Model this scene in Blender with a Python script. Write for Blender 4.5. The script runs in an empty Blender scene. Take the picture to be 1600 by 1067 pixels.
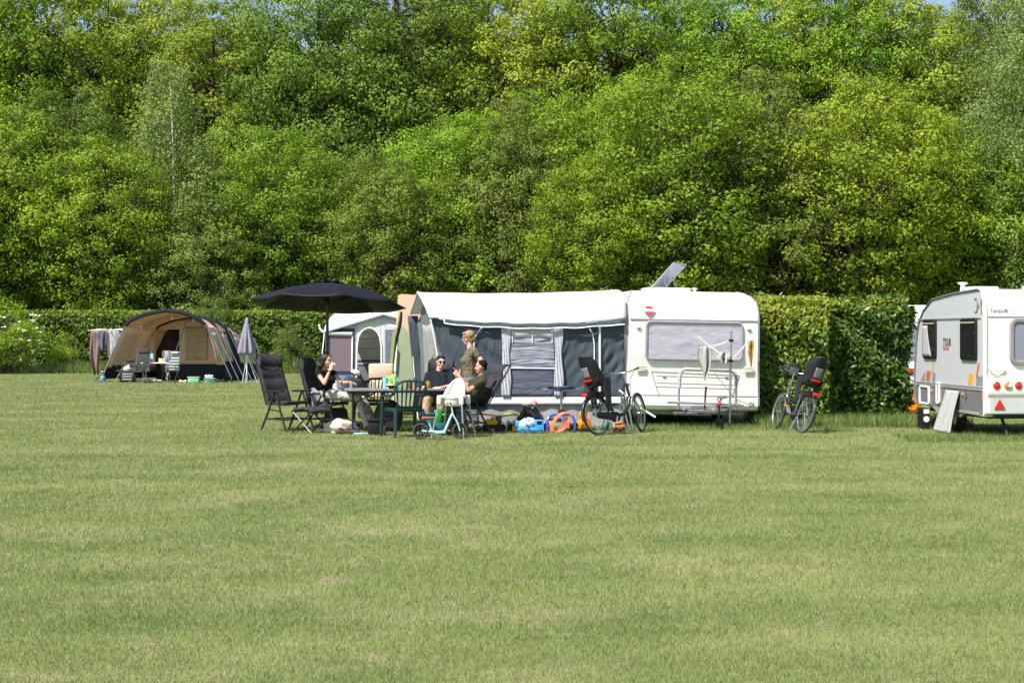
import bpy, bmesh, math, random
import numpy as np
from mathutils import Vector, Matrix, Euler

SC = bpy.context.scene
COL = SC.collection
R = math.radians
PI = math.pi

# ---------------------------------------------------------------- camera, sky, sun, exposure
F = 2400.0      # focal length in pixels of a 1600 px wide picture
EYE = 1.7       # eye height
HZ = 525.0      # row of the horizon
cam = bpy.data.cameras.new('camera')
cam.sensor_width = 36.0
cam.lens = F / 1600 * 36
cam.shift_y = -(533.5 - HZ) / 1600
cam.clip_end = 2000
camo = bpy.data.objects.new('camera', cam)
camo.location = (0, 0, EYE)
camo.rotation_euler = (R(90), 0, 0)
COL.objects.link(camo)
SC.camera = camo

SUN_DIR = Vector((-0.42, -0.42, 0.80)).normalized()     # towards the sun
sun = bpy.data.lights.new('sun', 'SUN')
sun.energy = 4.3
sun.angle = R(0.53)
sun.color = (1.0, 0.955, 0.89)
suno = bpy.data.objects.new('sun', sun)
suno.rotation_euler = SUN_DIR.to_track_quat('Z', 'Y').to_euler()
suno.location = (-30, -30, 60)
COL.objects.link(suno)

wd = bpy.data.worlds.new('World')
SC.world = wd
wd.use_nodes = True
nt = wd.node_tree
for n in list(nt.nodes):
    nt.nodes.remove(n)
sky = nt.nodes.new('ShaderNodeTexSky')
sky.sky_type = 'NISHITA'
sky.sun_disc = False
sky.sun_elevation = math.asin(SUN_DIR.z)
sky.sun_rotation = math.atan2(SUN_DIR.x, SUN_DIR.y)
sky.air_density = 1.0
sky.dust_density = 1.5
sky.ozone_density = 1.0
bg = nt.nodes.new('ShaderNodeBackground')
bg.inputs['Strength'].default_value = 0.088
wo = nt.nodes.new('ShaderNodeOutputWorld')
nt.links.new(sky.outputs[0], bg.inputs[0])
nt.links.new(bg.outputs[0], wo.inputs[0])

SC.view_settings.view_transform = 'Standard'
SC.view_settings.look = 'None'
SC.view_settings.exposure = 1.0
SC.view_settings.gamma = 1.0
SC.cycles.max_bounces = 8
SC.cycles.transparent_max_bounces = 12
SC.cycles.use_denoising = True

rnd = random.Random(7)
rng = np.random.default_rng(11)


# ---------------------------------------------------------------- places
def W(px, py, d):
    """world point seen at (px, py) of the 1600 px survey sketch at distance d"""
    return Vector(((px - 800) / F * d, d, EYE - (py - HZ) / F * d))


def GX(px, d, z=0.0):
    return Vector(((px - 800) / F * d, d, z))


# ---------------------------------------------------------------- materials
def lin(c):
    c = c / 255.0
    return c / 12.92 if c <= 0.04045 else ((c + 0.055) / 1.055) ** 2.4


def S(r, g, b):
    return (lin(r), lin(g), lin(b))


MATS = {}


def mat(name, col, rough=0.6, metal=0.0, var=0.10, scale=6.0, bump=0.0, bscale=60.0, spec=0.5, trans=0.0, alpha=1.0, emit=0.0,
        sheen=0.0, coat=0.0, stretch=None, dirt=0.0):
    if name in MATS:
        return MATS[name]
    m = bpy.data.materials.new(name)
    m.use_nodes = True
    t = m.node_tree
    p = t.nodes['Principled BSDF']
    p.inputs['Roughness'].default_value = rough
    p.inputs['Metallic'].default_value = metal
    p.inputs['Specular IOR Level'].default_value = spec
    p.inputs['Transmission Weight'].default_value = trans
    p.inputs['Alpha'].default_value = alpha
    p.inputs['Coat Weight'].default_value = coat
    p.inputs['Sheen Weight'].default_value = sheen
    tc = t.nodes.new('ShaderNodeTexCoord')
    mp = t.nodes.new('ShaderNodeMapping')
    t.links.new(tc.outputs['Object'], mp.inputs['Vector'])
    if stretch:
        mp.inputs['Scale'].default_value = stretch
    nz = t.nodes.new('ShaderNodeTexNoise')
    nz.inputs['Scale'].default_value = scale
    nz.inputs['Detail'].default_value = 5
    nz.inputs['Roughness'].default_value = 0.6
    t.links.new(mp.outputs[0], nz.inputs['Vector'])
    cr = t.nodes.new('ShaderNodeValToRGB')
    a = [max(0, c * (1 - var)) for c in col]
    b = [min(1, c * (1 + var)) for c in col]
    cr.color_ramp.elements[0].position = 0.3
    cr.color_ramp.elements[1].position = 0.7
    cr.color_ramp.elements[0].color = (*a, 1)
    cr.color_ramp.elements[1].color = (*b, 1)
    t.links.new(nz.outputs['Fac'], cr.inputs[0])
    out = cr.outputs[0]
    if dirt > 0:
        n2 = t.nodes.new('ShaderNodeTexNoise')
        n2.inputs['Scale'].default_value = 2.2
        n2.inputs['Detail'].default_value = 9
        n2.inputs['Roughness'].default_value = 0.72
        t.links.new(tc.outputs['Object'], n2.inputs['Vector'])
        r2 = t.nodes.new('ShaderNodeValToRGB')
        r2.color_ramp.elements[0].position = 0.50
        r2.color_ramp.elements[1].position = 0.78
        r2.color_ramp.elements[0].color = (0, 0, 0, 1)
        r2.color_ramp.elements[1].color = (dirt, dirt, dirt, 1)
        t.links.new(n2.outputs['Fac'], r2.inputs[0])
        mx = t.nodes.new('ShaderNodeMix')
        mx.data_type = 'RGBA'
        t.links.new(r2.outputs[0], mx.inputs['Factor'])
        t.links.new(out, mx.inputs['A'])
        mx.inputs['B'].default_value = (0.22, 0.20, 0.15, 1)
        out = mx.outputs['Result']
    t.links.new(out, p.inputs['Base Color'])
    if bump > 0:
        nb = t.nodes.new('ShaderNodeTexNoise')
        nb.inputs['Scale'].default_value = bscale
        nb.inputs['Detail'].default_value = 4
        t.links.new(mp.outputs[0], nb.inputs['Vector'])
        bp = t.nodes.new('ShaderNodeBump')
        bp.inputs['Strength'].default_value = bump
        bp.inputs['Distance'].default_value = 0.02
        t.links.new(nb.outputs['Fac'], bp.inputs['Height'])
        t.links.new(bp.outputs[0], p.inputs['Normal'])
    if emit > 0:
        p.inputs['Emission Color'].default_value = (*col, 1)
        p.inputs['Emission Strength'].default_value = emit
    MATS[name] = m
    return m


def cloth_mat(name, col, translucent=0.25, rough=0.8, var=0.06, scale=3.0, fold=0.0, fscale=(1, 1, 1), weave=0.15):
    """woven cloth: diffuse with some light passing through, fine weave bump and soft fold bump"""
    if name in MATS:
        return MATS[name]
    m = mat(name, col, rough, 0, var, scale, 0, spec=0.14)
    t = m.node_tree
    p = t.nodes['Principled BSDF']
    src = p.inputs['Base Color'].links[0].from_socket
    tr = t.nodes.new('ShaderNodeBsdfTranslucent')
    t.links.new(src, tr.inputs['Color'])
    mx = t.nodes.new('ShaderNodeMixShader')
    mx.inputs[0].default_value = translucent
    t.links.new(p.outputs[0], mx.inputs[1])
    t.links.new(tr.outputs[0], mx.inputs[2])
    t.links.new(mx.outputs[0], t.nodes['Material Output'].inputs['Surface'])
    tc = [n for n in t.nodes if n.type == 'TEX_COORD'][0]
    nb = t.nodes.new('ShaderNodeTexNoise')
    nb.inputs['Scale'].default_value = 250
    t.links.new(tc.outputs['Object'], nb.inputs['Vector'])
    bp = t.nodes.new('ShaderNodeBump')
    bp.inputs['Strength'].default_value = weave
    bp.inputs['Distance'].default_value = 0.004
    t.links.new(nb.outputs['Fac'], bp.inputs['Height'])
    last = bp
    if fold > 0:
        mp2 = t.nodes.new('ShaderNodeMapping')
        mp2.inputs['Scale'].default_value = fscale
        t.links.new(tc.outputs['Object'], mp2.inputs['Vector'])
        nf = t.nodes.new('ShaderNodeTexNoise')
        nf.inputs['Scale'].default_value = 2.2
        nf.inputs['Detail'].default_value = 3
        nf.inputs['Distortion'].default_value = 0.6
        t.links.new(mp2.outputs[0], nf.inputs['Vector'])
        b2 = t.nodes.new('ShaderNodeBump')
        b2.inputs['Strength'].default_value = fold
        b2.inputs['Distance'].default_value = 0.12
        t.links.new(nf.outputs['Fac'], b2.inputs['Height'])
        t.links.new(bp.outputs[0], b2.inputs['Normal'])
        last = b2
    t.links.new(last.outputs[0], p.inputs['Normal'])
    return m


def glass_mat(name, col, rough=0.05, clear=0.5):
    """thin window: part mirror, part see-through, tinted"""
    if name in MATS:
        return MATS[name]
    m = bpy.data.materials.new(name)
    m.use_nodes = True
    t = m.node_tree
    p = t.nodes['Principled BSDF']
    p.inputs['Base Color'].default_value = (*col, 1)
    p.inputs['Roughness'].default_value = rough
    tr = t.nodes.new('ShaderNodeBsdfTransparent')
    mx = t.nodes.new('ShaderNodeMixShader')
    mx.inputs[0].default_value = clear
    t.links.new(p.outputs[0], mx.inputs[1])
    t.links.new(tr.outputs[0], mx.inputs[2])
    t.links.new(mx.outputs[0], t.nodes['Material Output'].inputs['Surface'])
    MATS[name] = m
    return m


def leaf_mat(name, cols, trans=0.35, rough=0.55, spec=0.35, patch=None, pscale=0.12, hue_obj=0.0):
    """leaves or blades: colour from the per-face 'tint' value, light passes through"""
    if name in MATS:
        return MATS[name]
    m = bpy.data.materials.new(name)
    m.use_nodes = True
    t = m.node_tree
    p = t.nodes['Principled BSDF']
    p.inputs['Roughness'].default_value = rough
    p.inputs['Specular IOR Level'].default_value = spec
    at = t.nodes.new('ShaderNodeAttribute')
    at.attribute_name = 'tint'
    cr = t.nodes.new('ShaderNodeValToRGB')
    els = cr.color_ramp.elements
    while len(els) < len(cols):
        els.new(0.5)
    for i, c in enumerate(cols):
        els[i].position = i / (len(cols) - 1)
        els[i].color = (*c, 1)
    t.links.new(at.outputs['Fac'], cr.inputs[0])
    out = cr.outputs[0]
    if patch:
        tc = t.nodes.new('ShaderNodeTexCoord')
        for (pc, amount, sc, lo, hi, st) in patch:
            mp = t.nodes.new('ShaderNodeMapping')
            mp.inputs['Scale'].default_value = st
            t.links.new(tc.outputs['Object'], mp.inputs['Vector'])
            nz = t.nodes.new('ShaderNodeTexNoise')
            nz.inputs['Scale'].default_value = sc
            nz.inputs['Detail'].default_value = 6
            nz.inputs['Roughness'].default_value = 0.6
            t.links.new(mp.outputs[0], nz.inputs['Vector'])
            mr = t.nodes.new('ShaderNodeMapRange')
            mr.inputs['From Min'].default_value = lo
            mr.inputs['From Max'].default_value = hi
            mr.inputs['To Max'].default_value = amount
            t.links.new(nz.outputs['Fac'], mr.inputs['Value'])
            mx = t.nodes.new('ShaderNodeMix')
            mx.data_type = 'RGBA'
            t.links.new(mr.outputs[0], mx.inputs['Factor'])
            t.links.new(out, mx.inputs['A'])
            mx.inputs['B'].default_value = (*pc, 1)
            out = mx.outputs['Result']
    if hue_obj > 0:
        oi = t.nodes.new('ShaderNodeObjectInfo')
        mr = t.nodes.new('ShaderNodeMapRange')
        mr.inputs['To Min'].default_value = 0.5 - hue_obj
        mr.inputs['To Max'].default_value = 0.5 + hue_obj
        t.links.new(oi.outputs['Random'], mr.inputs['Value'])
        hs = t.nodes.new('ShaderNodeHueSaturation')
        t.links.new(mr.outputs[0], hs.inputs['Hue'])
        mv = t.nodes.new('ShaderNodeMath')
        mv.operation = 'MULTIPLY_ADD'
        mv.inputs[1].default_value = 7.3
        mv.inputs[2].default_value = 0.11
        t.links.new(oi.outputs['Random'], mv.inputs[0])
        fr = t.nodes.new('ShaderNodeMath')
        fr.operation = 'FRACT'
        t.links.new(mv.outputs[0], fr.inputs[0])
        m2 = t.nodes.new('ShaderNodeMapRange')
        m2.inputs['To Min'].default_value = 0.86
        m2.inputs['To Max'].default_value = 1.26
        t.links.new(fr.outputs[0], m2.inputs['Value'])
        t.links.new(m2.outputs[0], hs.inputs['Value'])
        t.links.new(out, hs.inputs['Color'])
        out = hs.outputs[0]
    t.links.new(out, p.inputs['Base Color'])
    tr = t.nodes.new('ShaderNodeBsdfTranslucent')
    t.links.new(out, tr.inputs['Color'])
    mx = t.nodes.new('ShaderNodeMixShader')
    mx.inputs[0].default_value = trans
    t.links.new(p.outputs[0], mx.inputs[1])
    t.links.new(tr.outputs[0], mx.inputs[2])
    t.links.new(mx.outputs[0], t.nodes['Material Output'].inputs['Surface'])
    MATS[name] = m
    return m


# ---------------------------------------------------------------- mesh building
class MB:
    def __init__(self):
        self.v = []
        self.f = []

    def add(self, vs, fs, M=None):
        k = len(self.v)
        for p in vs:
            p = Vector(p)
            self.v.append(M @ p if M is not None else p)
        for q in fs:
            self.f.append([i + k for i in q])
        return self

    def box(self, c, s, rot=None, taper=1.0):
        x, y, z = s[0] / 2, s[1] / 2, s[2] / 2
        t = taper
        vs = [(-x, -y, -z), (x, -y, -z), (x, y, -z), (-x, y, -z), (-x * t, -y * t, z), (x * t, -y * t, z), (x * t, y * t, z), (-x * t, y * t, z)]
        fs = [(3, 2, 1, 0), (4, 5, 6, 7), (0, 1, 5, 4), (1, 2, 6, 5), (2, 3, 7, 6), (3, 0, 4, 7)]
        M = Matrix.Translation(Vector(c))
        if rot is not None:
            M = M @ (rot if isinstance(rot, Matrix) else Euler(rot).to_matrix().to_4x4())
        return self.add(vs, fs, M)

    def rbox(self, c, s, r=0.02, rot=None, seg=2):
        """box with rounded edges"""
        bm = bmesh.new()
        bmesh.ops.create_cube(bm, size=1)
        bmesh.ops.scale(bm, vec=Vector(s), verts=bm.verts)
        r = min(r, min(s) * 0.49)
        bmesh.ops.bevel(bm, geom=bm.edges[:], offset=r, segments=seg, profile=0.5, affect='EDGES')
        M = Matrix.Translation(Vector(c))
        if rot is not None:
            M = M @ (rot if isinstance(rot, Matrix) else Euler(rot).to_matrix().to_4x4())
        bm.verts.index_update()
        self.add([v.co.copy() for v in bm.verts], [[v.index for v in f.verts] for f in bm.faces], M)
        bm.free()
        return self

    def tube(self, pts, r, n=8, closed=False, caps=True, flat=1.0):
        pts = [Vector(p) for p in pts]
        k = len(pts)
        rs = r if isinstance(r, (list, tuple)) else [r] * k
        vs, fs = [], []
        up = None
        for i in range(k):
            a = pts[(i - 1) % k] if (i > 0 or closed) else pts[i]
            b = pts[(i + 1) % k] if (i < k - 1 or closed) else pts[i]
            t = (b - a)
            if t.length < 1e-9:
                t = Vector((0, 0, 1))
            t.normalize()
            if up is None:
                ref = Vector((0, 0, 1)) if abs(t.z) < 0.9 else Vector((1, 0, 0))
                up = (ref - t * ref.dot(t)).normalized()
            else:
                up = up - t * up.dot(t)
                if up.length < 1e-6:
                    ref = Vector((0, 0, 1)) if abs(t.z) < 0.9 else Vector((1, 0, 0))
                    up = ref - t * ref.dot(t)
                up.normalize()
            s = t.cross(up)
            for j in range(n):
                a_ = 2 * PI * j / n
                vs.append(pts[i] + up * (math.cos(a_) * rs[i] * flat) + s * (math.sin(a_) * rs[i]))
        m = k if closed else k - 1
        for i in range(m):
            i2 = (i + 1) % k
            for j in range(n):
                j2 = (j + 1) % n
                fs.append((i * n + j, i * n + j2, i2 * n + j2, i2 * n + j))
        if caps and not closed:
            fs.append(tuple(range(n - 1, -1, -1)))
            fs.append(tuple((k - 1) * n + j for j in range(n)))
        return self.add(vs, fs)

    def cap(self, a, b, ra, rb, n=12, wide=1.0, xa=None, wb=None):
        """tapered capsule from a to b; wide/wb: width factor along axis xa"""
        a, b = Vector(a), Vector(b)
        t = b - a
        L = t.length
        if L < 1e-6:
            t = Vector((0, 0, 1))
            L = 1e-6
        t = t.normalized()
        if xa is None:
            ref = Vector((0, 0, 1)) if abs(t.z) < 0.9 else Vector((1, 0, 0))
            xa = ref
        u = (Vector(xa) - t * Vector(xa).dot(t)).normalized()
        w = t.cross(u)
        wb = wide if wb is None else wb
        rings = []
        m = 5
        for i in range(m + 1):
            th = PI / 2 * (1 - i / m)
            rings.append((a - t * (ra * math.sin(th)), max(ra * math.cos(th), 1e-4), wide))
        for i in range(m + 1):
            th = PI / 2 * i / m
            rings.append((b + t * (rb * math.sin(th)), max(rb * math.cos(th), 1e-4), wb))
        vs, fs = [], []
        for (c, r, wf) in rings:
            for j in range(n):
                an = 2 * PI * j / n
                vs.append(c + u * (math.cos(an) * r * wf) + w * (math.sin(an) * r))
        k = len(rings)
        for i in range(k - 1):
            for j in range(n):
                j2 = (j + 1) % n
                fs.append((i * n + j, i * n + j2, (i + 1) * n + j2, (i + 1) * n + j))
        fs.append(tuple(range(n - 1, -1, -1)))
        fs.append(tuple((k - 1) * n + j for j in range(n)))
        return self.add(vs, fs)

    def ell(self, c, r, rot=None, n=14, m=9):
        vs, fs = [], []
        for i in range(1, m):
            th = PI * i / m
            for j in range(n):
                a = 2 * PI * j / n
                vs.append((r[0] * math.sin(th) * math.cos(a), r[1] * math.sin(th) * math.sin(a), r[2] * math.cos(th)))
        top = len(vs)
        vs += [(0, 0, r[2]), (0, 0, -r[2])]
        for i in range(m - 2):
            for j in range(n):
                j2 = (j + 1) % n
                fs.append((i * n + j, (i + 1) * n + j, (i + 1) * n + j2, i * n + j2))
        for j in range(n):
            j2 = (j + 1) % n
            fs.append((top, j, j2))
            fs.append((top + 1, (m - 2) * n + j2, (m - 2) * n + j))
        M = Matrix.Translation(Vector(c))
        if rot is not None:
            M = M @ (rot if isinstance(rot, Matrix) else Euler(rot).to_matrix().to_4x4())
        return self.add(vs, fs, M)

    def lathe(self, prof, n=20, M=None, caps=True):
        vs, fs = [], []
        for (r, z) in prof:
            for j in range(n):
                a = 2 * PI * j / n
                vs.append((r * math.cos(a), r * math.sin(a), z))
        for i in range(len(prof) - 1):
            for j in range(n):
                j2 = (j + 1) % n
                fs.append((i * n + j, i * n + j2, (i + 1) * n + j2, (i + 1) * n + j))
        if caps:
            fs.append(tuple(range(n - 1, -1, -1)))
            fs.append(tuple((len(prof) - 1) * n + j for j in range(n)))
        return self.add(vs, fs, M)

    def prism(self, poly, t, M=None):
        """polygon in local XZ extruded along Y from 0 to t"""
        n = len(poly)
        vs = [(x, 0, z) for x, z in poly] + [(x, t, z) for x, z in poly]
        fs = [tuple(range(n)), tuple(range(2 * n - 1, n - 1, -1))]
        for i in range(n):
            j = (i + 1) % n
            fs.append((i, i + n, j + n, j))
        return self.add(vs, fs, M)

    def grid(self, fn, nu, nv, closed_u=False):
        vs, fs = [], []
        for i in range(nu + 1):
            for j in range(nv + 1):
                vs.append(fn(i / nu, j / nv))
        for i in range(nu):
            for j in range(nv):
                a = i * (nv + 1) + j
                fs.append((a, a + 1, a + nv + 2, a + nv + 1))
        return self.add(vs, fs)

    def torus(self, c, Rr, r, axis=(0, 1, 0), n=32, m=8, flat=1.0):
        ax = Vector(axis).normalized()
        ref = Vector((0, 0, 1)) if abs(ax.z) < 0.9 else Vector((1, 0, 0))
        u = (ref - ax * ref.dot(ax)).normalized()
        w = ax.cross(u)
        vs, fs = [], []
        for i in range(n):
            a = 2 * PI * i / n
            d = u * math.cos(a) + w * math.sin(a)
            for j in range(m):
                b = 2 * PI * j / m
                vs.append(Vector(c) + d * (Rr + r * math.cos(b)) + ax * (r * math.sin(b) * flat))
        for i in range(n):
            i2 = (i + 1) % n
            for j in range(m):
                j2 = (j + 1) % m
                fs.append((i * m + j, i2 * m + j, i2 * m + j2, i * m + j2))
        return self.add(vs, fs)


def obj(name, mb, material, parent=None, smooth=0.7, solid=0.0, bevel=0.0, world=False, off=0.0):
    """one mesh object; world=True: the points are world points (parent must be unrotated)"""
    me = bpy.data.meshes.new(name)
    vs = mb.v
    if world and parent is not None:
        p, b = parent, Vector((0, 0, 0))
        while p is not None:
            b = b + p.location
            p = p.parent
        vs = [v - b for v in vs]
    me.from_pydata([tuple(v) for v in vs], [], mb.f)
    me.validate(verbose=False)
    if solid == 0:
        bm = bmesh.new()
        bm.from_mesh(me)
        bmesh.ops.recalc_face_normals(bm, faces=bm.faces[:])
        bm.to_mesh(me)
        bm.free()
    if smooth:
        me.polygons.foreach_set('use_smooth', [True] * len(me.polygons))
        me.set_sharp_from_angle(angle=smooth)
    me.materials.append(material)
    o = bpy.data.objects.new(name, me)
    COL.objects.link(o)
    if parent is not None:
        o.parent = parent
    if solid:
        s = o.modifiers.new('thickness', 'SOLIDIFY')
        s.thickness = solid
        s.offset = off
    if bevel:
        b = o.modifiers.new('bevel', 'BEVEL')
        b.width = bevel
        b.segments = 2
        b.limit_method = 'ANGLE'
    return o


def tag(o, label=None, cat=None, group=None, kind=None):
    if label:
        o['label'] = label
    if cat:
        o['category'] = cat
    if group:
        o['group'] = group
    if kind:
        o['kind'] = kind
    return o


def thing(name, label, cat, loc=(0, 0, 0), rotz=0.0, group=None):
    o = bpy.data.objects.new(name, None)
    o.empty_display_size = 0.2
    COL.objects.link(o)
    o.location = loc
    o.rotation_euler = (0, 0, rotz)
    return tag(o, label, cat, group)


def kids(o):
    return [c for c in bpy.data.objects if c.parent == o]


def copy_tree(o, loc, rotz, label=None, group=None, parent=None, scale=None):
    c = o.copy()
    COL.objects.link(c)
    if parent is None:
        c.location = loc
        c.rotation_euler = (o.rotation_euler.x, o.rotation_euler.y, rotz)
        if label:
            c['label'] = label
        if group:
            c['group'] = group
        if scale:
            c.scale = scale
    else:
        c.parent = parent
    for k in list(o.children):
        copy_tree(k, None, None, parent=c)
    return c


def np_mesh(name, V, Fa, tint=None, material=None):
    me = bpy.data.meshes.new(name)
    n, k = Fa.shape
    me.vertices.add(len(V))
    me.vertices.foreach_set('co', np.ascontiguousarray(V, dtype=np.float32).ravel())
    me.loops.add(n * k)
    me.loops.foreach_set('vertex_index', np.ascontiguousarray(Fa, dtype=np.int32).ravel())
    me.polygons.add(n)
    me.polygons.foreach_set('loop_start', np.arange(0, n * k, k, dtype=np.int32))
    if tint is not None:
        at = me.attributes.new('tint', 'FLOAT', 'FACE')
        at.data.foreach_set('value', np.ascontiguousarray(tint, dtype=np.float32))
    me.update(calc_edges=True)
    if material:
        me.materials.append(material)
    return me


def link_mesh(name, me, parent=None):
    o = bpy.data.objects.new(name, me)
    COL.objects.link(o)
    if parent is not None:
        o.parent = parent
    return o


def norm(a):
    return a / np.maximum(np.linalg.norm(a, axis=1, keepdims=True), 1e-9)


def leaves(P, N, size, aspect=0.55, jit=0.35, rg=rng, fold=0.25):
    """folded leaf of four corners at each point P, facing N; returns V, faces (two triangles each)"""
    n = len(P)
    N = norm(N + jit * rg.normal(size=(n, 3)))
    A = norm(np.cross(N, norm(rg.normal(size=(n, 3)))))
    B = np.cross(N, A)
    s = np.asarray(size).reshape(-1, 1) * np.ones((n, 1))
    w = s * aspect * 0.5
    base = P - A * s * 0.5
    tip = P + A * s * 0.5
    l = P + B * w + N * w * fold
    r = P - B * w + N * w * fold
    V = np.stack([base, r, tip, l], 1).reshape(-1, 3)
    i = np.arange(n)[:, None] * 4
    Fa = np.concatenate([i + np.array([[0, 1, 2]]), i + np.array([[0, 2, 3]])], 1).reshape(-1, 3)
    return V, Fa

# ================================================================ ground
def ground_mat():
    m = mat('lawn_soil', (0.105, 0.13, 0.035), 0.95, 0, 0.25, 3.0, 0.6, 40, spec=0.1)
    return m


def plane(name, x0, x1, y0, y1, z, material, kind='structure'):
    mb = MB().add([(x0, y0, z), (x1, y0, z), (x1, y1, z), (x0, y1, z)], [(0, 1, 2, 3)])
    return tag(obj(name, mb, material, smooth=0), kind=kind)


GRASS = [(0.090, 0.126, 0.032), (0.145, 0.186, 0.052), (0.205, 0.242, 0.080), (0.285, 0.290, 0.130), (0.42, 0.39, 0.235)]
PATCH = [((0.30, 0.295, 0.135), 0.68, 0.50, 0.47, 0.66, (1, 1, 1)),
         ((0.075, 0.135, 0.030), 0.65, 0.9, 0.52, 0.70, (0.7, 1.0, 1)),
         ((0.25, 0.28, 0.095), 0.40, 0.7, 0.45, 0.62, (0.10, 1.3, 1)),
         ((0.34, 0.30, 0.18), 0.70, 2.3, 0.57, 0.72, (0.8, 1.0, 1)),
         ((0.07, 0.11, 0.030), 0.45, 4.0, 0.56, 0.75, (1, 1, 1)),
         ((0.13, 0.09, 0.055), 0.8, 1.7, 0.735, 0.80, (0.8, 1.2, 1))]
lawn_m = leaf_mat('lawn_surface', [(0.145, 0.18, 0.060), (0.145, 0.18, 0.060)], trans=0.0, rough=0.95, spec=0.05, patch=PATCH + [((0.07, 0.09, 0.03), 0.5, 28.0, 0.45, 0.75, (1, 1, 1))])
plane('lawn', -400, 400, -60, 900, 0.0, lawn_m)
plane('woodland_floor', -120, 120, 77.5, 190, 0.006, mat('woodland_soil', (0.045, 0.05, 0.02), 0.95, 0, 0.5, 0.8, 0.5, 6))

blade_m = leaf_mat('grass_blades', GRASS, trans=0.30, rough=0.6, spec=0.25, patch=PATCH)


def blades(n, d0, d1, h, w, side=1.12, lean=0.55, area=None, tsh=0.0):
    if area is None:
        d = np.sqrt(rng.uniform(d0 * d0, d1 * d1, n))
        x = rng.uniform(-1, 1, n) * (0.3334 * d * side + 0.4)
    else:
        x = rng.uniform(area[0], area[1], n)
        d = rng.uniform(area[2], area[3], n)
    az = rng.uniform(0, 2 * PI, n)
    hh = h * rng.uniform(0.45, 1.25, n)
    ww = w * rng.uniform(0.7, 1.3, n) * (1 + 0.0 * d)
    la = rng.uniform(0, 2 * PI, n)
    lm = hh * lean * rng.uniform(0.1, 1.5, n)
    P = np.stack([x, d, np.zeros(n)], 1)
    side_v = np.stack([np.cos(az), np.sin(az), np.zeros(n)], 1) * ww[:, None] / 2
    tip = P + np.stack([np.cos(la) * lm, np.sin(la) * lm, hh], 1)
    V = np.stack([P - side_v, P + side_v, tip], 1).reshape(-1, 3)
    Fa = np.arange(3 * n).reshape(n, 3)
    t = np.clip(rng.beta(1.6, 2.2, n) + tsh, 0, 1)
    return V, Fa, t


def join(parts):
    Vs, Fs, Ts, k = [], [], [], 0
    for V, Fa, t in parts:
        Vs.append(V)
        Fs.append(Fa + k)
        Ts.append(t)
        k += len(V)
    return np.concatenate(Vs), np.concatenate(Fs), np.concatenate(Ts)


def lawn_blades(n, d0, d1):
    """blades over the seen wedge of lawn, thinning out smoothly with distance"""
    k = rng.uniform(0, 1, n)
    q = 0.25                                  # the count per metre of depth goes as d**(q-1)
    d = (d0 ** q + k * (d1 ** q - d0 ** q)) ** (1 / q)
    x = rng.uniform(-1, 1, n) * (0.3334 * d * 1.12 + 0.5)
    g = d / 9.0
    hh = 0.031 * g ** 0.22 * rng.uniform(0.4, 1.3, n)
    ww = 0.0034 * g ** 0.62 * rng.uniform(0.7, 1.3, n)
    az = rng.uniform(0, 2 * PI, n)
    la = rng.uniform(0, 2 * PI, n)
    lm = hh * rng.uniform(0.1, 1.1, n)
    P = np.stack([x, d, np.zeros(n)], 1)
    sv = np.stack([np.cos(az), np.sin(az), np.zeros(n)], 1) * ww[:, None] / 2
    tip = P + np.stack([np.cos(la) * lm, np.sin(la) * lm, hh], 1)
    V = np.stack([P - sv, P + sv, tip], 1).reshape(-1, 3)
    return V, np.arange(3 * n).reshape(n, 3), np.clip(rng.beta(1.7, 2.1, n), 0, 1)


parts = [lawn_blades(1250000, 6.4, 76)]
V, Fa, t = join(parts)
tag(link_mesh('mown_grass', np_mesh('mown_grass', V, Fa, t, blade_m)), 'short mown grass of the camping field', 'grass', kind='stuff')

LONG = [(0.10, 0.155, 0.03), (0.15, 0.22, 0.05), (0.21, 0.275, 0.08), (0.29, 0.31, 0.13)]
long_m = leaf_mat('long_grass_blades', LONG, trans=0.35, rough=0.5)
parts = [blades(16000, 0, 0, 0.55, 0.03, area=(-30, -2.5, 69.5, 72.2), lean=0.4),
         blades(9000, 0, 0, 0.22, 0.016, area=(4.6, 8.6, 28.5, 30.4)),
         blades(4500, 0, 0, 0.09, 0.010, area=(1.9, 6.2, 27.6, 29.2)),
         blades(7000, 0, 0, 0.10, 0.010, area=(6.4, 10.5, 24.6, 26.0)),
         blades(3000, 0, 0, 0.09, 0.010, area=(-2.0, 2.2, 27.6, 28.3))]
V, Fa, t = join(parts)
tag(link_mesh('long_grass', np_mesh('long_grass', V, Fa, t, long_m)), 'longer unmown grass along the hedges and around the caravans', 'grass', kind='stuff')


# ================================================================ trees
BARK = mat('bark', (0.075, 0.058, 0.042), 0.95, 0, 0.4, 5, 0.8, 14, spec=0.15, stretch=(1, 1, 0.25))
BIRCH = mat('birch_bark', (0.55, 0.53, 0.48), 0.8, 0, 0.25, 4, 0.4, 14, spec=0.2)
L_BRIGHT = leaf_mat('leaves_bright', [(0.111, 0.189, 0.017), (0.19, 0.299, 0.023), (0.282, 0.397, 0.033), (0.386, 0.476, 0.057)], trans=0.42, hue_obj=0.016, spec=0.18)
L_YELLOW = leaf_mat('leaves_yellow', [(0.152, 0.213, 0.024), (0.238, 0.32, 0.034), (0.323, 0.397, 0.049), (0.39, 0.439, 0.079)], trans=0.42, hue_obj=0.016, spec=0.18)
L_DARK = leaf_mat('leaves_dark', [(0.082, 0.134, 0.019), (0.136, 0.201, 0.027), (0.195, 0.271, 0.039), (0.262, 0.317, 0.057)], trans=0.42, hue_obj=0.016, spec=0.18)
L_OLIVE = leaf_mat('leaves_olive', [(0.103, 0.161, 0.031), (0.159, 0.232, 0.041), (0.217, 0.29, 0.059), (0.275, 0.311, 0.094)], trans=0.42, hue_obj=0.016, spec=0.18)
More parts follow.
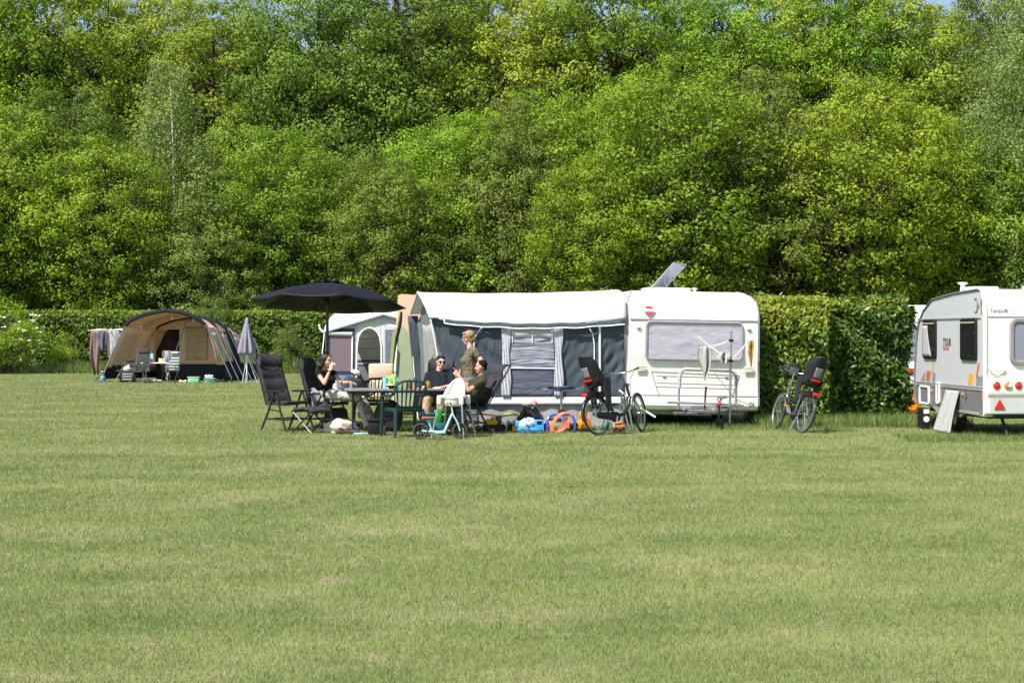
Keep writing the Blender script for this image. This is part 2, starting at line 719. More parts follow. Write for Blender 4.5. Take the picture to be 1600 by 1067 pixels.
L_BIRCH = leaf_mat('leaves_birch', [(0.098, 0.151, 0.037), (0.149, 0.209, 0.052), (0.205, 0.264, 0.075), (0.281, 0.325, 0.124)], trans=0.42, hue_obj=0.006, spec=0.3)


def tree_proto(kind, Ht, Rc, base, nclump, per, lsize, leafm, barkm, seed, trunk_r=0.22, rc=(0.55, 1.15), droop=0.0, open_=0.0, limbs=0.55):
    """meshes of a trunk with limbs and of a crown of leaf clumps"""
    rg = np.random.default_rng(seed)
    cs = []
    k = 0
    tries = 0
    while len(cs) < nclump and tries < nclump * 40:
        tries += 1
        u = rg.uniform(0, 1)
        z = base + (Ht - base) * u
        if kind == 'cone':
            env = Rc * (0.25 + 0.95 * math.sin(PI * min(1, (1 - u) * 0.62))) * (1 if u > 0.1 else 0.7)
        elif kind == 'round':
            env = Rc * math.sqrt(max(0.02, 1 - (2 * u - 0.95) ** 2 * 0.95))
        else:   # broad
            env = Rc * (0.62 + 0.45 * math.sin(PI * u ** 0.8)) * (1.0 if u < 0.85 else 0.75)
        a = rg.uniform(0, 2 * PI)
        r = env * (rg.uniform(0.12, 1.0) ** 0.55)
        c = np.array([r * math.cos(a), r * math.sin(a), z])
        rad = rg.uniform(*rc) * (0.75 if u > 0.85 else 1.0)
        if cs and open_ > 0 and min(np.linalg.norm((c - q[0]) * [1, 1, 1.4]) for q in cs) < open_ * (rad + 0.3):
            continue
        cs.append((c, rad))
    Vs, Fs, Ts, k = [], [], [], 0
    for c, rad in cs:
        n = int(per * (rad / rc[1]) ** 2 * rg.uniform(0.7, 1.2))
        d = norm(rg.normal(size=(n, 3)))
        rr = rad * rg.uniform(0.05, 1.0, n) ** 0.5
        lump = 1 + 0.35 * np.sin(d[:, 0] * 5 + c[0] * 3) * np.sin(d[:, 1] * 4 + c[1] * 5)
        P = c + d * (rr * lump)[:, None] * np.array([1.15, 1.15, 0.72])
        if droop:
            P[:, 2] -= droop * rg.uniform(0, 1, n) ** 2 * rad * 2.0
        out = norm(P - np.array([0, 0, c[2] - 1.0]))
        N = norm(1.0 * d + 0.35 * out + np.array([0, 0, 0.45]))
        V, Fa = leaves(P, N, lsize * rg.uniform(0.6, 1.35, n), 0.62, 0.38, rg)
        t = np.clip(rg.normal(0.45 + rg.normal(0, 0.15), 0.17, n), 0, 1)
        Vs.append(V)
        Fs.append(Fa + k)
        Ts.append(np.repeat(t, 2))
        k += len(V)
    crown = np_mesh('crown', np.concatenate(Vs), np.concatenate(Fs), np.concatenate(Ts), leafm)
    # trunk and limbs
    mb = MB()
    bend = rg.normal(0, 0.25, 2)
    tp = []
    for i in range(9):
        u = i / 8
        tp.append((bend[0] * math.sin(u * 3), bend[1] * math.sin(u * 2.3), Ht * 0.93 * u))
    mb.tube(tp, [trunk_r * (1.25 if i == 0 else 1) * (1 - 0.9 * (i / 8)) + 0.02 for i in range(9)], 8)
    order = sorted(cs, key=lambda q: -q[1])
    for c, rad in order[:int(len(cs) * limbs)]:
        zr = max(base * 0.6, c[2] - (0.25 + 0.5 * rg.uniform()) * math.hypot(c[0], c[1]) - 0.4)
        u = min(zr / (Ht * 0.93), 0.97)
        s = Vector((bend[0] * math.sin(u * 3), bend[1] * math.sin(u * 2.3), zr))
        e = Vector(c)
        mid = s.lerp(e, 0.5) + Vector((0, 0, 0.12 * (e - s).length * rg.uniform(-0.4, 1)))
        r0 = trunk_r * (1 - 0.85 * u) * 0.55 + 0.016
        mb.tube([s, s.lerp(mid, 0.6) + Vector(rg.normal(0, 0.08, 3)), mid, mid.lerp(e, 0.6) + Vector(rg.normal(0, 0.1, 3)), e], [r0, r0 * 0.75, r0 * 0.55, r0 * 0.38, 0.01], 6)
        for _ in range(2):
            q = mid.lerp(e, rg.uniform(0, 0.7))
            mb.tube([q, q + Vector(rg.normal(0, 0.45, 3)) + Vector((0, 0, 0.25)), q + Vector(rg.normal(0, 0.8, 3)) + Vector((0, 0, 0.5))], [r0 * 0.4, r0 * 0.25, 0.006], 5)
    o = obj('trunk', mb, barkm)
    me = o.data
    bpy.data.objects.remove(o)
    return me, crown


P_ = {}
P_['bright1'] = tree_proto('broad', 12, 3.3, 3.2, 150, 820, 0.140, L_BRIGHT, BARK, 1, 0.16, (0.6, 1.25), open_=1.12)
P_['bright2'] = tree_proto('round', 12, 3.5, 3.0, 150, 820, 0.140, L_BRIGHT, BARK, 2, 0.16, (0.6, 1.25), open_=1.12)
P_['yellow1'] = tree_proto('broad', 20, 4.2, 6.0, 220, 560, 0.180, L_YELLOW, BARK, 3, 0.26, (0.6, 1.25), open_=1.1)
P_['yellow2'] = tree_proto('round', 20, 4.3, 5.5, 220, 560, 0.180, L_YELLOW, BARK, 4, 0.26, (0.6, 1.25), open_=1.1)
P_['tall1'] = tree_proto('round', 21, 4.8, 5.0, 240, 600, 0.180, L_BRIGHT, BARK, 5, 0.30, (0.65, 1.4), open_=1.15)
P_['tall2'] = tree_proto('broad', 21, 4.6, 6.0, 200, 560, 0.180, L_BRIGHT, BARK, 12, 0.32, (0.6, 1.25), open_=1.25)
P_['dark1'] = tree_proto('round', 20, 5.2, 4.0, 280, 600, 0.166, L_DARK, BARK, 6, 0.32, (0.65, 1.4), open_=1.05)
P_['dark2'] = tree_proto('broad', 12, 3.4, 3.0, 170, 600, 0.144, L_DARK, BARK, 7, 0.18, (0.55, 1.15), open_=1.05)
P_['olive1'] = tree_proto('cone', 13, 3.2, 2.6, 180, 600, 0.14, L_OLIVE, BARK, 8, 0.16, (0.5, 1.05), open_=1.0)
P_['birch'] = tree_proto('cone', 14, 2.5, 1.8, 170, 330, 0.13, L_BIRCH, BIRCH, 9, 0.085, (0.45, 0.95), droop=0.7, open_=0.45, limbs=0.0)
P_['willow'] = tree_proto('round', 18, 3.6, 3.0, 230, 420, 0.13, L_BIRCH, BARK, 19, 0.2, (0.5, 1.0), droop=0.9, open_=0.4, limbs=0.0)
P_['bush1'] = tree_proto('round', 4.2, 1.9, 0.2, 38, 297, 0.137, L_BRIGHT, BARK, 10, 0.07, (0.4, 0.85), open_=0.5)
P_['bush2'] = tree_proto('broad', 4.6, 1.8, 0.3, 38, 297, 0.122, L_OLIVE, BARK, 13, 0.07, (0.4, 0.8), open_=0.5)

WOOD = 'woodland trees behind the hedge'


def put_tree(proto, name, px, d, top, label, cat='tree', group=WOOD, wide=1.0, rot=None):
    """a tree standing at column px, distance d, whose top reaches row 'top'"""
    tr, cw = P_[proto]
    hgt = EYE - (top - HZ) / F * d
    z1 = max(v.co.z for v in cw.vertices) if proto not in ZMAX else ZMAX[proto]
    ZMAX[proto] = z1
    s = hgt / z1
    x = (px - 800) / F * d
    t = thing(name, label, cat, (x, d, 0), rnd.uniform(0, 6.28) if rot is None else rot, group)
    t.scale = (s * wide, s * wide, s)
    link_mesh('trunk', tr, t)
    link_mesh('crown', cw, t)
    return t


ZMAX = {}
# the tall back row: column, distance, top row, kind, width, what it stands behind
BACK = [
    (-30, 92, -40, 'tall1', 1.0, 'tall fresh green tree with dark limbs cut by the picture edge at far left'),
    (70, 94, -30, 'tall2', 1.05, 'tall loose green tree with sky glints between dark boughs, above the flowering bush'),
    (165, 95, -8, 'yellow1', 0.9, 'tall pale yellow-green oak rising directly left of the birch top'),
    (248, 97, -12, 'yellow2', 0.9, 'tall yellow-green oak rising behind the birch'),
    (335, 93, -2, 'yellow1', 1.0, 'tall yellow oak with one dark bare bough, between the birch and the sky gap'),
    (402, 96, 14, 'yellow2', 0.85, 'thin-topped yellow oak just under the blue sky gap'),
    (500, 92, -45, 'dark1', 0.95, 'huge dense mid-green oak standing right of the sky gap above the black parasol'),
    (615, 94, -55, 'dark1', 1.05, 'huge dark olive-green oak above the small porch awning'),
    (690, 97, -20, 'dark1', 0.75, 'dark oak half hidden at the left of the open oak with sky holes'),
    (765, 95, -20, 'tall2', 0.9, 'open-crowned oak with sky holes and twisted dark boughs'),
    (850, 94, -25, 'yellow1', 1.0, 'light yellow-green oak with spreading dark limbs beside the sky holes'),
    (955, 93, -35, 'tall2', 1.05, 'tall oak with its thick dark trunk showing near the top of the wood'),
    (1045, 96, -10, 'yellow2', 0.95, 'yellow-tinged tall oak above the open roof hatch'),
    (1130, 94, -25, 'tall1', 0.85, 'tall lush green tree above the white caravan roof'),
    (1215, 96, -20, 'yellow1', 1.0, 'tall yellow-green oak rising behind the grey-olive alder'),
    (1305, 94, -40, 'tall1', 0.9, 'tall bright green tree above the clipped laurel hedge'),
    (1395, 95, -25, 'yellow2', 1.0, 'tall yellow-green oak at the left of the small sky gap on the right'),
    (1468, 97, 0, 'yellow1', 0.85, 'yellow-green oak right under the small sky gap on the right'),
    (1560, 92, -40, 'dark1', 0.7, 'dark tall tree behind the grey weeping willow at the right edge'),
    (1660, 92, -40, 'tall1', 1.0, 'tall green tree cut by the picture edge at far right'),
]
NM = {'tall1': 'maple_tree', 'tall2': 'oak_tree', 'yellow1': 'oak_tree', 'yellow2': 'oak_tree', 'dark1': 'oak_tree', 'dark2': 'hornbeam_tree',
      'bright1': 'maple_tree', 'bright2': 'maple_tree', 'olive1': 'alder_tree', 'birch': 'birch_tree', 'willow': 'willow_tree'}
for px, d, top, kd, wv, lb in BACK:
    put_tree(kd, NM[kd], px, d, top - (0 if px in (402, 1468) else 28), lb, wide=wv)
# the lower front row
FRONT = [
    (15, 84, 150, 'bright1', 1.1, 'bright green maple at the far left behind the white-flowered bush'),
    (95, 86, 120, 'dark2', 1.1, 'dark hornbeam behind the hedge at left, between the two bright maples'),
    (160, 83, 205, 'bright2', 1.1, 'bright bushy maple left of the birch, above the clothes airer'),
    (262, 81, 88, 'birch', 1.0, 'slender birch with white trunk and fine grey-green leaves behind the tan tent'),
    (215, 84, 290, 'dark2', 1.2, 'low dark tree at the left foot of the birch'),
    (325, 84, 255, 'olive1', 1.2, 'olive-brown young tree at the right foot of the birch'),
    (378, 86, 150, 'yellow2', 0.8, 'golden oak crown hanging low right of the birch'),
    (438, 83, 190, 'bright1', 1.2, 'bright green maple above the left rim of the black parasol'),
    (525, 84, 195, 'olive1', 1.35, 'broad grey-olive tree directly above the black parasol'),
    (600, 84, 230, 'dark2', 1.15, 'dark twiggy tree above the right rim of the black parasol'),
    (665, 86, 190, 'bright2', 1.05, 'bright green rounded maple above the awning peak'),
    (735, 85, 160, 'bright1', 1.0, 'green maple above the left half of the awning roof'),
    (800, 83, 145, 'olive1', 1.0, 'yellowish-olive narrow tree above the middle of the awning roof'),
    (862, 86, 130, 'bright2', 1.1, 'fresh green maple above the right half of the awning roof'),
    (925, 83, 235, 'bright2', 1.1, 'lower light green maple where awning meets caravan'),
    (990, 85, 100, 'bright1', 1.0, 'tall narrow fresh maple above the red round caravan emblem'),
    (1062, 84, 75, 'bright1', 1.15, 'vivid green maple above the raised roof hatch'),
    (1120, 82, 240, 'bright2', 1.1, 'low vivid green maple right above the caravan roof'),
    (1200, 83, 100, 'olive1', 1.3, 'tall grey-olive alder behind the gap between caravan and hedge'),
    (1285, 86, 165, 'dark2', 1.0, 'darker hornbeam right of the grey-olive alder'),
    (1360, 84, 110, 'bright1', 1.15, 'bright yellow-green maple above the laurel hedge'),
    (1440, 83, 160, 'bright2', 1.15, 'bright maple above the left end of the grey caravan'),
    (1510, 85, 180, 'bright1', 1.1, 'bright maple above the grey caravan roof'),
    (1610, 81, -15, 'willow', 1.0, 'grey-green weeping willow cut by the right edge of the picture'),
    (1665, 84, 160, 'bright2', 1.1, 'green maple outside the weeping willow at far right'),
    (-60, 85, 200, 'bright2', 1.2, 'green maple half outside the left edge of the picture'),
]
for px, d, top, kd, wv, lb in FRONT:
    nm = NM[kd]
    dd = d + rnd.choice((-3.5, 0.0, 3.5)) if kd not in ('birch', 'willow') else d
    put_tree(kd, nm, px, dd, top, lb, wide=wv * 0.92)
# the deep rows that close the wood behind
for i, px in enumerate(range(-80, 1700, 105)):
    put_tree(['tall1', 'dark1', 'yellow1', 'tall2'][i % 4], 'forest_tree', px + rnd.uniform(-25, 25), 106 + rnd.uniform(-4, 4), 70 + rnd.uniform(-10, 60),
             'tall tree deep in the wood glimpsed between the crowns', group='trees deep in the wood', wide=1.25)
# undergrowth along the wood's edge
for i, px in enumerate(list(range(20, 700, 190)) + list(range(760, 1680, 100))):
    put_tree('bush2' if i % 3 == 0 else 'bush1', 'shrub', px + rnd.uniform(-22, 22), 79.5 + rnd.uniform(-0.8, 3.0), 448 + rnd.uniform(-30, 25) if px < 700 else 430 + rnd.uniform(-50, 25),
             'leafy undergrowth shrub at the foot of the wood behind the hedge', 'shrub', 'shrubs under the wood edge', wide=rnd.uniform(0.8, 1.15))
for i, px in enumerate(range(-70, 1690, 80)):
    put_tree('dark2' if i % 2 else 'dark1', 'forest_tree', px + rnd.uniform(-25, 25), 114 + rnd.uniform(-3, 3), 250 + rnd.uniform(-40, 60),
             'shaded tree at the back of the wood', group='shaded trees at the back of the wood', wide=1.5)


# ================================================================ hedges
def hedge(name, label, faces, lsize, mats_, core, seed, group=None, aspect=0.42, shoots=None):
    """faces: list of (origin, u vector, v vector, normal, count); core: boxes"""
    rg = np.random.default_rng(seed)
    t = thing(name, label, 'hedge', core[0][0], group=group)
    base = np.array(core[0][0])
    mb = MB()
    for c, s in core:
        mb.box(Vector(c) + Vector((0, 0, s[2] / 2)) - Vector(core[0][0]), s)
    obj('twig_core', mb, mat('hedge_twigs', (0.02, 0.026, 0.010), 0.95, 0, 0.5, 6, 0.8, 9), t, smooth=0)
    Vs, Fs, Ts, k = [], [], [], 0
    for (o, u, v, nrm, cnt, sh) in faces:
        o, u, v, nrm = map(np.array, (o, u, v, nrm))
        a = rg.uniform(0, 1, cnt)
        b = rg.uniform(0, 1, cnt)
        P = o + a[:, None] * u + b[:, None] * v
        bul = 0.10 * np.sin(P[:, 0] * 2.3 + P[:, 2] * 1.7) * np.sin(P[:, 1] * 2.1 + P[:, 2] * 2.9 + 1) + 0.06 * np.sin(P[:, 0] * 6.1 + P[:, 1] * 5 + P[:, 2] * 7.7)
        P = P + nrm * (rg.normal(0, 0.07, cnt) + bul)[:, None]
        N = norm(nrm * 0.9 + np.array([0, 0, 0.55]) + 0 * P)
        V, Fa = leaves(P - base, N, lsize * rg.uniform(0.6, 1.3, cnt), aspect, 0.62, rg)
        tt = np.clip(rg.normal(0.38, 0.2, cnt) + sh * b ** 4, 0, 1)
        Vs.append(V)
        Fs.append(Fa + k)
        Ts.append(np.repeat(tt, 2))
        k += len(V)
    if shoots:
        for (o, u, v, cnt, hh) in shoots:
            o, u, v = map(np.array, (o, u, v))
            P = o + rg.uniform(0, 1, cnt)[:, None] * u + rg.uniform(0, 1, cnt)[:, None] * v
            P[:, 2] += rg.uniform(-0.6, 1, cnt) * hh
            N = norm(rg.normal(size=(cnt, 3)) * np.array([1, 1, 0.25]) + np.array([0, -0.5, 0.2]))
            V, Fa = leaves(P - base, N, lsize * rg.uniform(0.6, 1.2, cnt), aspect, 0.35, rg)
            Vs.append(V)
            Fs.append(Fa + k)
            Ts.append(np.repeat(np.clip(rg.normal(0.9, 0.12, cnt), 0, 1), 2))
            k += len(V)
    link_mesh('leaves', np_mesh('leaves', np.concatenate(Vs), np.concatenate(Fs), np.concatenate(Ts), mats_), t)
    return t


H_FAR = leaf_mat('hedge_leaves', [(0.045, 0.080, 0.012), (0.085, 0.140, 0.016), (0.15, 0.22, 0.024), (0.30, 0.39, 0.04)], trans=0.42)
H_LAUREL = leaf_mat('laurel_leaves', [(0.030, 0.070, 0.012), (0.060, 0.130, 0.016), (0.125, 0.215, 0.022), (0.33, 0.36, 0.05)], trans=0.42, rough=0.40, spec=0.45)
H_BRIGHT = leaf_mat('laurel_leaves_bright', [(0.055, 0.115, 0.014), (0.11, 0.195, 0.020), (0.19, 0.275, 0.028), (0.40, 0.42, 0.055)], trans=0.42, rough=0.42, spec=0.4)
hx0, hx1, hy, hz_ = -31.0, -1.5, 72.5, 2.75
hedge('hedge', 'long clipped beech hedge with bright tips closing the field behind the tan tent',
      [((hx0, hy, 0), (hx1 - hx0, 0, 0), (0, 0, hz_), (0, -1, 0), 30000, 0.25),
       ((hx0, hy, hz_), (hx1 - hx0, 0, 0), (0, 1.4, 0), (0, 0, 1), 9000, 0.9)], 0.17, H_FAR,
      [(((hx0 + hx1) / 2, hy + 0.75, 0), (hx1 - hx0, 1.2, hz_ - 0.12))], 21, aspect=0.55,
      shoots=[((hx0, hy, hz_), (hx1 - hx0, 0, 0), (0, 1.0, 0), 7000, 0.16)])
lz = 2.28
lx0, lx1, ly0, ly1 = 6.10, 7.74, 30.0, 31.0
hedge('hedge', 'dark glossy laurel hedge end beside the grey caravan, facing us',
      [((lx0 - 0.1, ly0, 0), (lx1 - lx0 + 0.1, 0, 0), (0, 0, lz), (0, -1, 0), 4200, 0.12),
       ((lx1, ly0, 0), (0, ly1 - ly0, 0), (0, 0, lz), (1, 0, 0), 3000, 0.15),
       ((lx0, ly0, lz), (lx1 - lx0, 0, 0), (0, ly1 - ly0, 0), (0, 0, 1), 3000, 0.9)], 0.125, H_LAUREL,
      [(((lx0 + lx1) / 2, (ly0 + ly1) / 2, 0), (lx1 - lx0 - 0.2, ly1 - ly0 - 0.2, lz - 0.12))], 22, aspect=0.42,
      shoots=[((lx0, ly0 - 0.05, lz), (lx1 - lx0, 0, 0), (0, 0.5, 0), 1500, 0.13),
              ((lx0, ly0, lz), (lx1 - lx0, 0, 0), (0, ly1 - ly0, 0), 1500, 0.16)])
mx0, mx1, my0, my1 = 4.66, 6.08, 29.45, 31.2
hedge('hedge', 'bright green laurel hedge with pale tips between the white caravan and the dark hedge end',
      [((mx0, my0, 0), (mx1 - mx0, 0, 0), (0, 0, lz), (-0.25, -0.97, 0), 4600, 0.5),
       ((mx1, my0, 0), (0, 0.6, 0), (0, 0, lz), (1, 0, 0), 700, 0.15),
       ((mx0, my0, lz), (mx1 - mx0, 0, 0), (0, my1 - my0, 0), (0, 0, 1), 2500, 0.9)], 0.13, H_BRIGHT,
      [(((mx0 + mx1) / 2, (my0 + my1) / 2, 0), (mx1 - mx0 - 0.2, my1 - my0 - 0.2, lz - 0.12))], 23, aspect=0.34,
      shoots=[((mx0, my0 - 0.08, lz), (mx1 - mx0, 0, 0), (0, 0.5, 0), 1700, 0.17),
              ((mx0, my0 - 0.10, 1.85), (mx1 - mx0, 0, 0), (0, 0, 0.35), 350, 0.12),
              ((mx0, my0, lz), (mx1 - mx0, 0, 0), (0, my1 - my0, 0), 1500, 0.18)])

# the flowering bush at the left end of the hedge and loose young growth in front of it
def flower_bush(px, d, top, wide, label, flowers=True, proto='bush1'):
    t = put_tree(proto, 'elder_bush' if flowers else 'shrub', px, d, top, label, 'bush', None, wide)
    if flowers:
        rg = np.random.default_rng(5)
        n = 60
        ang = rg.uniform(PI * 0.9, PI * 2.1, n)
        zz = rg.uniform(0.6, 3.6, n)
        mb = MB()
        for a, z in zip(ang, zz):
            rr = 1.75 * math.sqrt(max(0.1, 1 - ((z - 2.1) / 2.3) ** 2)) + rg.uniform(-0.1, 0.2)
            for _ in range(5):
                mb.ell((rr * math.cos(a) + rg.normal(0, 0.07), rr * math.sin(a) + rg.normal(0, 0.07), z + rg.normal(0, 0.03)), (0.06, 0.06, 0.025), n=6, m=4)
        fl = obj('blossom', mb, mat('elder_blossom', (0.72, 0.72, 0.55), 0.8), t)
        fl.rotation_euler = (0, 0, -t.rotation_euler.z)
    return t


flower_bush(12, 69.5, 462, 1.15, 'white-flowered elder bush at the left end of the hedge')
flower_bush(335, 71.5, 462, 0.9, 'grey-green loose shrub poking over the hedge behind the tan tent', False, 'bush2')
flower_bush(455, 70.5, 503, 0.9, 'ragged shrub growing out of the hedge left of the black parasol pole', False, 'bush2')
flower_bush(100, 71.0, 515, 0.9, 'young shrub in front of the hedge between the elder bush and the clothes airer', False)
flower_bush(150, 74.5, 472, 0.5, 'fresh green sapling poking over the hedge left of the tan tent', False)

# ================================================================ the white caravan and its awning
WHITE = mat('caravan_paint', (0.80, 0.795, 0.77), 0.32, 0, 0.02, 1.5, 0.05, 3, coat=0.3, dirt=0.13)
TRIM = mat('aluminium_trim', (0.45, 0.45, 0.46), 0.4, 0.6, 0.1)
SEAM = mat('panel_seam', (0.20, 0.19, 0.18), 0.8)
BLACKP = mat('black_plastic', (0.012, 0.012, 0.0135), 0.5, 0, 0.2, spec=0.3)
RUBBER = mat('rubber', (0.022, 0.021, 0.02), 0.8, 0, 0.3)
STEEL = mat('galvanised_steel', (0.42, 0.43, 0.44), 0.38, 0.85, 0.15, 20)
CHROME = mat('bright_metal', (0.62, 0.63, 0.65), 0.22, 0.95, 0.05)
REDL = mat('red_lens', (0.55, 0.012, 0.015), 0.12, 0, 0.1, coat=0.6)
AMBER = mat('amber_lens', (0.75, 0.20, 0.02), 0.12, 0, 0.1, coat=0.6)
BEIGEP = mat('beige_plastic', (0.60, 0.52, 0.38), 0.5)
SILVERCLOTH = cloth_mat('silver_curtain', (0.64, 0.63, 0.70), 0.05, 0.45, 0.10, 3, fold=0.35, fscale=(1.0, 1, 2.0))
YAW = R(6)
O1 = GX(978, 28.6, -0.068)
SC1 = 1.04


def text(name, body, size, loc, rot, m, parent, extrude=0.002, align='CENTER', bold=0.0):
    c = bpy.data.curves.new(name, 'FONT')
    c.body = body
    c.size = size
    c.extrude = extrude
    c.offset = bold
    c.align_x = align
    c.align_y = 'CENTER'
    c.materials.append(m)
    o = bpy.data.objects.new(name, c)
    COL.objects.link(o)
    bpy.context.view_layer.update()
    me = bpy.data.meshes.new_from_object(o.evaluated_get(bpy.context.evaluated_depsgraph_get()))
    bpy.data.objects.remove(o)
    me.materials.clear()
    me.materials.append(m)
    o = bpy.data.objects.new(name, me)
    COL.objects.link(o)
    o.parent = parent
    o.location = loc
    o.rotation_euler = rot
    return o


def loft_body(prof, width, inset, cols=(0, 1)):
    """caravan shell: profile of (v, z) swept across the width, edges drawn in where inset(z) says"""
    mb = MB()
    n = len(prof)
    vs = []
    for (v, z) in prof:
        i = inset(z)
        vs.append((i, v, z))
        vs.append((width - i, v, z))
    fs = []
    for k in range(n):
        k2 = (k + 1) % n
        fs.append((2 * k, 2 * k + 1, 2 * k2 + 1, 2 * k2))
    fs.append(tuple(2 * k for k in range(n - 1, -1, -1)))
    fs.append(tuple(2 * k + 1 for k in range(n)))
    return mb.add(vs, fs)


def frame_rect(mb, u0, u1, z0, z1, v, r, rad=0.08, seg=4):
    pts = []
    for (cx, cz, a0) in ((u1 - rad, z1 - rad, 0), (u0 + rad, z1 - rad, 90), (u0 + rad, z0 + rad, 180), (u1 - rad, z0 + rad, 270)):
        for k in range(seg + 1):
            a = R(a0 + 90 * k / seg)
            pts.append((cx + rad * math.cos(a), v, cz + rad * math.sin(a)))
    mb.tube(pts, r, 6, closed=True)
    return pts


def rrect(u0, u1, z0, z1, rad=0.08, seg=4):
    pts = []
    for (cx, cz, a0) in ((u1 - rad, z1 - rad, 0), (u0 + rad, z1 - rad, 90), (u0 + rad, z0 + rad, 180), (u1 - rad, z0 + rad, 270)):
        for k in range(seg + 1):
            a = R(a0 + 90 * k / seg)
            pts.append((cx + rad * math.cos(a), cz + rad * math.sin(a)))
    return pts


cv = thing('caravan', 'white touring caravan with silver-curtained front window, red round emblem and open roof hatch', 'caravan', O1, YAW)
cv.rotation_euler = (0, R(0.9), YAW)
cv.scale = (SC1, SC1, SC1)
CW = 2.42
prof = [(0.16, 0.37), (0.04, 0.40), (0.0, 0.47), (0.0, 0.62), (0.012, 0.64), (0.012, 1.22), (-0.01, 1.30), (-0.02, 2.00), (0.0, 2.10), (0.05, 2.22),
        (0.14, 2.34), (0.28, 2.44), (0.5, 2.51), (0.85, 2.545), (4.4, 2.56), (4.8, 2.48), (5.05, 2.25), (5.1, 1.9), (5.1, 0.5), (5.0, 0.37)]
obj('body', loft_body(prof, CW, lambda z: 0.22 * max(0, (z - 2.30) / 0.26) ** 2 + 0.035 * max(0, (z - 0.5) / 1.9)), WHITE, cv, smooth=0.45, bevel=0.035)
mb = MB()
mb.tube([(CW + 0.015 - 0.22 * max(0, (z - 2.30) / 0.26) ** 2 - 0.035 * max(0, (z - 0.5) / 1.9), v + 0.03, z) for v, z in prof[2:14]], 0.016, 6)
obj('edge_trim', mb, TRIM, cv)
mb = MB()
mb.tube([(-0.012 + 0.22 * max(0, (z - 2.30) / 0.26) ** 2 + 0.035 * max(0, (z - 0.5) / 1.9), v + 0.03, z) for v, z in prof[2:14]], 0.013, 6)
obj('edge_trim', mb, TRIM, cv)
mb = MB()
mb.box((CW / 2, -0.028, 2.005), (CW - 0.08, 0.02, 0.018))
obj('trim_strip', mb, SEAM, cv)
# front window
w0, w1, wz0, wz1 = 0.34, 2.09, 1.30, 1.965
mb = MB()
frame_rect(mb, w0, w1, wz0, wz1, -0.035, 0.026)
fw = obj('window', mb, mat('window_frame', (0.30, 0.27, 0.29), 0.5), cv)
mb = MB().prism(rrect(w0 + 0.01, w1 - 0.01, wz0 + 0.01, wz1 - 0.01), 0.01, Matrix.Translation((0, -0.030, 0)))
obj('curtain', mb, SILVERCLOTH, fw)
mb = MB().prism(rrect(w0 + 0.01, w1 - 0.01, wz0 + 0.01, wz1 - 0.01), 0.006, Matrix.Translation((0, -0.048, 0)))
obj('pane', mb, glass_mat('caravan_glass', (0.3, 0.3, 0.36), 0.06, 0.82), fw)
# fittings
for u, z, w_, h_, nm, m_ in ((0.20, 1.85, 0.075, 0.04, 'marker_light', TRIM), (2.22, 1.85, 0.075, 0.04, 'marker_light', TRIM)):
    mb = MB().rbox((u, -0.03, z), (w_, 0.04, h_), 0.012)
    obj(nm, mb, m_, cv)
for u in (0.25, 2.22):
    mb = MB()
    mb.rbox((u, -0.03, 1.16), (0.17, 0.035, 0.035), 0.012)
    mb.rbox((u, -0.022, 1.09), (0.17, 0.03, 0.03), 0.012)
    obj('grab_handle', mb, BEIGEP, cv)
mb = MB()
L = lambda a, b, r=0.006: mb.tube([a, b], r, 5)
L((0.02, 0.008, 1.265), (CW - 0.05, 0.008, 1.265), 0.004)
L((0.45, 0.006, 1.07), (0.62, 0.006, 0.56))
L((2.06, 0.006, 1.02), (1.90, 0.006, 0.56))
L((0.45, 0.006, 1.07), (2.06, 0.006, 1.02), 0.004)
for z in (0.985, 0.86, 0.79):
    L((0.55, 0.008, z + 0.012), (1.96, 0.008, z - 0.012), 0.0035)
L((0.01, -0.002, 0.655), (CW - 0.01, -0.002, 0.645), 0.007)
obj('panel_seam', mb, SEAM, cv)
for u in (0.68, 1.82):
    mb = MB().rbox((u, 0.0, 0.985), (0.06, 0.02, 0.022), 0.006)
    obj('lock', mb, SEAM, cv)
mb = MB()
mb.lathe([(0.0, 0), (0.05, 0.0), (0.055, 0.01), (0.045, 0.022), (0, 0.024)], 18, Matrix.Translation((2.28, 0.0, 0.525)) @ Euler((R(90), 0, 0)).to_matrix().to_4x4(), caps=False)
obj('reflector', mb, BEIGEP, cv)
# emblem: red roundel with a white band and lettering
EM = Matrix.Translation((0.385, -0.012, 2.165)) @ Euler((R(90 - 22), 0, 0)).to_matrix().to_4x4()
mb = MB().lathe([(0.0, 0), (0.088, 0.0), (0.088, 0.008), (0, 0.008)], 28, EM, caps=False)
em = obj('emblem', mb, mat('emblem_red', (0.62, 0.05, 0.05), 0.35), cv)
mb = MB().box((0.0, 0.0, 0.010), (0.20, 0.05, 0.004))
bn = obj('emblem_band', MB().add(mb.v, mb.f, EM), WHITE, em, smooth=0)
tx = text('lettering', 'BURSTNER', 0.042, EM @ Vector((0.0, 0, 0.014)), (R(68), 0, 0), mat('dark_print', (0.05, 0.05, 0.06), 0.5), em, 0.001)
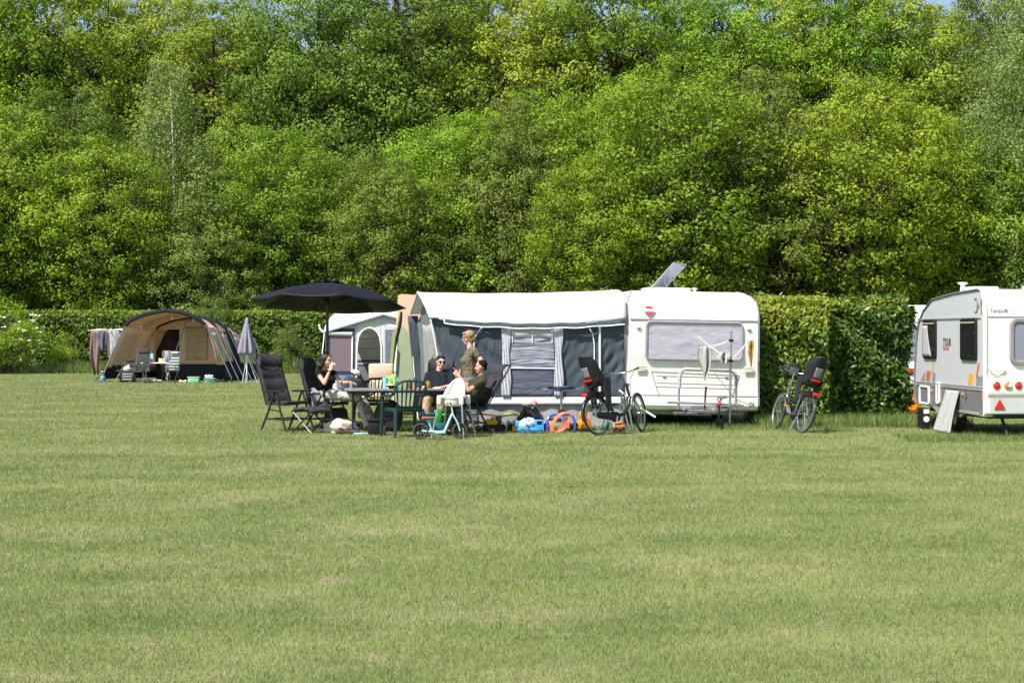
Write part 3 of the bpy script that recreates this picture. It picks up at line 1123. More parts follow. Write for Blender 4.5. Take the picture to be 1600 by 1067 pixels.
# roof hatch, opened
hd = Vector((0.36, 0.50, 0))
hp = Vector((0.44, -0.04, 0.50))
h0 = Vector((0.60, 1.1, 2.60))
mb = MB()
mb.rbox((0.98, 1.45, 2.585), (0.82, 0.7, 0.07), 0.02)
hb = obj('roof_hatch', mb, WHITE, cv)
mb = MB()
nn = hd.cross(hp).normalized()
vs = []
for s in (0, 0.03):
    for a, b in ((0, 0), (1, 0), (1, 1), (0, 1)):
        bow = nn * (0.0 if a in (0, 1) else 0.05)
        vs.append(h0 + hd * b + hp * a + nn * s)
mb.add(vs, [(0, 1, 2, 3), (7, 6, 5, 4), (0, 4, 5, 1), (1, 5, 6, 2), (2, 6, 7, 3), (3, 7, 4, 0)])
obj('hatch_cover', mb, glass_mat('smoked_acrylic', (0.34, 0.36, 0.42), 0.12, 0.35), hb, smooth=0, bevel=0.012)
for b in (0.15, 0.85):
    mb = MB()
    a = h0 + hd * b
    mb.tube([a + hp * 0.55, a + hp * 0.45 + Vector((0.05, 0, -0.12)), a + Vector((0.32, 0, 0.0))], 0.01, 6)
    obj('hatch_stay', mb, TRIM, hb)
for b in (0.1, 0.35, 0.6, 0.85):
    obj('hinge', MB().rbox(h0 + hd * b + hp * 0.05 + Vector((0, -0.02, 0)), (0.05, 0.05, 0.07), 0.01), TRIM, hb)
mb = MB().lathe([(0.03, 2.55), (0.03, 2.60), (0.06, 2.61), (0.06, 2.63), (0.0, 2.64)], 12, Matrix.Translation((1.55, 1.5, 0)), caps=False)
obj('roof_vent', mb, WHITE, cv)
# chassis, drawbar, jockey wheel, road wheels
mb = MB()
mb.tube([(1.02, 0.6, 0.34), (1.35, -0.75, 0.40)], 0.035, 6)
mb.tube([(1.82, 0.6, 0.34), (1.41, -0.75, 0.40)], 0.035, 6)
mb.rbox((1.38, -0.85, 0.43), (0.12, 0.35, 0.10), 0.03)
mb.box((1.15, -0.18, 0.335), (0.62, 0.3, 0.04))
mb.box((1.2, 2.5, 0.33), (2.0, 4.6, 0.06))
obj('chassis', mb, mat('chassis_steel', (0.25, 0.25, 0.26), 0.5, 0.7, 0.3), cv)
mb = MB()
mb.tube([(1.52, -0.68, 0.55), (1.52, -0.68, 0.24)], 0.026, 10)
mb.torus((1.53, -0.68, 0.175), 0.075, 0.035, (1, 0.2, 0), 18, 8)
mb.ell((1.53, -0.68, 0.175), (0.03, 0.06, 0.06))
mb.tube([(1.52, -0.68, 0.55), (1.58, -0.70, 0.64), (1.66, -0.72, 0.65)], 0.012, 6)
obj('jockey_wheel', mb, RUBBER, cv)
mb = MB()
mb.tube([(1.30, -0.55, 0.42), (1.295, -0.62, 0.70), (1.31, -0.60, 0.83)], [0.012, 0.018, 0.02], 8)
obj('brake_lever', mb, BLACKP, cv)
mb = MB()
mb.rbox((1.50, -0.82, 0.55), (0.05, 0.12, 0.06), 0.015)
mb.tube([(1.5, -0.82, 0.58), (1.46, -0.8, 0.63), (1.52, -0.75, 0.66), (1.56, -0.7, 0.6)], 0.013, 6)
obj('coupling_plug', mb, mat('red_paint', (0.5, 0.04, 0.05), 0.4), cv)
mb = MB()
for t_ in range(2):
    pts = [(1.45 + 0.1 * t_, -0.7, 0.5)] + [(1.62 + 0.05 * math.cos(a) + 0.03 * t_, -0.72, 0.34 + 0.15 * math.sin(a)) for a in np.linspace(2.2, -2.5, 10)]
    mb.tube(pts, 0.007, 5)
obj('cable', mb, BLACKP, cv)
for u in (0.1, 2.32):
    mb = MB().torus((u, 2.7, 0.385), 0.23, 0.09, (1, 0, 0), 28, 8)
    wh = obj('wheel', mb, RUBBER, cv)
    obj('rim', MB().lathe([(0.0, 0.04), (0.15, 0.03), (0.17, 0.06), (0.17, -0.06), (0, -0.06)], 20, Matrix.Translation((u, 2.7, 0.385)) @ Euler((0, R(90), 0)).to_matrix().to_4x4(), caps=False), STEEL, wh)
for u in (0.35, 2.05):
    mb = MB().tube([(u, 0.7, 0.38), (u, 0.4, 0.11)], 0.03, 6)
    mb.box((u, 0.4, 0.095), (0.14, 0.14, 0.05))
    obj('corner_steady', mb, STEEL, cv)
# rack on the drawbar
rk = MB()
yv = -0.42
rk.tube([(0.86, yv, 0.42), (0.87, yv, 0.98), (0.89, yv, 1.08), (0.96, yv, 1.13), (1.80, yv, 1.10), (1.87, yv, 1.06), (1.90, yv, 0.96), (1.89, yv, 0.42)], 0.022, 8)
rk.tube([(0.66, yv - 0.02, 0.545), (1.98, yv - 0.02, 0.51)], 0.018, 8)
rk.tube([(0.60, yv - 0.25, 0.545), (1.98, yv - 0.25, 0.51)], 0.016, 8)
for u in (0.95, 1.80):
    rk.tube([(u, yv, 0.53), (u, yv - 0.27, 0.53)], 0.015, 6)
    rk.tube([(u, yv, 0.42), (u + (1.4 - u) * 0.3, 0.02, 0.36)], 0.02, 6)
r_ = obj('cycle_rack', rk, STEEL, cv)
for pts in ([(0.872, yv, 0.80), (0.872, yv, 0.98), (0.892, yv, 1.08), (0.96, yv, 1.13), (1.25, yv, 1.122)], [(1.82, yv, 1.098), (1.87, yv, 1.06), (1.90, yv, 0.96), (1.893, yv, 0.84)]):
    obj('foam_sleeve', MB().tube(pts, 0.031, 10), mat('grey_foam', (0.36, 0.36, 0.38), 0.9), r_)


# ---- clothes airer pole on the caravan's drawbar, with things hanging from it
def lp(u, v, z):
    return cv_m @ Vector((u, v, z))


cv_m = Matrix.Translation(O1) @ Euler((0, R(0.9), YAW)).to_matrix().to_4x4() @ Matrix.Scale(SC1, 4)
t = thing('clothes_airer', 'silver pole clothes airer with folding arms standing before the caravan front', 'clothes airer', lp(1.74, -0.6, 0.18))
mb = MB().tube([lp(1.74, -0.6, 0.18), lp(1.745, -0.6, 1.82)], 0.023, 10)
obj('pole', mb, STEEL, t, world=True)
mb = MB()
c0 = lp(1.745, -0.6, 1.28)
ends = [(2.10, -0.55, 1.68), (2.22, -0.2, 1.70), (0.98, -0.75, 1.74), (1.2, -0.3, 1.72)]
for e in ends:
    mb.tube([c0, lp(*e)], 0.007, 6)
    mb.tube([lp(1.745, -0.6, 1.65), c0.lerp(lp(*e), 0.55)], 0.006, 5)
obj('arm', mb, mat('white_metal', (0.72, 0.72, 0.72), 0.4), t, world=True)
mb = MB()
for z in (1.29, 1.65):
    mb.rbox(lp(1.745, -0.6, z), (0.09, 0.06, 0.045), 0.012)
obj('clamp', mb, BLACKP, t, world=True)
mb = MB()
for f_ in (0.35, 0.6, 0.85):
    q = [c0.lerp(lp(*e), f_) for e in ends]
    for a, b in ((q[0], q[1]), (q[2], q[3]), (q[2], c0)):
        mb.tube([a, a.lerp(b, 0.5) - Vector((0, 0, 0.02)), b], 0.0018, 4)
for f_ in np.linspace(0.15, 0.9, 7):
    mb.box(c0.lerp(lp(*ends[0]), f_) - Vector((0, 0, 0.03)), (0.010, 0.016, 0.05))
    mb.box(c0.lerp(lp(*ends[2]), f_) - Vector((0, 0, 0.02)), (0.010, 0.016, 0.05))
obj('line', mb, mat('white_cord', (0.5, 0.5, 0.5), 0.7), t, world=True)


def hanging(name, label, cat, top, w, h, m, seed, point=0.25, depth=0.05, group=None):
    """a piece of cloth hanging in folds from a point"""
    rg = np.random.default_rng(seed)
    ph = rg.uniform(0, 6, 4)

    def fn(a, b):
        ww = w * (0.45 + 0.55 * math.sin(PI * min(1, 0.25 + 0.75 * b))) * (1 - (1 - point) * b ** 2.2)
        x = (a - 0.5) * ww + 0.04 * w * math.sin(7 * b + ph[0])
        y = depth * (math.sin(a * 9 + ph[1] + 2 * b) * 0.7 + 0.4 * math.sin(a * 17 + ph[2])) * (0.4 + b)
        return Vector((x, y, -h * b * (1 + 0.10 * math.sin(a * 8 + ph[3]))))
    mb = MB().grid(fn, 22, 18)
    o = obj(name, mb, m, smooth=1.2, solid=0.006)
    o.location = top
    tag(o, label, cat, group)
    return o


hanging('peg_bag', 'grey cloth bag hanging to a point from the airer line before the caravan window', 'bag', lp(1.25, -0.72, 1.53), 0.26, 0.56, cloth_mat('grey_canvas', (0.36, 0.36, 0.33), 0.1), 1, 0.10, 0.05)
hanging('cloth', 'small crumpled grey cloth on the airer arm beside the pole', 'cloth', lp(1.60, -0.66, 1.44), 0.25, 0.20, MATS['grey_canvas'], 2, 0.7, 0.07)
hanging('cloth', 'narrow mustard-brown cloth hanging from the airer arm at the caravan window edge', 'cloth', lp(2.13, -0.5, 1.66), 0.11, 0.46, cloth_mat('mustard_cloth', (0.42, 0.24, 0.06), 0.15), 3, 0.5, 0.035)

# ---- the awning on the caravan's left side
aw = thing('awning', 'white-roofed slate blue caravan awning with a clear window and grey skirt', 'awning', O1, YAW)
aw.scale = (SC1, SC1, SC1)
SLATE = cloth_mat('slate_canvas', (0.070, 0.090, 0.110), 0.10, 0.75, 0.05, 2, fold=0.35, fscale=(2.4, 1, 0.6))
ROOFC = cloth_mat('awning_roof', (0.63, 0.64, 0.67), 0.30, 0.6, 0.02, 1.0, fold=0.16, fscale=(0.7, 0.7, 0.7))
PIPE = mat('white_piping', (0.80, 0.80, 0.80), 0.5)
SKIRT = cloth_mat('grey_skirt', (0.36, 0.36, 0.39), 0.1, 0.6, 0.06, 2, fold=0.25, fscale=(2, 1, 0.8))
cprof = [(v, z) for v, z in prof[7:14]]


def on_prof(s):
    k = s * (len(cprof) - 1)
    i = min(int(k), len(cprof) - 2)
    f = k - i
    return cprof[i][0] * (1 - f) + cprof[i + 1][0] * f, cprof[i][1] * (1 - f) + cprof[i + 1][1] * f


def roof_near(a, b):
    """a along the eave from the open front (0) to the caravan (1); b from eave (0) to ridge (1)"""
    rv, rz = on_prof(b)
    bl = 1 - (1 - b) ** 1.5
    lu, lv, lz = -3.50 - 0.14 * b, 0.0 + 1.7 * b, 2.045 + 0.485 * (0.75 * b + 0.25 * bl)
    u = lu * (1 - a)
    v = lv * (1 - a) + (rv - 0.005) * a
    sag = -0.075 * math.sin(PI * a) ** 0.8 * (0.55 + 0.45 * math.sin(PI * b)) - 0.05 * math.sin(PI * a) * (1 - b)
    rip = 0.006 * math.sin(a * 40 + b * 6) * (1 - b) + 0.004 * math.sin(a * 23 - b * 9)
    return Vector((u, v - 0.03 * (1 - b), lz * (1 - a) + (rz + 0.012) * a + sag + rip + (-0.015 if b == 0 else 0)))


def roof_far(a, b):
    p = roof_near(a, 1.0)
    q = Vector((-3.72 * (1 - a) + 0.0 * a, 3.4, 2.13 * (1 - a) + 2.3 * a))
    r = p.lerp(q, b)
    r.z -= 0.03 * math.sin(PI * b) * math.sin(PI * a)
    return r


mb = MB().grid(roof_near, 48, 16)
mb.grid(roof_far, 30, 10)
obj('roof', mb, ROOFC, aw, smooth=1.0, solid=0.004, off=1)


def wall_top(a):
    p = roof_near(a, 0.0)
    return p


def fold(u, z, amp):
    return 1.5 * amp * (0.55 * math.sin(u * 9 + z * 5.0) + 0.40 * math.sin(u * 21 - z * 8 + 1.2) + 0.25 * math.sin(u * 37 + z * 14)) * (0.4 + 0.6 * math.sin(2.2 * u + 1.0) ** 2)


ZB = 0.60     # bottom of canvas, top of the white band


def near_wall(u0, u1, z0, ztop, name, m, vofs=0.045, amp=0.018, nu=30, nz=20, lead=False, parent=None, diag=0.0):
    def fn(a, b):
        u = u0 + (u1 - u0) * a
        zt = ztop(u)
        z = z0 + (zt - z0) * b
        if lead:       # the leading edge slants inwards towards the ground
            u = u + (1 - b) * 0.37 * (1 - a)
        e = math.sin(PI * min(1, max(0, b))) ** 0.5
        return Vector((u, vofs + fold(u + diag * z, z, amp) * e, z))
    mb = MB().grid(fn, nu, nz)
    return obj(name, mb, m, parent or aw, smooth=1.2, solid=0.003)


def ztop(u):
    return roof_near(1 + u / 3.5, 0).z - 0.03


u_a, u_b = -2.22, -1.15          # the clear window
near_wall(-3.48, u_a + 0.02, ZB - 0.02, ztop, 'side_wall', SLATE, amp=0.022, nu=40, lead=True, diag=0.9)
near_wall(u_b - 0.02, -0.02, ZB - 0.02, ztop, 'side_wall', SLATE, amp=0.026, nu=36, diag=-0.8)
wn = near_wall(u_a, u_b, ZB - 0.02, lambda u: ztop(u), 'window', cloth_mat('clear_vinyl_edge', (0.66, 0.66, 0.68), 0.3, 0.3, 0.08, 3, fold=0.15), vofs=0.040, amp=0.006, nu=16)
VIN = cloth_mat('vinyl_dark', (0.115, 0.125, 0.17), 0.0, 0.12, 0.10, 2.0, fold=0.35, fscale=(0.8, 1, 4), weave=0.0)
VIN2 = cloth_mat('vinyl_light', (0.27, 0.275, 0.33), 0.0, 0.15, 0.12, 2.5, fold=0.6, fscale=(0.7, 1, 5), weave=0.0)
near_wall(u_a + 0.13, u_b - 0.13, ZB + 0.03, lambda u: 1.12, 'lower_pane', VIN, vofs=0.024, amp=0.004, nu=14, nz=10, parent=wn)
near_wall(u_a + 0.12, u_b - 0.12, 1.13, lambda u: 1.655, 'upper_pane', VIN2, vofs=0.022, amp=0.010, nu=20, nz=16, parent=wn)
mb = MB()
mb.tube([(u_a + 0.03 + (u_b - u_a - 0.06) * a, 0.014, 1.645 + 0.055 * math.sin(PI * a) + 0.015) for a in np.linspace(0, 1, 12)], 0.011, 6)
mb.tube([(u_a + 0.02, 0.012, 1.135), (u_b - 0.02, 0.012, 1.12)], 0.012, 6)
for u in (u_a + 0.18, (u_a + u_b) / 2, u_b - 0.18):
    mb.tube([(u, 0.010, 1.80), (u, 0.008, 1.58)], 0.009, 5)
obj('strap', mb, PIPE, wn)
for u, sg in ((u_a + 0.065, 1), (u_b - 0.065, -1)):
    def fn(a, b, u=u):
        return Vector((u + (a - 0.5) * (0.145 + 0.03 * math.sin(b * 8)), 0.012 - 0.03 * abs(math.sin(a * 9 + b * 6)) * (1 - 0.5 * b), ZB + 0.02 + 1.28 * b))
    obj('curtain', MB().grid(fn, 10, 24), cloth_mat('sheer_curtain', (0.70, 0.70, 0.76), 0.4, 0.6), wn, smooth=1.2, solid=0.003)


def band(a, b):
    u = -3.10 + 3.06 * a
    sc = 0.035 * max(0, 1 - abs(((u + 0.12) % 1.12) - 0.56) / 0.09)
    return Vector((u, 0.025 - 0.03 * (1 - b), 0.485 + 0.125 * b - (0 if b > 0 else sc)))


obj('white_band', MB().grid(band, 90, 3), cloth_mat('white_vinyl', (0.74, 0.74, 0.76), 0.15, 0.5), aw, smooth=1.2, solid=0.004)


def skirt(a, b):
    u = -3.06 + 3.04 * a
    return Vector((u, 0.05 + 0.02 * math.sin(u * 6) * (1 - b) + 0.012 * math.sin(u * 17 + b * 3), 0.01 + 0.55 * b))


obj('mud_skirt', MB().grid(skirt, 60, 6), SKIRT, aw, smooth=1.2, solid=0.004)


def valance(a, b):
    p = roof_near(0.07 + 0.92 * a, 0.0)
    return Vector((p.x, p.y - 0.004 - 0.006 * b + 0.012 * math.sin(a * 30), p.z - 0.01 - 0.075 * b))


obj('valance', MB().grid(valance, 50, 3), SLATE, aw, smooth=1.2, solid=0.003)
mb = MB()
mb.tube([valance(a, 1.02) for a in np.linspace(0, 1, 30)], 0.012, 6)
mb.tube([valance(0, 0), valance(0, 1.02)], 0.011, 6)
mb.tube([roof_near(0, b) + Vector((-0.01, -0.005, 0)) for b in np.linspace(0, 1, 10)], 0.014, 6)
mb.tube([roof_far(0, b) + Vector((-0.01, 0, 0)) for b in np.linspace(0, 1, 8)], 0.014, 6)
mb.tube([roof_near(0, 0) + Vector((0.0, 0.02, -0.02)), Vector((-3.11, 0.03, 0.02))], 0.013, 6)
mb.tube([Vector((-3.74, 3.38, 2.10)), Vector((-3.57, 3.36, 0.02))], 0.013, 6)
# zips of the doors, drawn in piping
mb.tube([(-2.72, 0.012, 1.30), (-2.73, 0.012, 1.55), (-2.70, 0.012, 1.70), (-2.62, 0.012, 1.82), (-2.50, 0.012, 1.90), (-2.36, 0.012, 1.93)], 0.009, 6)
mb.tube([(-0.80, 0.012, 1.93), (-0.68, 0.012, 1.87), (-0.60, 0.012, 1.74), (-0.57, 0.012, 1.55), (-0.57, 0.012, 1.0), (-0.57, 0.012, 0.62)], 0.010, 6)
obj('piping', mb, PIPE, aw)
mb = MB()
mb.tube([(-0.47, 0.008, 0.62), (-0.47, 0.008, 1.90)], 0.02, 8)
obj('pole', mb, PIPE, aw)
# open front: recessed wall, gable, wings
FW = -3.02


def front(a, b):
    v = 0.16 + 3.15 * a
    top = 1.96 + 0.39 * math.sin(PI * a) ** 0.9
    z = 0.02 + (top - 0.02) * b
    return Vector((-3.25 - 0.23 * a - 0.10 * b + 0.015 * math.sin(v * 9 + z * 3), v - 0.10, z))


obj('front_wall', MB().grid(front, 40, 14), cloth_mat('slate_shade', (0.16, 0.175, 0.185), 0.10, 0.7, 0.06, 2, fold=0.3, fscale=(1, 2, 0.6)), aw, smooth=1.2, solid=0.004)


def fwin(v0, v1, z0, z1, wave):
    def fn(a, b):
        v = v0 + (v1 - v0) * a
        zt = z1 - wave * abs(math.sin(a * PI * 1.5)) * 0.5
        z = z0 + (zt - z0) * b
        bb = (z - 0.02) / 2.2
        return Vector((-3.25 - 0.23 * (v - 0.16) / 3.15 - 0.10 * bb - 0.035 - 0.012 * math.sin(v * 26), v, z))
    return MB().grid(fn, 26, 10)


fwm = obj('front_window', fwin(0.45, 2.35, 0.55, 1.88, -0.08), cloth_mat('front_lace', (0.36, 0.36, 0.35), 0.2, 0.6, 0.15, 9, fold=0.5, fscale=(1, 5, 0.4)), aw, smooth=1.2, solid=0.003)


def wing(a, b):
    z = 0.02 + 2.08 * b
    u0 = -3.47 - 0.10 * b
    u1 = -3.58 - 0.20 * b
    return Vector((u0 + (u1 - u0) * a, 3.36 + 0.01 * math.sin(z * 7), z))


obj('canopy_wing', MB().grid(wing, 8, 12), SLATE, aw, smooth=1.2, solid=0.004)


def awg(u, v, z):
    return Matrix.Translation(O1) @ Euler((0, 0, YAW)).to_matrix().to_4x4() @ Vector((u, v, z))

# ================================================================ the grey caravan at the right
GREYP = mat('grey_hammered_panel', (0.50, 0.51, 0.535), 0.38, 0.15, 0.03, 14, 0.22, 42, coat=0.2)
DGREY = mat('dark_grey_panel', (0.155, 0.155, 0.165), 0.42, 0.1, 0.05, 10, 0.1, 40)
WINDK = glass_mat('dark_window', (0.012, 0.013, 0.013), 0.04, 0.08)
o2 = GX(1539, 25.4)
c2 = thing('caravan', 'grey-sided touring caravan with white tail, round red lamps and dark side windows', 'caravan', o2, R(4))
c2.scale = (1, 0.87, 1)
LEN = 4.0
# silhouette of the side: y (back from the tail) and z
sp = [(0.08, 0.36), (0.02, 0.45), (0.0, 0.9), (0.0, 2.0), (0.02, 2.20), (0.07, 2.36), (0.16, 2.455), (0.28, 2.48), (1.6, 2.44), (2.9, 2.36), (3.45, 2.16), (3.72, 1.95),
      (3.86, 1.6), (3.98, 1.0), (4.0, 0.62), (3.9, 0.44), (3.3, 0.42), (2.9, 0.40)]
mb = loft_body(sp, 2.2, lambda z: 0.0)
obj('body', mb, WHITE, c2, smooth=0.5, bevel=0.02)


def inset_poly(poly, d):
    cx = sum(p[0] for p in poly) / len(poly)
    cz = sum(p[1] for p in poly) / len(poly)
    out = []
    for x, z in poly:
        l = math.hypot(x - cx, z - cz)
        out.append((x + (cx - x) * d / l, z + (cz - z) * d / l))
    return out


MS = Matrix(((0, 1, 0, 0), (1, 0, 0, 0), (0, 0, 1, 0), (0, 0, 0, 1)))    # prism's x -> y, its y -> x


def side(poly, x0, x1):
    return MB().prism(poly, x1 - x0, Matrix.Translation((x0, 0, 0)) @ MS)


def clip(poly, zmin, zmax):
    def cut(P, f, keep):
        o = []
        for i in range(len(P)):
            a, b = P[i], P[(i + 1) % len(P)]
            ka, kb = keep(a), keep(b)
            if ka:
                o.append(a)
            if ka != kb:
                t_ = (f - a[1]) / (b[1] - a[1])
                o.append((a[0] + (b[0] - a[0]) * t_, f))
        return o
    P = cut(poly, zmin, lambda p: p[1] >= zmin)
    return cut(P, zmax, lambda p: p[1] <= zmax)


ip = inset_poly(sp, 0.05)
obj('side_panel', side(clip(ip, 0.86, 2.6), -0.006, 0.01), GREYP, c2, smooth=0.3)
obj('lower_panel', side(clip(ip, 0.40, 0.78), -0.010, 0.01), DGREY, c2, smooth=0.3)
mb = MB()
mb.tube([(-0.012, y, z) for y, z in sp[3:16]], 0.022, 6)
obj('edge_trim', mb, mat('dark_rail', (0.13, 0.13, 0.14), 0.5), c2)
mb = MB()
mb.box((-0.012, 1.98, 2.005), (0.02, 3.6, 0.03))
mb.box((-0.012, 2.0, 0.80), (0.024, 3.85, 0.018))
mb.box((-0.012, 2.0, 0.845), (0.026, 3.85, 0.022))
obj('rail', mb, TRIM, c2, bevel=0.004)
mb = MB().rbox((0.0, 1.2, 0.40), (0.05, 1.9, 0.05), 0.015)
obj('sill', mb, TRIM, c2)
obj('corner_moulding', MB().tube([(0.0, -0.004, 0.42), (0.0, -0.01, 0.9), (0.0, -0.01, 2.0), (0.0, 0.015, 2.20), (0.0, 0.065, 2.36), (0.0, 0.15, 2.46), (0, 0.28, 2.492)], 0.035, 8), WHITE, c2)
obj('corner_moulding', MB().tube([(2.2, -0.004, 0.42), (2.2, -0.01, 0.9), (2.2, -0.01, 2.0), (2.2, 0.015, 2.20), (2.2, 0.065, 2.36), (2.2, 0.15, 2.46), (2.2, 0.28, 2.492)], 0.035, 8), WHITE, c2)
MY = Matrix(((0, 1, 0, 0), (1, 0, 0, 0), (0, 0, 1, 0), (0, 0, 0, 1)))
for y0, y1 in ((0.36, 1.18), (2.62, 3.38)):
    w_ = obj('window', side(rrect(y0, y1, 1.30, 1.985, 0.06), -0.045, 0.0), WINDK, c2)
    obj('window_frame', MB().tube([(-0.03, y, z) for y, z in rrect(y0, y1, 1.30, 1.985, 0.06)], 0.016, 6, closed=True), BLACKP, w_)
    obj('blind_rail', MB().box((-0.05, (y0 + y1) / 2, 1.93), (0.008, (y1 - y0) * 0.86, 0.028)), mat('blind_rail', (0.30, 0.29, 0.22), 0.5), w_)
    if y0 > 2:
        def fn(a, b):
            wv = 0.30 + 0.24 * (1 - b) ** 1.6
            return Vector((-0.052, 3.36 - wv * a, 1.33 + 0.56 * b))
        obj('curtain', MB().grid(fn, 6, 10), cloth_mat('lilac_curtain', (0.40, 0.37, 0.40), 0.1), w_, solid=0.003)
# decals on the side
DCOL = [mat('decal_ochre', (0.58, 0.30, 0.03), 0.4), mat('decal_rust', (0.42, 0.13, 0.06), 0.4), mat('decal_grey', (0.20, 0.22, 0.25), 0.4), mat('decal_ink', (0.07, 0.065, 0.06), 0.5), mat('decal_red', (0.50, 0.04, 0.04), 0.4)]


def decal(polys):
    for poly, m in polys:
        obj('decal', side(poly, -0.0095, -0.004), m, c2, smooth=0)


decal([([(0.62, 0.875), (0.86, 0.875), (0.80, 1.06), (0.56, 1.06)], DCOL[0]),
       ([(0.36, 0.99), (0.45, 0.99), (0.34, 1.25), (0.25, 1.25)], DCOL[1]),
       ([(0.07, 0.875), (0.45, 0.875), (0.38, 1.02), (0.07, 1.04)], DCOL[2]),
       ([(3.05, 0.875), (3.30, 0.875), (3.25, 1.06), (2.98, 1.06)], DCOL[1]),
       ([(2.88, 1.0), (2.96, 1.0), (2.86, 1.22), (2.78, 1.22)], DCOL[0]),
       ([(2.72, 0.875), (2.92, 0.875), (2.84, 1.04), (2.70, 1.04)], DCOL[2]),
       ([(3.36, 0.875), (3.62, 0.875), (3.45, 0.98), (3.33, 1.05)], DCOL[2])])
text('lettering', 'TOUR', 0.19, (-0.011, 2.02, 1.585), (R(90), 0, R(-90)), DCOL[3], c2, 0.001, bold=0.004).scale = (0.9, 1, 1)
text('lettering', 'EDITION', 0.085, (-0.011, 2.07, 1.475), (R(90), 0, R(-90)), DCOL[4], c2, 0.001)
obj('decal', side([(1.62, 1.46), (1.72, 1.47), (1.66, 1.62), (1.62, 1.60)], -0.0095, -0.004), mat('decal_straw', (0.45, 0.38, 0.25), 0.5), c2, smooth=0)
mb = MB().tube([(-0.012, 0.44 + 0.10 * math.cos(a), 2.21 + 0.115 * math.sin(a)) for a in np.linspace(R(60), R(290), 16)], 0.010, 6)
em2 = obj('emblem', mb, DCOL[3], c2)
obj('flower', MB().prism([(0.13, 2.20), (0.10, 2.25), (0.11, 2.30), (0.14, 2.33), (0.17, 2.32), (0.20, 2.27), (0.19, 2.21), (0.16, 2.18)], 0.004, Matrix.Translation((-0.012, 0, 0)) @ MS), DCOL[4], em2)
obj('flower_stem', MB().tube([(-0.012, 0.15, 2.19), (-0.012, 0.14, 2.10), (-0.012, 0.17, 2.05)], 0.007, 5), DCOL[4], em2)
text('lettering', 'ace', 0.12, (-0.011, 0.31, 2.195), (R(90), 0, R(-90)), DCOL[2], em2, 0.001)
# hatches and sockets low on the side
mb = MB()
frame_rect(mb, 0, 1, 0, 1, 0, 0.0)
def sframe(y0, y1, z0, z1, r, m, name='service_hatch', fill=None):
    f_ = obj(name, MB().tube([(-0.022, y, z) for y, z in rrect(y0, y1, z0, z1, 0.04)], r, 6, closed=True), m, c2)
    if fill:
        obj('hatch_door', side(rrect(y0, y1, z0, z1, 0.04), -0.018, 0.0), fill, f_)
    return f_
WP = mat('white_plastic', (0.76, 0.75, 0.72), 0.45, 0, 0.04)
sframe(3.05, 3.62, 0.46, 0.77, 0.022, WP, fill=DGREY)
sframe(2.42, 2.58, 0.50, 0.86, 0.020, WP, name='fridge_vent', fill=DGREY)
for y in (2.92, 1.12):
    obj('side_lamp', MB().ell((-0.02, y, 0.70), (0.02, 0.045, 0.03)), mat('orange_lens', (0.70, 0.16, 0.03), 0.2), c2)
obj('door_handle', MB().tube([(-0.02, 0.95, 0.76), (-0.05, 0.90, 0.74), (-0.05, 0.90, 0.66), (-0.02, 0.95, 0.64)], 0.012, 6), CHROME, c2)
# the tail
mb = MB()
frame_rect(mb, 0.45, 2.0, 1.26, 1.96, -0.02, 0.045, 0.09)
rw = obj('window', mb, mat('tail_window_frame', (0.23, 0.20, 0.21), 0.45), c2)
obj('pane', MB().prism(rrect(0.47, 1.98, 1.28, 1.94, 0.08), 0.02, Matrix.Translation((0, -0.03, 0))), mat('tail_pane', (0.20, 0.22, 0.28), 0.10, 0, 0.1, 1.5), rw)
obj('trim_strip', MB().box((1.1, -0.006, 2.02), (2.1, 0.014, 0.012)), SEAM, c2)
text('lettering', 'Tempo', 0.085, (0.08, -0.005, 2.125), (R(90), 0, 0), DCOL[2], c2, 0.001, align='LEFT', bold=0.002)
obj('lettering', MB().lathe([(0.0, 0), (0.028, 0), (0.028, 0.004), (0, 0.004)], 14, Matrix.Translation((0.355, -0.002, 2.125)) @ Euler((R(90), 0, 0)).to_matrix().to_4x4(), caps=False), mat('decal_blue', (0.15, 0.22, 0.42), 0.4), c2)
text('lettering', 'World', 0.085, (0.40, -0.005, 2.125), (R(90), 0, 0), mat('decal_paleblue', (0.40, 0.52, 0.66), 0.4), c2, 0.001, align='LEFT')
obj('grab_handle', MB().prism([(0.06, 1.16), (0.11, 1.16), (0.14, 1.12), (0.20, 1.10), (0.26, 1.12), (0.29, 1.16), (0.34, 1.16), (0.27, 1.075), (0.20, 1.05), (0.13, 1.075)], 0.04, Matrix.Translation((0, -0.045, 0))), WP, c2)
obj('trim_strip', MB().tube([(0.02, -0.02, 1.045), (0.2, -0.03, 1.04), (0.5, -0.04, 1.00), (1.1, -0.045, 0.97), (2.15, -0.03, 1.02)], 0.012, 6), BEIGEP, c2)
mb = MB()
bp_ = [(0.0, 1.03), (-0.09, 0.98), (-0.11, 0.80), (-0.08, 0.72), (-0.05, 0.70), (-0.03, 0.42), (0.05, 0.38), (0.2, 0.38), (0.2, 1.03)]
vs = [(0.02, y, z) for y, z in bp_] + [(2.18, y, z) for y, z in bp_]
n = len(bp_)
mb.add(vs, [(i, (i + 1) % n, n + (i + 1) % n, n + i) for i in range(n)] + [tuple(range(n - 1, -1, -1)), tuple(range(n, 2 * n))])
obj('bumper', mb, WHITE, c2, smooth=0.5, bevel=0.015)
obj('bumper_apron', MB().box((1.1, -0.062, 0.55), (2.06, 0.012, 0.25), Euler((R(-5), 0, 0)).to_matrix().to_4x4()), mat('apron_grey', (0.42, 0.43, 0.43), 0.4), c2)
RX = Euler((R(90), 0, 0)).to_matrix().to_4x4()
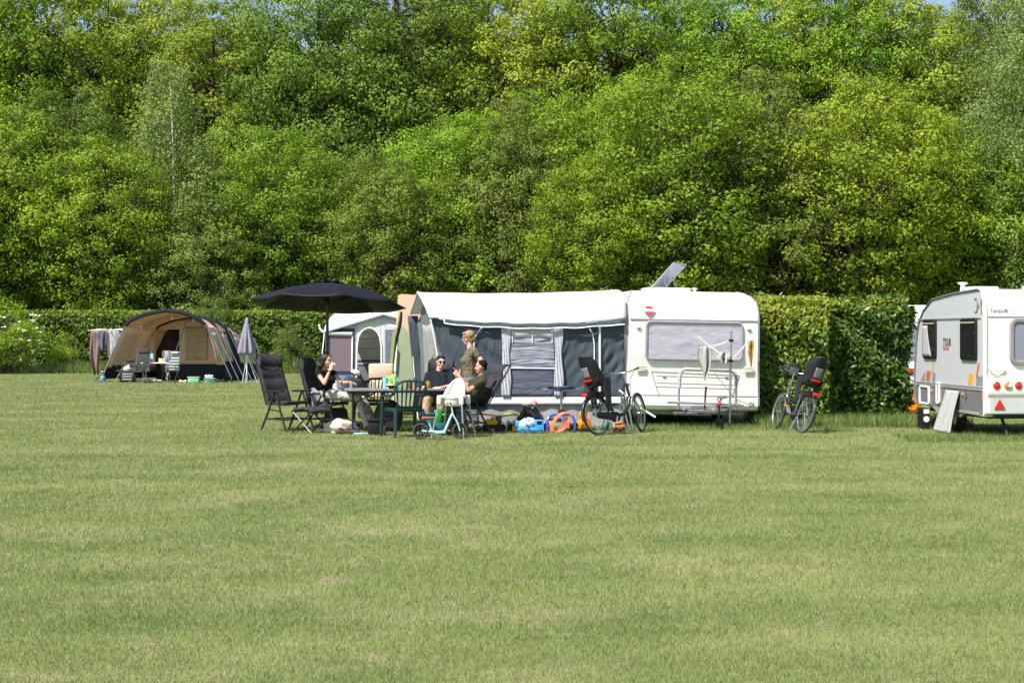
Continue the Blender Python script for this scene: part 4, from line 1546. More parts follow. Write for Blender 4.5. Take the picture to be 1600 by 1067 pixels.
for u, m in ((0.16, REDL), (0.35, AMBER), (0.53, REDL), (1.67, REDL), (1.85, AMBER), (2.04, REDL)):
    lm = obj('tail_lamp', MB().lathe([(0.0, 0.03), (0.035, 0.026), (0.062, 0.01), (0.066, 0)], 22, Matrix.Translation((u, -0.115, 0.885)) @ RX, caps=False), m, c2)
    obj('lamp_ring', MB().torus((u, -0.112, 0.885), 0.07, 0.008, (0, 1, 0), 24, 6), WP, lm)
    if m is AMBER:
        obj('lamp_half', MB().lathe([(0.0, 0.034), (0.03, 0.03), (0.045, 0.012)], 16, Matrix.Translation((u + 0.028, -0.115, 0.885)) @ RX, caps=False), mat('clear_lens', (0.7, 0.7, 0.7), 0.1), lm)
for u in (0.22, 1.98):
    obj('reflector_triangle', MB().prism([(u - 0.095, 0.50), (u + 0.095, 0.50), (u, 0.665)], 0.02, Matrix.Translation((0, -0.10, 0))), REDL, c2, bevel=0.006)
obj('side_lamp', MB().rbox((-0.03, 0.015, 0.72), (0.02, 0.04, 0.16), 0.008), MATS['orange_lens'], c2)
mb = MB()
mb.tube([(0.35, 0.25, 0.40), (0.40, 0.05, 0.05)], 0.028, 6)
mb.tube([(1.85, 0.25, 0.40), (1.8, 0.05, 0.05)], 0.028, 6)
mb.box((1.1, 1.9, 0.36), (1.9, 3.3, 0.08))
mb.box((1.1, 0.02, 0.37), (1.9, 0.06, 0.05))
obj('chassis', mb, BLACKP, c2)
for u in (0.15, 2.05):
    wh = obj('wheel', MB().torus((u, 1.9, 0.29), 0.21, 0.085, (1, 0, 0), 28, 8), RUBBER, c2)
    obj('rim', MB().lathe([(0.0, 0.04), (0.14, 0.03), (0.16, 0.06), (0.16, -0.06), (0, -0.06)], 20, Matrix.Translation((u, 1.9, 0.29)) @ Euler((0, R(90), 0)).to_matrix().to_4x4(), caps=False), STEEL, wh)
obj('wheel_arch', MB().prism([(1.0, 0.41), (2.9, 0.41), (2.6, 0.33), (1.3, 0.30)], 0.05, Matrix.Translation((-0.004, 0, 0)) @ MS), TRIM, c2)
mb = MB().rbox((0.35, 1.3, 2.50), (0.5, 0.6, 0.10), 0.04)
obj('roof_hatch', mb, mat('hatch_grey', (0.55, 0.56, 0.60), 0.3), c2)
obj('roof_hatch', MB().rbox((1.4, 0.9, 2.52), (0.7, 0.7, 0.10), 0.04), MATS['hatch_grey'], c2)
obj('roof_vent', MB().lathe([(0.05, 2.44), (0.04, 2.60), (0.09, 2.63), (0.09, 2.65), (0.0, 2.655)], 12, Matrix.Translation((0.3, 2.1, 0)), caps=False), WP, c2)

# mat hanging over the open service flap, and the step box by it
M2 = Matrix.Translation(o2) @ Euler((0, 0, R(4))).to_matrix().to_4x4()


def mfn(a, b):
    y = 1.38 + (2.25 - 1.38) * a
    sp_ = 1 + 0.28 * (1 - b)
    return M2 @ Vector((-0.05 - 0.17 * (1 - b) - 0.012 * math.sin(a * 14 + b * 4), 1.40 + (y - 1.80) * sp_ * 0.74 + 0.02 * (1 - b), 0.03 + 0.72 * b))


o = obj('door_mat', MB().grid(mfn, 16, 20), cloth_mat('woven_grey_mat', (0.36, 0.35, 0.36), 0.03, 0.9, 0.22, 30, fold=0.1), smooth=1.0, solid=0.012)
tag(o, 'grey woven mat hung sloping to the grass from the side of the grey caravan', 'mat')
tm = thing('step_box', 'black box with white round mark standing on the grass under the grey caravan corner', 'box', M2 @ Vector((-0.10, 2.72, 0)), R(4))
obj('case', MB().rbox((0, 0, 0.20), (0.14, 0.30, 0.38), 0.02), BLACKP, tm)
obj('round_mark', MB().lathe([(0.0, 0), (0.055, 0), (0.055, 0.004), (0.035, 0.004), (0.035, 0.006), (0, 0.006)], 18, Matrix.Translation((0.0, -0.152, 0.19)) @ RX, caps=False), WP, tm)
obj('label_plate', MB().box((0.0, -0.153, 0.33), (0.10, 0.006, 0.08)), WP, tm)

# ---- white caravan far behind the hedge end, and the orange water carrier
o3 = GX(1404, 38.5)
c3 = thing('caravan', 'white caravan half hidden between the laurel hedge and the grey caravan', 'caravan', o3, R(3))
mb = loft_body([(0.1, 0.4), (0.0, 0.5), (0, 2.0), (0.06, 2.3), (0.3, 2.48), (4.0, 2.5), (4.3, 2.2), (4.4, 0.5), (4.3, 0.4)], 2.1, lambda z: 0.0)
obj('body', mb, WHITE, c3, smooth=0.5, bevel=0.05)
mb = MB()
frame_rect(mb, -0.1 + 0.25, 1.75, 1.18, 1.95, -0.02, 0.035, 0.08)
w3 = obj('window', mb, MATS['tail_window_frame'], c3)
obj('pane', MB().prism(rrect(0.16, 1.74, 1.20, 1.93, 0.08), 0.02, Matrix.Translation((0, -0.03, 0))), MATS['tail_pane'], w3)
for u in (0.35, 1.75):
    obj('tail_lamp', MB().rbox((u, -0.02, 0.82), (0.34, 0.05, 0.15), 0.02), REDL, c3)
obj('trim_strip', MB().box((1.05, -0.012, 2.06), (2.0, 0.014, 0.02)), SEAM, c3)
for u in (0.12, 1.98):
    obj('wheel', MB().torus((u, 2.4, 0.30), 0.21, 0.085, (1, 0, 0), 24, 8), RUBBER, c3)
ORANGE = mat('orange_plastic', (0.85, 0.22, 0.01), 0.4, 0, 0.05)
p = GX(1421, 33.6)
t = thing('water_carrier', 'orange rolling water carrier on the grass behind the laurel hedge end', 'water tank', p, R(10))
obj('tank', MB().rbox((0, 0, 0.24), (0.44, 0.30, 0.44), 0.07, seg=3), ORANGE, t)
obj('spout', MB().lathe([(0.05, 0.46), (0.05, 0.51), (0.0, 0.51)], 12, Matrix.Translation((-0.1, 0, 0)), caps=False), ORANGE, t)
obj('rib', MB().torus((0, -0.15, 0.2), 0.10, 0.02, (0, 1, 0), 20, 6), ORANGE, t)
obj('handle', MB().tube([(-0.15, 0, 0.45), (-0.13, 0, 0.56), (0.13, 0, 0.56), (0.15, 0, 0.45)], 0.018, 6), ORANGE, t)

# ================================================================ porch awning with a door arch, farther back
GW = cloth_mat('grey_white_canvas', (0.55, 0.56, 0.60), 0.15, 0.7, 0.03, 1.5, fold=0.12)
NAVY = cloth_mat('navy_canvas', (0.035, 0.045, 0.085), 0.05, 0.7, 0.05, 2, fold=0.2)
LILACV = cloth_mat('lilac_mesh_window', (0.17, 0.13, 0.15), 0.05, 0.5, 0.06, 2)
D3 = 42.0
s3 = D3 / F


def px3(px, py):      # facade coordinates from the survey sketch
    return ((px - 575) * s3, EYE - (py - HZ) * s3)


o4 = GX(575, D3)
pa = thing('awning', 'small white porch awning with an arched doorway beside a lilac window, behind the seated woman', 'awning', o4, R(-2))


def gable(x):
    pts = [px3(506, 519), px3(513, 515), px3(560, 503), px3(600, 492), px3(622, 498), px3(650, 503)]
    for (x0, z0), (x1, z1) in zip(pts[:-1], pts[1:]):
        if x0 <= x <= x1:
            return z0 + (z1 - z0) * (x - x0) / (x1 - x0)
    return pts[0][1] if x < pts[0][0] else pts[-1][1]


xl, xr = px3(508, 0)[0], px3(648, 0)[0]
al, ar = px3(558, 0)[0], px3(596, 0)[0]
aspring, atop = px3(0, 540)[1], px3(0, 512)[1]


def archz(x):
    c, r = (al + ar) / 2, (ar - al) / 2
    k = max(0, 1 - ((x - c) / r) ** 2)
    return aspring + (atop - aspring) * math.sqrt(k)


mb = MB()
for (a, b) in ((xl, al), (ar, xr)):
    mb.grid(lambda u, v, a=a, b=b: Vector((a + (b - a) * u, 0.01 * math.sin(u * 9), 0.02 + (gable(a + (b - a) * u) - 0.02) * v)), 14, 8)
mb.grid(lambda u, v: Vector((al + (ar - al) * u, 0.0, archz(al + (ar - al) * u) + (gable(al + (ar - al) * u) - archz(al + (ar - al) * u)) * v)), 24, 4)
obj('front_wall', mb, GW, pa, smooth=0.6, solid=0.01)
mb = MB()
mb.tube([(x, -0.015, archz(x)) for x in np.linspace(al, ar, 20)], 0.025, 6)
mb.tube([(al, -0.015, aspring), (al - 0.03, -0.015, 0.05)], 0.022, 6)
mb.tube([(ar, -0.015, aspring), (ar + 0.01, -0.015, 0.05)], 0.022, 6)
obj('door_edge', mb, PIPE, pa)


def rect3(px0, py0, px1, py1, y, t_=0.012):
    x0, z1 = px3(px0, py0)
    x1, z0 = px3(px1, py1)
    return MB().box(((x0 + x1) / 2, y, (z0 + z1) / 2), (x1 - x0, t_, z1 - z0))


wf = obj('window', rect3(513, 513, 554, 589, -0.018), NAVY, pa)
obj('mesh_pane', rect3(516, 524, 550, 580, -0.03), LILACV, wf)
obj('rolled_blind', MB().tube([px3(513, 0)[0:1] + (-0.05, px3(0, 521)[1]), px3(551, 0)[0:1] + (-0.05, px3(0, 522)[1])], 0.055, 8), cloth_mat('clear_roll', (0.5, 0.52, 0.58), 0.2, 0.25), wf)
obj('side_stripe', MB().tube([(px3(551, 0)[0], -0.04, px3(0, 524)[1]), (px3(550, 0)[0], -0.04, px3(0, 582)[1])], 0.022, 6), PIPE, wf)
obj('lower_window', rect3(526, 586, 552, 606, -0.035), mat('vinyl_blue', (0.16, 0.20, 0.28), 0.2), wf)
wf = obj('window', rect3(602, 515, 640, 590, -0.018), cloth_mat('slate_panel', (0.14, 0.16, 0.21), 0.05), pa)
obj('mesh_pane', rect3(606, 522, 640, 580, -0.03), mat('window_reflection', (0.12, 0.12, 0.14), 0.2, 0, 0.7, 4), wf)
mb = MB()
rp = [px3(506, 519), px3(560, 503), px3(600, 491), px3(622, 497), px3(650, 503)]


def roof3(u, v):
    k = u * (len(rp) - 1)
    i = min(int(k), len(rp) - 2)
    f = k - i
    x = rp[i][0] * (1 - f) + rp[i + 1][0] * f
    z = rp[i][1] * (1 - f) + rp[i + 1][1] * f
    zr = 2.42
    vv = v
    return Vector((x, -0.10 + 2.6 * vv, z + 0.01 + (zr - z) * vv ** 0.6 * (1 if u < 0.9 else 0.6)))


obj('roof', MB().grid(roof3, 24, 8), cloth_mat('porch_roof', (0.70, 0.71, 0.73), 0.25, 0.6, 0.02), pa, smooth=0.8, solid=0.01)
obj('roof_edge', MB().tube([(x, -0.10, z) for x, z in rp], 0.035, 6), mat('grey_piping', (0.38, 0.39, 0.42), 0.6), pa)
obj('side_wall', MB().grid(lambda a, b: Vector((xl - 0.25 * (1 - b) * (1 - a), 2.4 * a, 0.02 + 1.80 * b)), 6, 6), NAVY, pa, solid=0.008)
mb = MB()
mb.tube([(xl - 0.18, -0.2, 0.05), (xl - 0.02, -0.02, 1.78), (xl - 0.02, 0.0, 1.9)], 0.015, 6)
mb.tube([(xl - 0.02, 0.0, 1.78), (xl - 0.15, 0.1, 1.88), (xl - 0.20, 0.1, 2.02)], 0.022, 6)
obj('pole', mb, PIPE, pa)
c4 = thing('caravan', 'cream caravan side with blue stripe seen through the arched doorway of the small porch awning', 'caravan', o4 + Vector((0, 2.6, 0)), R(-2))
obj('body', MB().rbox((1.15, 1.1, 1.40), (4.2, 2.1, 2.02), 0.15, seg=3), mat('cream_paint', (0.48, 0.45, 0.38), 0.4), c4)
mb = MB()
mb.box((1.15, 0.045, 0.98), (4.0, 0.02, 0.06))
mb.box((1.15, 0.045, 0.86), (4.0, 0.02, 0.035))
obj('stripe', mb, mat('blue_stripe', (0.03, 0.06, 0.15), 0.4), c4)
obj('lower_panel', MB().box((1.15, 0.043, 0.62), (4.0, 0.014, 0.40)), mat('grey_lower', (0.16, 0.16, 0.17), 0.5), c4)
mb = MB()
for z in (1.35, 1.62, 1.80, 1.98):
    mb.box((1.15, 0.047, z), (4.0, 0.012, 0.010))
mb.box((0.25, 0.047, 1.4), (0.014, 0.012, 1.5))
obj('panel_seam', mb, SEAM, c4)
obj('hook', MB().lathe([(0.0, 0), (0.06, 0), (0.06, 0.05), (0, 0.06)], 14, Matrix.Translation((0.13, 0.0, 1.68)) @ RX, caps=False), BLACKP, c4)
obj('skirt', MB().box((1.15, 0.1, 0.2), (4.0, 0.03, 0.40)), MATS['grey_lower'], c4)

# ================================================================ peach and green tent beside the big awning
D5 = 33.0
tt = thing('tent', 'tall peach tent with a pale green lower wall standing left of the big awning', 'tent', GX(635, D5))
PEACH = cloth_mat('peach_canvas', (0.76, 0.54, 0.38), 0.25, 0.8, 0.04, 1.5, fold=0.1)
PGREEN = cloth_mat('pale_green_canvas', (0.36, 0.43, 0.28), 0.2, 0.8, 0.05, 1.5, fold=0.15)
A = lambda px, py, d=D5: W(px, py, d)
f1 = [A(622, 461), A(628, 459.5), A(700, 464), A(705, 645), A(614, 645), A(618, 520)]
b1 = [A(640, 470, 36), A(640, 468, 36), A(705, 470, 36.5), A(705, 635, 36.5), A(606, 635, 35), A(622, 520, 35.5)]
mb = MB().add(f1 + b1, [tuple(range(6)), tuple(range(11, 5, -1))] + [(i, i + 6, (i + 1) % 6 + 6, (i + 1) % 6) for i in range(6)])
obj('upper_wall', mb, PEACH, tt, smooth=0, world=True)
g1 = [A(621, 510, D5 - .04), A(626, 508.5, D5 - .04), A(632, 512, D5 - .04), A(657, 555, D5 - .04), A(700, 640, D5 - .04), A(613.6, 644, D5 - .04)]
g2 = [p + Vector((0, 0.02, 0)) for p in g1]
mb = MB().add(g1 + g2, [tuple(range(6)), tuple(range(11, 5, -1))] + [(i, i + 6, (i + 1) % 6 + 6, (i + 1) % 6) for i in range(6)])
obj('lower_wall', mb, PGREEN, tt, smooth=0, world=True)
mb = MB().add([A(620.5, 508, D5), A(613.5, 644, D5), A(604, 634, 34.8), A(613, 520, 34.8)], [(0, 1, 2, 3)])
obj('side_wall', mb, cloth_mat('olive_canvas', (0.24, 0.29, 0.13), 0.15), tt, smooth=0, world=True, solid=0.01)
mb = MB()
mb.tube([A(621, 509, D5 - .05), A(620, 560, D5 - .05), A(613, 644, D5 - .05)], 0.014, 5)
mb.tube([A(619.5, 545, D5 - .08), A(617.5, 580, D5 - .08)], 0.03, 5)
obj('white_edge', mb, PIPE, tt, world=True)
mb = MB()
q0, q1 = A(627, 487, 32.3), A(608, 606, 32.0)
prof_ = [q0.lerp(q1, k) + Vector((0.01 * math.sin(k * 11), 0.02 * math.sin(k * 17), 0)) for k in np.linspace(0, 1, 16)]
mb.tube(prof_, [0.05, 0.065, 0.075, 0.08, 0.075, 0.07, 0.06, 0.05, 0.045, 0.04, 0.035, 0.03, 0.03, 0.025, 0.025, 0.02], 8, flat=0.5)
obj('rolled_flap', mb, cloth_mat('olive_flap', (0.04, 0.038, 0.028), 0.02, 0.8, 0.5, 12), tt, world=True)

# ================================================================ the tan tunnel tent at the left
TAN = cloth_mat('tan_canvas', (0.62, 0.40, 0.28), 0.22, 0.8, 0.04, 1.2, fold=0.14)
TANL = cloth_mat('light_tan_canvas', (0.70, 0.49, 0.37), 0.22, 0.8, 0.04, 1.2, fold=0.14)
DKB = cloth_mat('black_canvas', (0.020, 0.020, 0.032), 0.03, 0.7, 0.1, 2, fold=0.15)
DT = 57.0
sT = DT / F
AX = Vector((1.45, 3.4, 0))       # from the front arch to the back


def arch_pt(t, s, inn=0.0):
    """t along the hoop from left foot to right foot, s along the tent"""
    # survey of the front hoop
    hp_ = [(160, 592), (176, 552), (196, 510), (205, 501), (228, 492), (258, 486.5), (285, 489), (310, 499), (320, 508), (331, 540), (342, 594)]
    k = t * (len(hp_) - 1)
    i = min(int(k), len(hp_) - 2)
    f = k - i
    px = hp_[i][0] * (1 - f) + hp_[i + 1][0] * f
    py = hp_[i][1] * (1 - f) + hp_[i + 1][1] * f
    p = Vector(((px - 800) * sT, DT, EYE - (py - HZ) * sT))
    p.z = max(p.z, 0.02)
    c = Vector(((255 - 800) * sT, DT, 0))
    k = 1 - inn
    sq = 1 - 0.10 * s - 0.16 * s * s
    q = c + Vector(((p.x - c.x) * k * (1 - 0.22 * s), 0, p.z * (1 - inn * 0.6) * sq))
    return q + AX * s + Vector((0, 0.45 * (1 - abs(2 * t - 1)) * (1 if s < 0.01 else 0) * -0.2, 0))


te = thing('tent', 'tan tunnel tent with black lower band and dark roof hoops before the far hedge', 'tent', GX(255, DT))
ts = np.linspace(0, 1, 61)


def shell(t0, t1, s0, s1, nt=30, ns=10, inn=0.0, out=0.0):
    def fn(a, b):
        p = arch_pt(t0 + (t1 - t0) * a, s0 + (s1 - s0) * b, inn)
        # cloth draws in between the hoops
        s = s0 + (s1 - s0) * b
        d = -0.035 * abs(math.sin(PI * s * 4))
        c = Vector(((255 - 800) * sT, DT, 0.8)) + AX * s
        n_ = (p - c).normalized()
        return p + n_ * (d + out)
    return MB().grid(fn, nt, ns)


obj('roof', shell(0.20, 0.80, 0.0, 1.0, 40, 24), TAN, te, smooth=1.0, solid=0.01, world=True)
obj('side_wall', shell(0.80, 0.955, 0.20, 1.0, 14, 20), TANL, te, smooth=1.0, solid=0.01, world=True)
obj('side_wall', shell(0.03, 0.20, 0.42, 1.0, 14, 16), TAN, te, smooth=1.0, solid=0.01, world=True)
obj('lower_band', shell(0.945, 1.0, 0.20, 1.0, 6, 14, out=0.02), DKB, te, smooth=1.0, solid=0.01, world=True)
obj('lower_band', shell(0.0, 0.055, 0.0, 1.0, 6, 14, out=0.02), DKB, te, smooth=1.0, solid=0.01, world=True)
for s0, s1 in ((0.0, 0.045), (0.20, 0.29), (0.42, 0.52), (0.66, 0.78)):
    obj('roof_hoop', shell(0.20, 0.79, s0, s1, 40, 3, out=0.03), DKB, te, smooth=1.0, solid=0.015, world=True)
obj('roof_hoop', shell(0.79, 0.945, 0.42, 0.56, 12, 3, out=0.025), DKB, te, smooth=1.0, solid=0.015, world=True)
obj('roof_hoop', MB().tube([arch_pt(t, 0.0) + Vector((0, -0.02, 0.03)) for t in np.linspace(0.2, 0.8, 30)], 0.075, 6), DKB, te, world=True)
obj('back_wall', MB().add([arch_pt(t, 1.0) for t in np.linspace(0, 1, 31)], [tuple(range(31))]), TAN, te, smooth=0, world=True)


def inner(t0, t1, z0, z1, s=0.42, off=0.0):
    """part of the recessed front wall between two columns of the survey sketch"""
    mb = MB()
    n = 24
    arch = [arch_pt(t, s, 0.02) for t in np.linspace(0.0, 1.0, 121)]

    def top(x):
        for a, b in zip(arch[:-1], arch[1:]):
            if a.x <= x <= b.x and b.x > a.x:
                return a.z + (b.z - a.z) * (x - a.x) / (b.x - a.x)
        return 0.05
    y = arch[0].y - off

    def fn(a, b):
        x = t0 + (t1 - t0) * a
        zt = min(top(x), z1)
        zb = min(z0, zt)
        return Vector((x, y + 0.015 * math.sin(x * 5), zb + (zt - zb) * b))
    return MB().grid(fn, n, 10)


ai = [arch_pt(t, 0.42, 0.02) for t in (0.0, 1.0)]
XL, XR = ai[0].x, ai[1].x
WX = XR - XL
obj('inner_wall', inner(XL + WX * 0.44, XR - 0.02, 0.62, 9), TANL, te, smooth=0.8, solid=0.01, world=True)
obj('inner_wall', inner(XL + 0.02, XL + WX * 0.20, 0.62, 9), TAN, te, smooth=0.8, solid=0.01, world=True)
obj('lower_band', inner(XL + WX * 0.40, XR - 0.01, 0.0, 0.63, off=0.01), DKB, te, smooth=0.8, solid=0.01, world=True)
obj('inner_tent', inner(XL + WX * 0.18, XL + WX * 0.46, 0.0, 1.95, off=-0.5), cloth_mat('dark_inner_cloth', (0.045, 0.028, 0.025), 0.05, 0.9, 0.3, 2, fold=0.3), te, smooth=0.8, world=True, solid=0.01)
obj('inner_lintel', inner(XL + WX * 0.18, XL + WX * 0.46, 1.95, 9), TAN, te, smooth=0.8, world=True, solid=0.01)
obj('window', inner(XL + WX * 0.50, XL + WX * 0.72, 0.80, 2.05, off=0.03), cloth_mat('crinkled_window', (0.46, 0.33, 0.22), 0.1, 0.22, 0.08, 3, fold=1.0, fscale=(2.2, 1, 5), weave=0.0), te, smooth=0.8, world=True, solid=0.006)
mb = MB().tube([arch_pt(t, 0.40, 0.03) for t in np.linspace(0.24, 0.98, 40)], 0.045, 6)
obj('arch_band', mb, DKB, te, world=True)
# the two wings of the porch
def wingfn(a, b):
    p = arch_pt(0.045 + 0.165 * b, 0.0)
    q = arch_pt(0.045 + 0.165 * b, 0.42)
    return p.lerp(q, a)
obj('porch_wing', MB().grid(wingfn, 8, 8), TANL, te, smooth=0.8, solid=0.008, world=True)
def wp_(a, b):
    p = arch_pt(0.07 + 0.11 * b, 0.0)
    q = arch_pt(0.07 + 0.11 * b, 0.42)
    return p.lerp(q, 0.12 + 0.5 * a) + Vector((-0.03, -0.03, 0))
obj('window', MB().grid(wp_, 6, 6), mat('clear_film', (0.36, 0.36, 0.26), 0.15, 0, 0.2, 2), te, smooth=0.8, solid=0.004, world=True)
def wr_(a, b):
    p = arch_pt(0.955 - 0.165 * b, 0.03)
    q = arch_pt(0.955 - 0.165 * b, 0.20)
    return p.lerp(q, a)
obj('porch_wing', MB().grid(wr_, 6, 8), TANL, te, smooth=0.8, solid=0.008, world=True)
for s in (0.10, 0.33, 0.60, 0.86):
    def wq(a, b, s=s):
        t = 0.945 - 0.11 * b
        p = arch_pt(t, s - 0.05 + 0.10 * a)
        return p + Vector((0.06, -0.03, 0.02))
    obj('window', MB().grid(wq, 4, 6), MATS['clear_film'], te, smooth=0.8, solid=0.004, world=True)
for s in (0.02, 0.16, 0.30, 0.46, 0.64, 0.84):
    p = arch_pt(0.79, s) + Vector((0.06, 0, 0.02))
    g = Vector((arch_pt(1.0, s).x + 0.55, p.y - 0.25, 0.0))
    obj('guy_pole', MB().tube([p, g], 0.016, 6), STEEL, te, world=True)
mb = MB().tube([arch_pt(0.50, 0.40) + Vector((0.0, -0.1, -0.02)), arch_pt(0.5, 0.40) + Vector((-0.55, -1.3, -2.35))], 0.022, 6)
obj('centre_pole', mb, STEEL, te, world=True)
for t_, s in ((0.30, 0.15), (0.5, 0.12), (0.60, 0.2), (0.68, 0.2)):
    q = arch_pt(t_, s) + Vector((0, -0.02, -0.12))
    obj('toggle', MB().tube([q, q - Vector((-0.01, 0, 0.16))], 0.02, 6), PIPE, te, world=True)
mb = MB()
mb.tube([arch_pt(t, 0.0) + Vector((-0.02, -0.02, 0)) for t in np.linspace(0, 0.22, 10)], 0.02, 6)
obj('frame_pole', mb, STEEL, te, world=True)
mb = MB()
mb.tube([arch_pt(0.79, 0.95) + Vector((0, 0, 0.05)), arch_pt(0.79, 0.95) + Vector((0.25, 0, 0.0)), arch_pt(0.79, 0.95) + Vector((0.45, 0, -0.6))], 0.022, 6)
obj('frame_pole', mb, STEEL, te, world=True)

# ---- things round the tan tent
PG = lambda px, d: GX(px, d)


def folding_chair(name, label, loc, rotz, m, group=None, high=1.0, lean=18):
    t = thing(name, label, 'chair', loc, rotz, group)
    w = 0.52
    mb = MB()
    for s in (-1, 1):
        mb.tube([(s * w / 2, 0.28, 0.0), (s * w / 2, -0.18, 0.62)], 0.014, 6)
        mb.tube([(s * w / 2, -0.30, 0.0), (s * w / 2, 0.22, 0.62)], 0.014, 6)
        mb.tube([(s * w / 2, -0.20, 0.40), (s * w / 2, -0.20 - math.tan(R(lean)) * 0.75 * high, 0.40 + 0.75 * high)], 0.014, 6)
        mb.tube([(s * w / 2, -0.24, 0.63), (s * w / 2, 0.26, 0.64)], 0.02, 6)
    mb.tube([(-w / 2, 0.28, 0.02), (w / 2, 0.28, 0.02)], 0.012, 6)
    mb.tube([(-w / 2, -0.30, 0.02), (w / 2, -0.30, 0.02)], 0.012, 6)
    obj('frame', mb, mat('grey_tube', (0.20, 0.20, 0.20), 0.4, 0.6), t)
    obj('seat', MB().rbox((0, 0.03, 0.42), (w - 0.05, 0.48, 0.05), 0.02), m, t)
    k = math.tan(R(lean))
    rot = Euler((R(lean), 0, 0)).to_matrix().to_4x4()
    obj('backrest', MB().rbox((0, -0.23 - k * 0.36 * high, 0.44 + 0.36 * high), (w - 0.04, 0.05, 0.74 * high), 0.02, rot), m, t)
    obj('headrest', MB().rbox((0, -0.20 - k * 0.68 * high, 0.44 + 0.66 * high), (w - 0.08, 0.10, 0.16 * high), 0.04, rot), m, t)
    return t


CHARC = cloth_mat('charcoal_cloth', (0.045, 0.044, 0.046), 0.03, 0.8, 0.12, 6)
STRIPE = mat('striped_cloth', (0.20, 0.24, 0.24), 0.8, 0, 0.1)
ct = STRIPE.node_tree
wv = ct.nodes.new('ShaderNodeTexWave')
wv.bands_direction = 'Z'
wv.inputs['Scale'].default_value = 3.0
tcn = ct.nodes.new('ShaderNodeTexCoord')
ct.links.new(tcn.outputs['Object'], wv.inputs['Vector'])
crn = ct.nodes.new('ShaderNodeValToRGB')
crn.color_ramp.interpolation = 'CONSTANT'
crn.color_ramp.elements[0].color = (0.06, 0.07, 0.075, 1)
crn.color_ramp.elements[1].position = 0.55
crn.color_ramp.elements[1].color = (0.40, 0.46, 0.44, 1)
ct.links.new(wv.outputs['Fac'], crn.inputs[0])
ct.links.new(crn.outputs[0], ct.nodes['Principled BSDF'].inputs['Base Color'])
dt = 56.4
folding_chair('folding_chair', 'dark grey high-backed folding chair turned away at the table before the tan tent', PG(218, dt - 0.9), R(165), CHARC, 'chairs before the tan tent', 1.1, 10)
folding_chair('folding_chair', 'striped folding chair with a grey garment over its back before the tan tent', PG(266, dt), R(172), STRIPE, 'chairs before the tan tent', 0.95, 10)
folding_chair('folding_chair', 'low dark folding chair at the left wing of the tan tent', PG(196, dt + 0.2), R(150), CHARC, 'chairs before the tan tent', 0.55, 8)
hanging('garment', 'grey garment thrown over the striped chair back before the tan tent', 'garment', PG(261, dt - 0.2) + Vector((0, 0, 1.16)), 0.34, 0.45, cloth_mat('pale_grey_garment', (0.36, 0.34, 0.36), 0.1), 7, 0.7, 0.05)
tb = thing('camping_table', 'white-topped camping table with silver legs before the tan tent', 'table', PG(244, dt - 0.3), R(4))
obj('tabletop', MB().rbox((0, 0, 0.72), (1.0, 0.65, 0.035), 0.012), WP, tb)
for sx in (-1, 1):
    for sy in (-1, 1):
        obj('leg', MB().tube([(sx * 0.38, sy * 0.26, 0.7), (sx * 0.46, sy * 0.30, 0.0)], 0.016, 6), STEEL, tb)
t = thing('bottle', 'pale blue carton standing on the table before the tan tent', 'carton', PG(237.5, dt - 0.3) + Vector((0, 0, 0.738)))
obj('body', MB().rbox((0, 0, 0.15), (0.10, 0.08, 0.30), 0.012), mat('pale_blue_card', (0.35, 0.58, 0.68), 0.5), t)
obj('cap', MB().lathe([(0.02, 0.30), (0.02, 0.33), (0, 0.33)], 10, caps=False), WP, t)
for i, (px, m_, hgt, lb) in enumerate(((250, WP, 0.16, 'small white jar on the table before the tan tent'), (253.5, mat('yellow_plastic', (0.70, 0.50, 0.04), 0.4), 0.15, 'small yellow jar on the table before the tan tent'), (257, mat('lilac_plastic', (0.42, 0.38, 0.55), 0.4), 0.18, 'lilac cup on the table before the tan tent'))):
    o = obj('jar', MB().lathe([(0.045, 0), (0.05, 0.02), (0.05, hgt * 0.8), (0.03, hgt * 0.85), (0.032, hgt), (0, hgt)], 12), m_)
    o.location = PG(px, dt - 0.4) + Vector((0, 0, 0.738))
    tag(o, lb, 'jar', 'jars on the table before the tan tent')
p = PG(303, dt - 0.3)
o = obj('crate', MB().rbox((0, 0, 0.11), (0.40, 0.28, 0.20), 0.025).rbox((0, 0, 0.20), (0.43, 0.31, 0.03), 0.01), mat('pale_green_plastic', (0.22, 0.52, 0.28), 0.45))
o.location = p
tag(o, 'pale green plastic box on the grass before the tan tent', 'box')
o = obj('washing_up_bowl', MB().lathe([(0.0, 0.0), (0.16, 0.0), (0.21, 0.15), (0.23, 0.16), (0.215, 0.165), (0.17, 0.03), (0, 0.03)], 24, caps=False), mat('mint_plastic', (0.30, 0.62, 0.52), 0.4))
o.location = PG(327, dt - 0.5)
tag(o, 'mint green bowl full of white crockery on the grass beside the tan tent', 'bowl')
for i, (dx, dz) in enumerate(((-0.10, 0.22), (0.0, 0.25), (0.10, 0.22), (0.04, 0.18))):
    o = obj('cup', MB().lathe([(0.0, -0.05), (0.04, -0.05), (0.055, 0.05), (0.05, 0.05), (0.036, -0.04), (0, -0.04)], 14, Euler((0.5 * (i - 1), 0.4 * (i - 2), 0)).to_matrix().to_4x4(), caps=False), WP)
    o.location = PG(327, dt - 0.5) + Vector((dx, -0.03 * i, dz))
    tag(o, 'white cup heaped in the mint green bowl', 'cup', 'cups in the mint bowl')
o = obj('bag', MB().ell((0, 0, 0.07), (0.30, 0.18, 0.08), n=16, m=9).ell((0.2, 0.05, 0.06), (0.16, 0.12, 0.06)), cloth_mat('cream_cloth', (0.55, 0.50, 0.44), 0.1))
o.location = PG(238, dt - 0.5)
tag(o, 'flat cream bag lying on the grass under the white-topped camping table', 'bag')
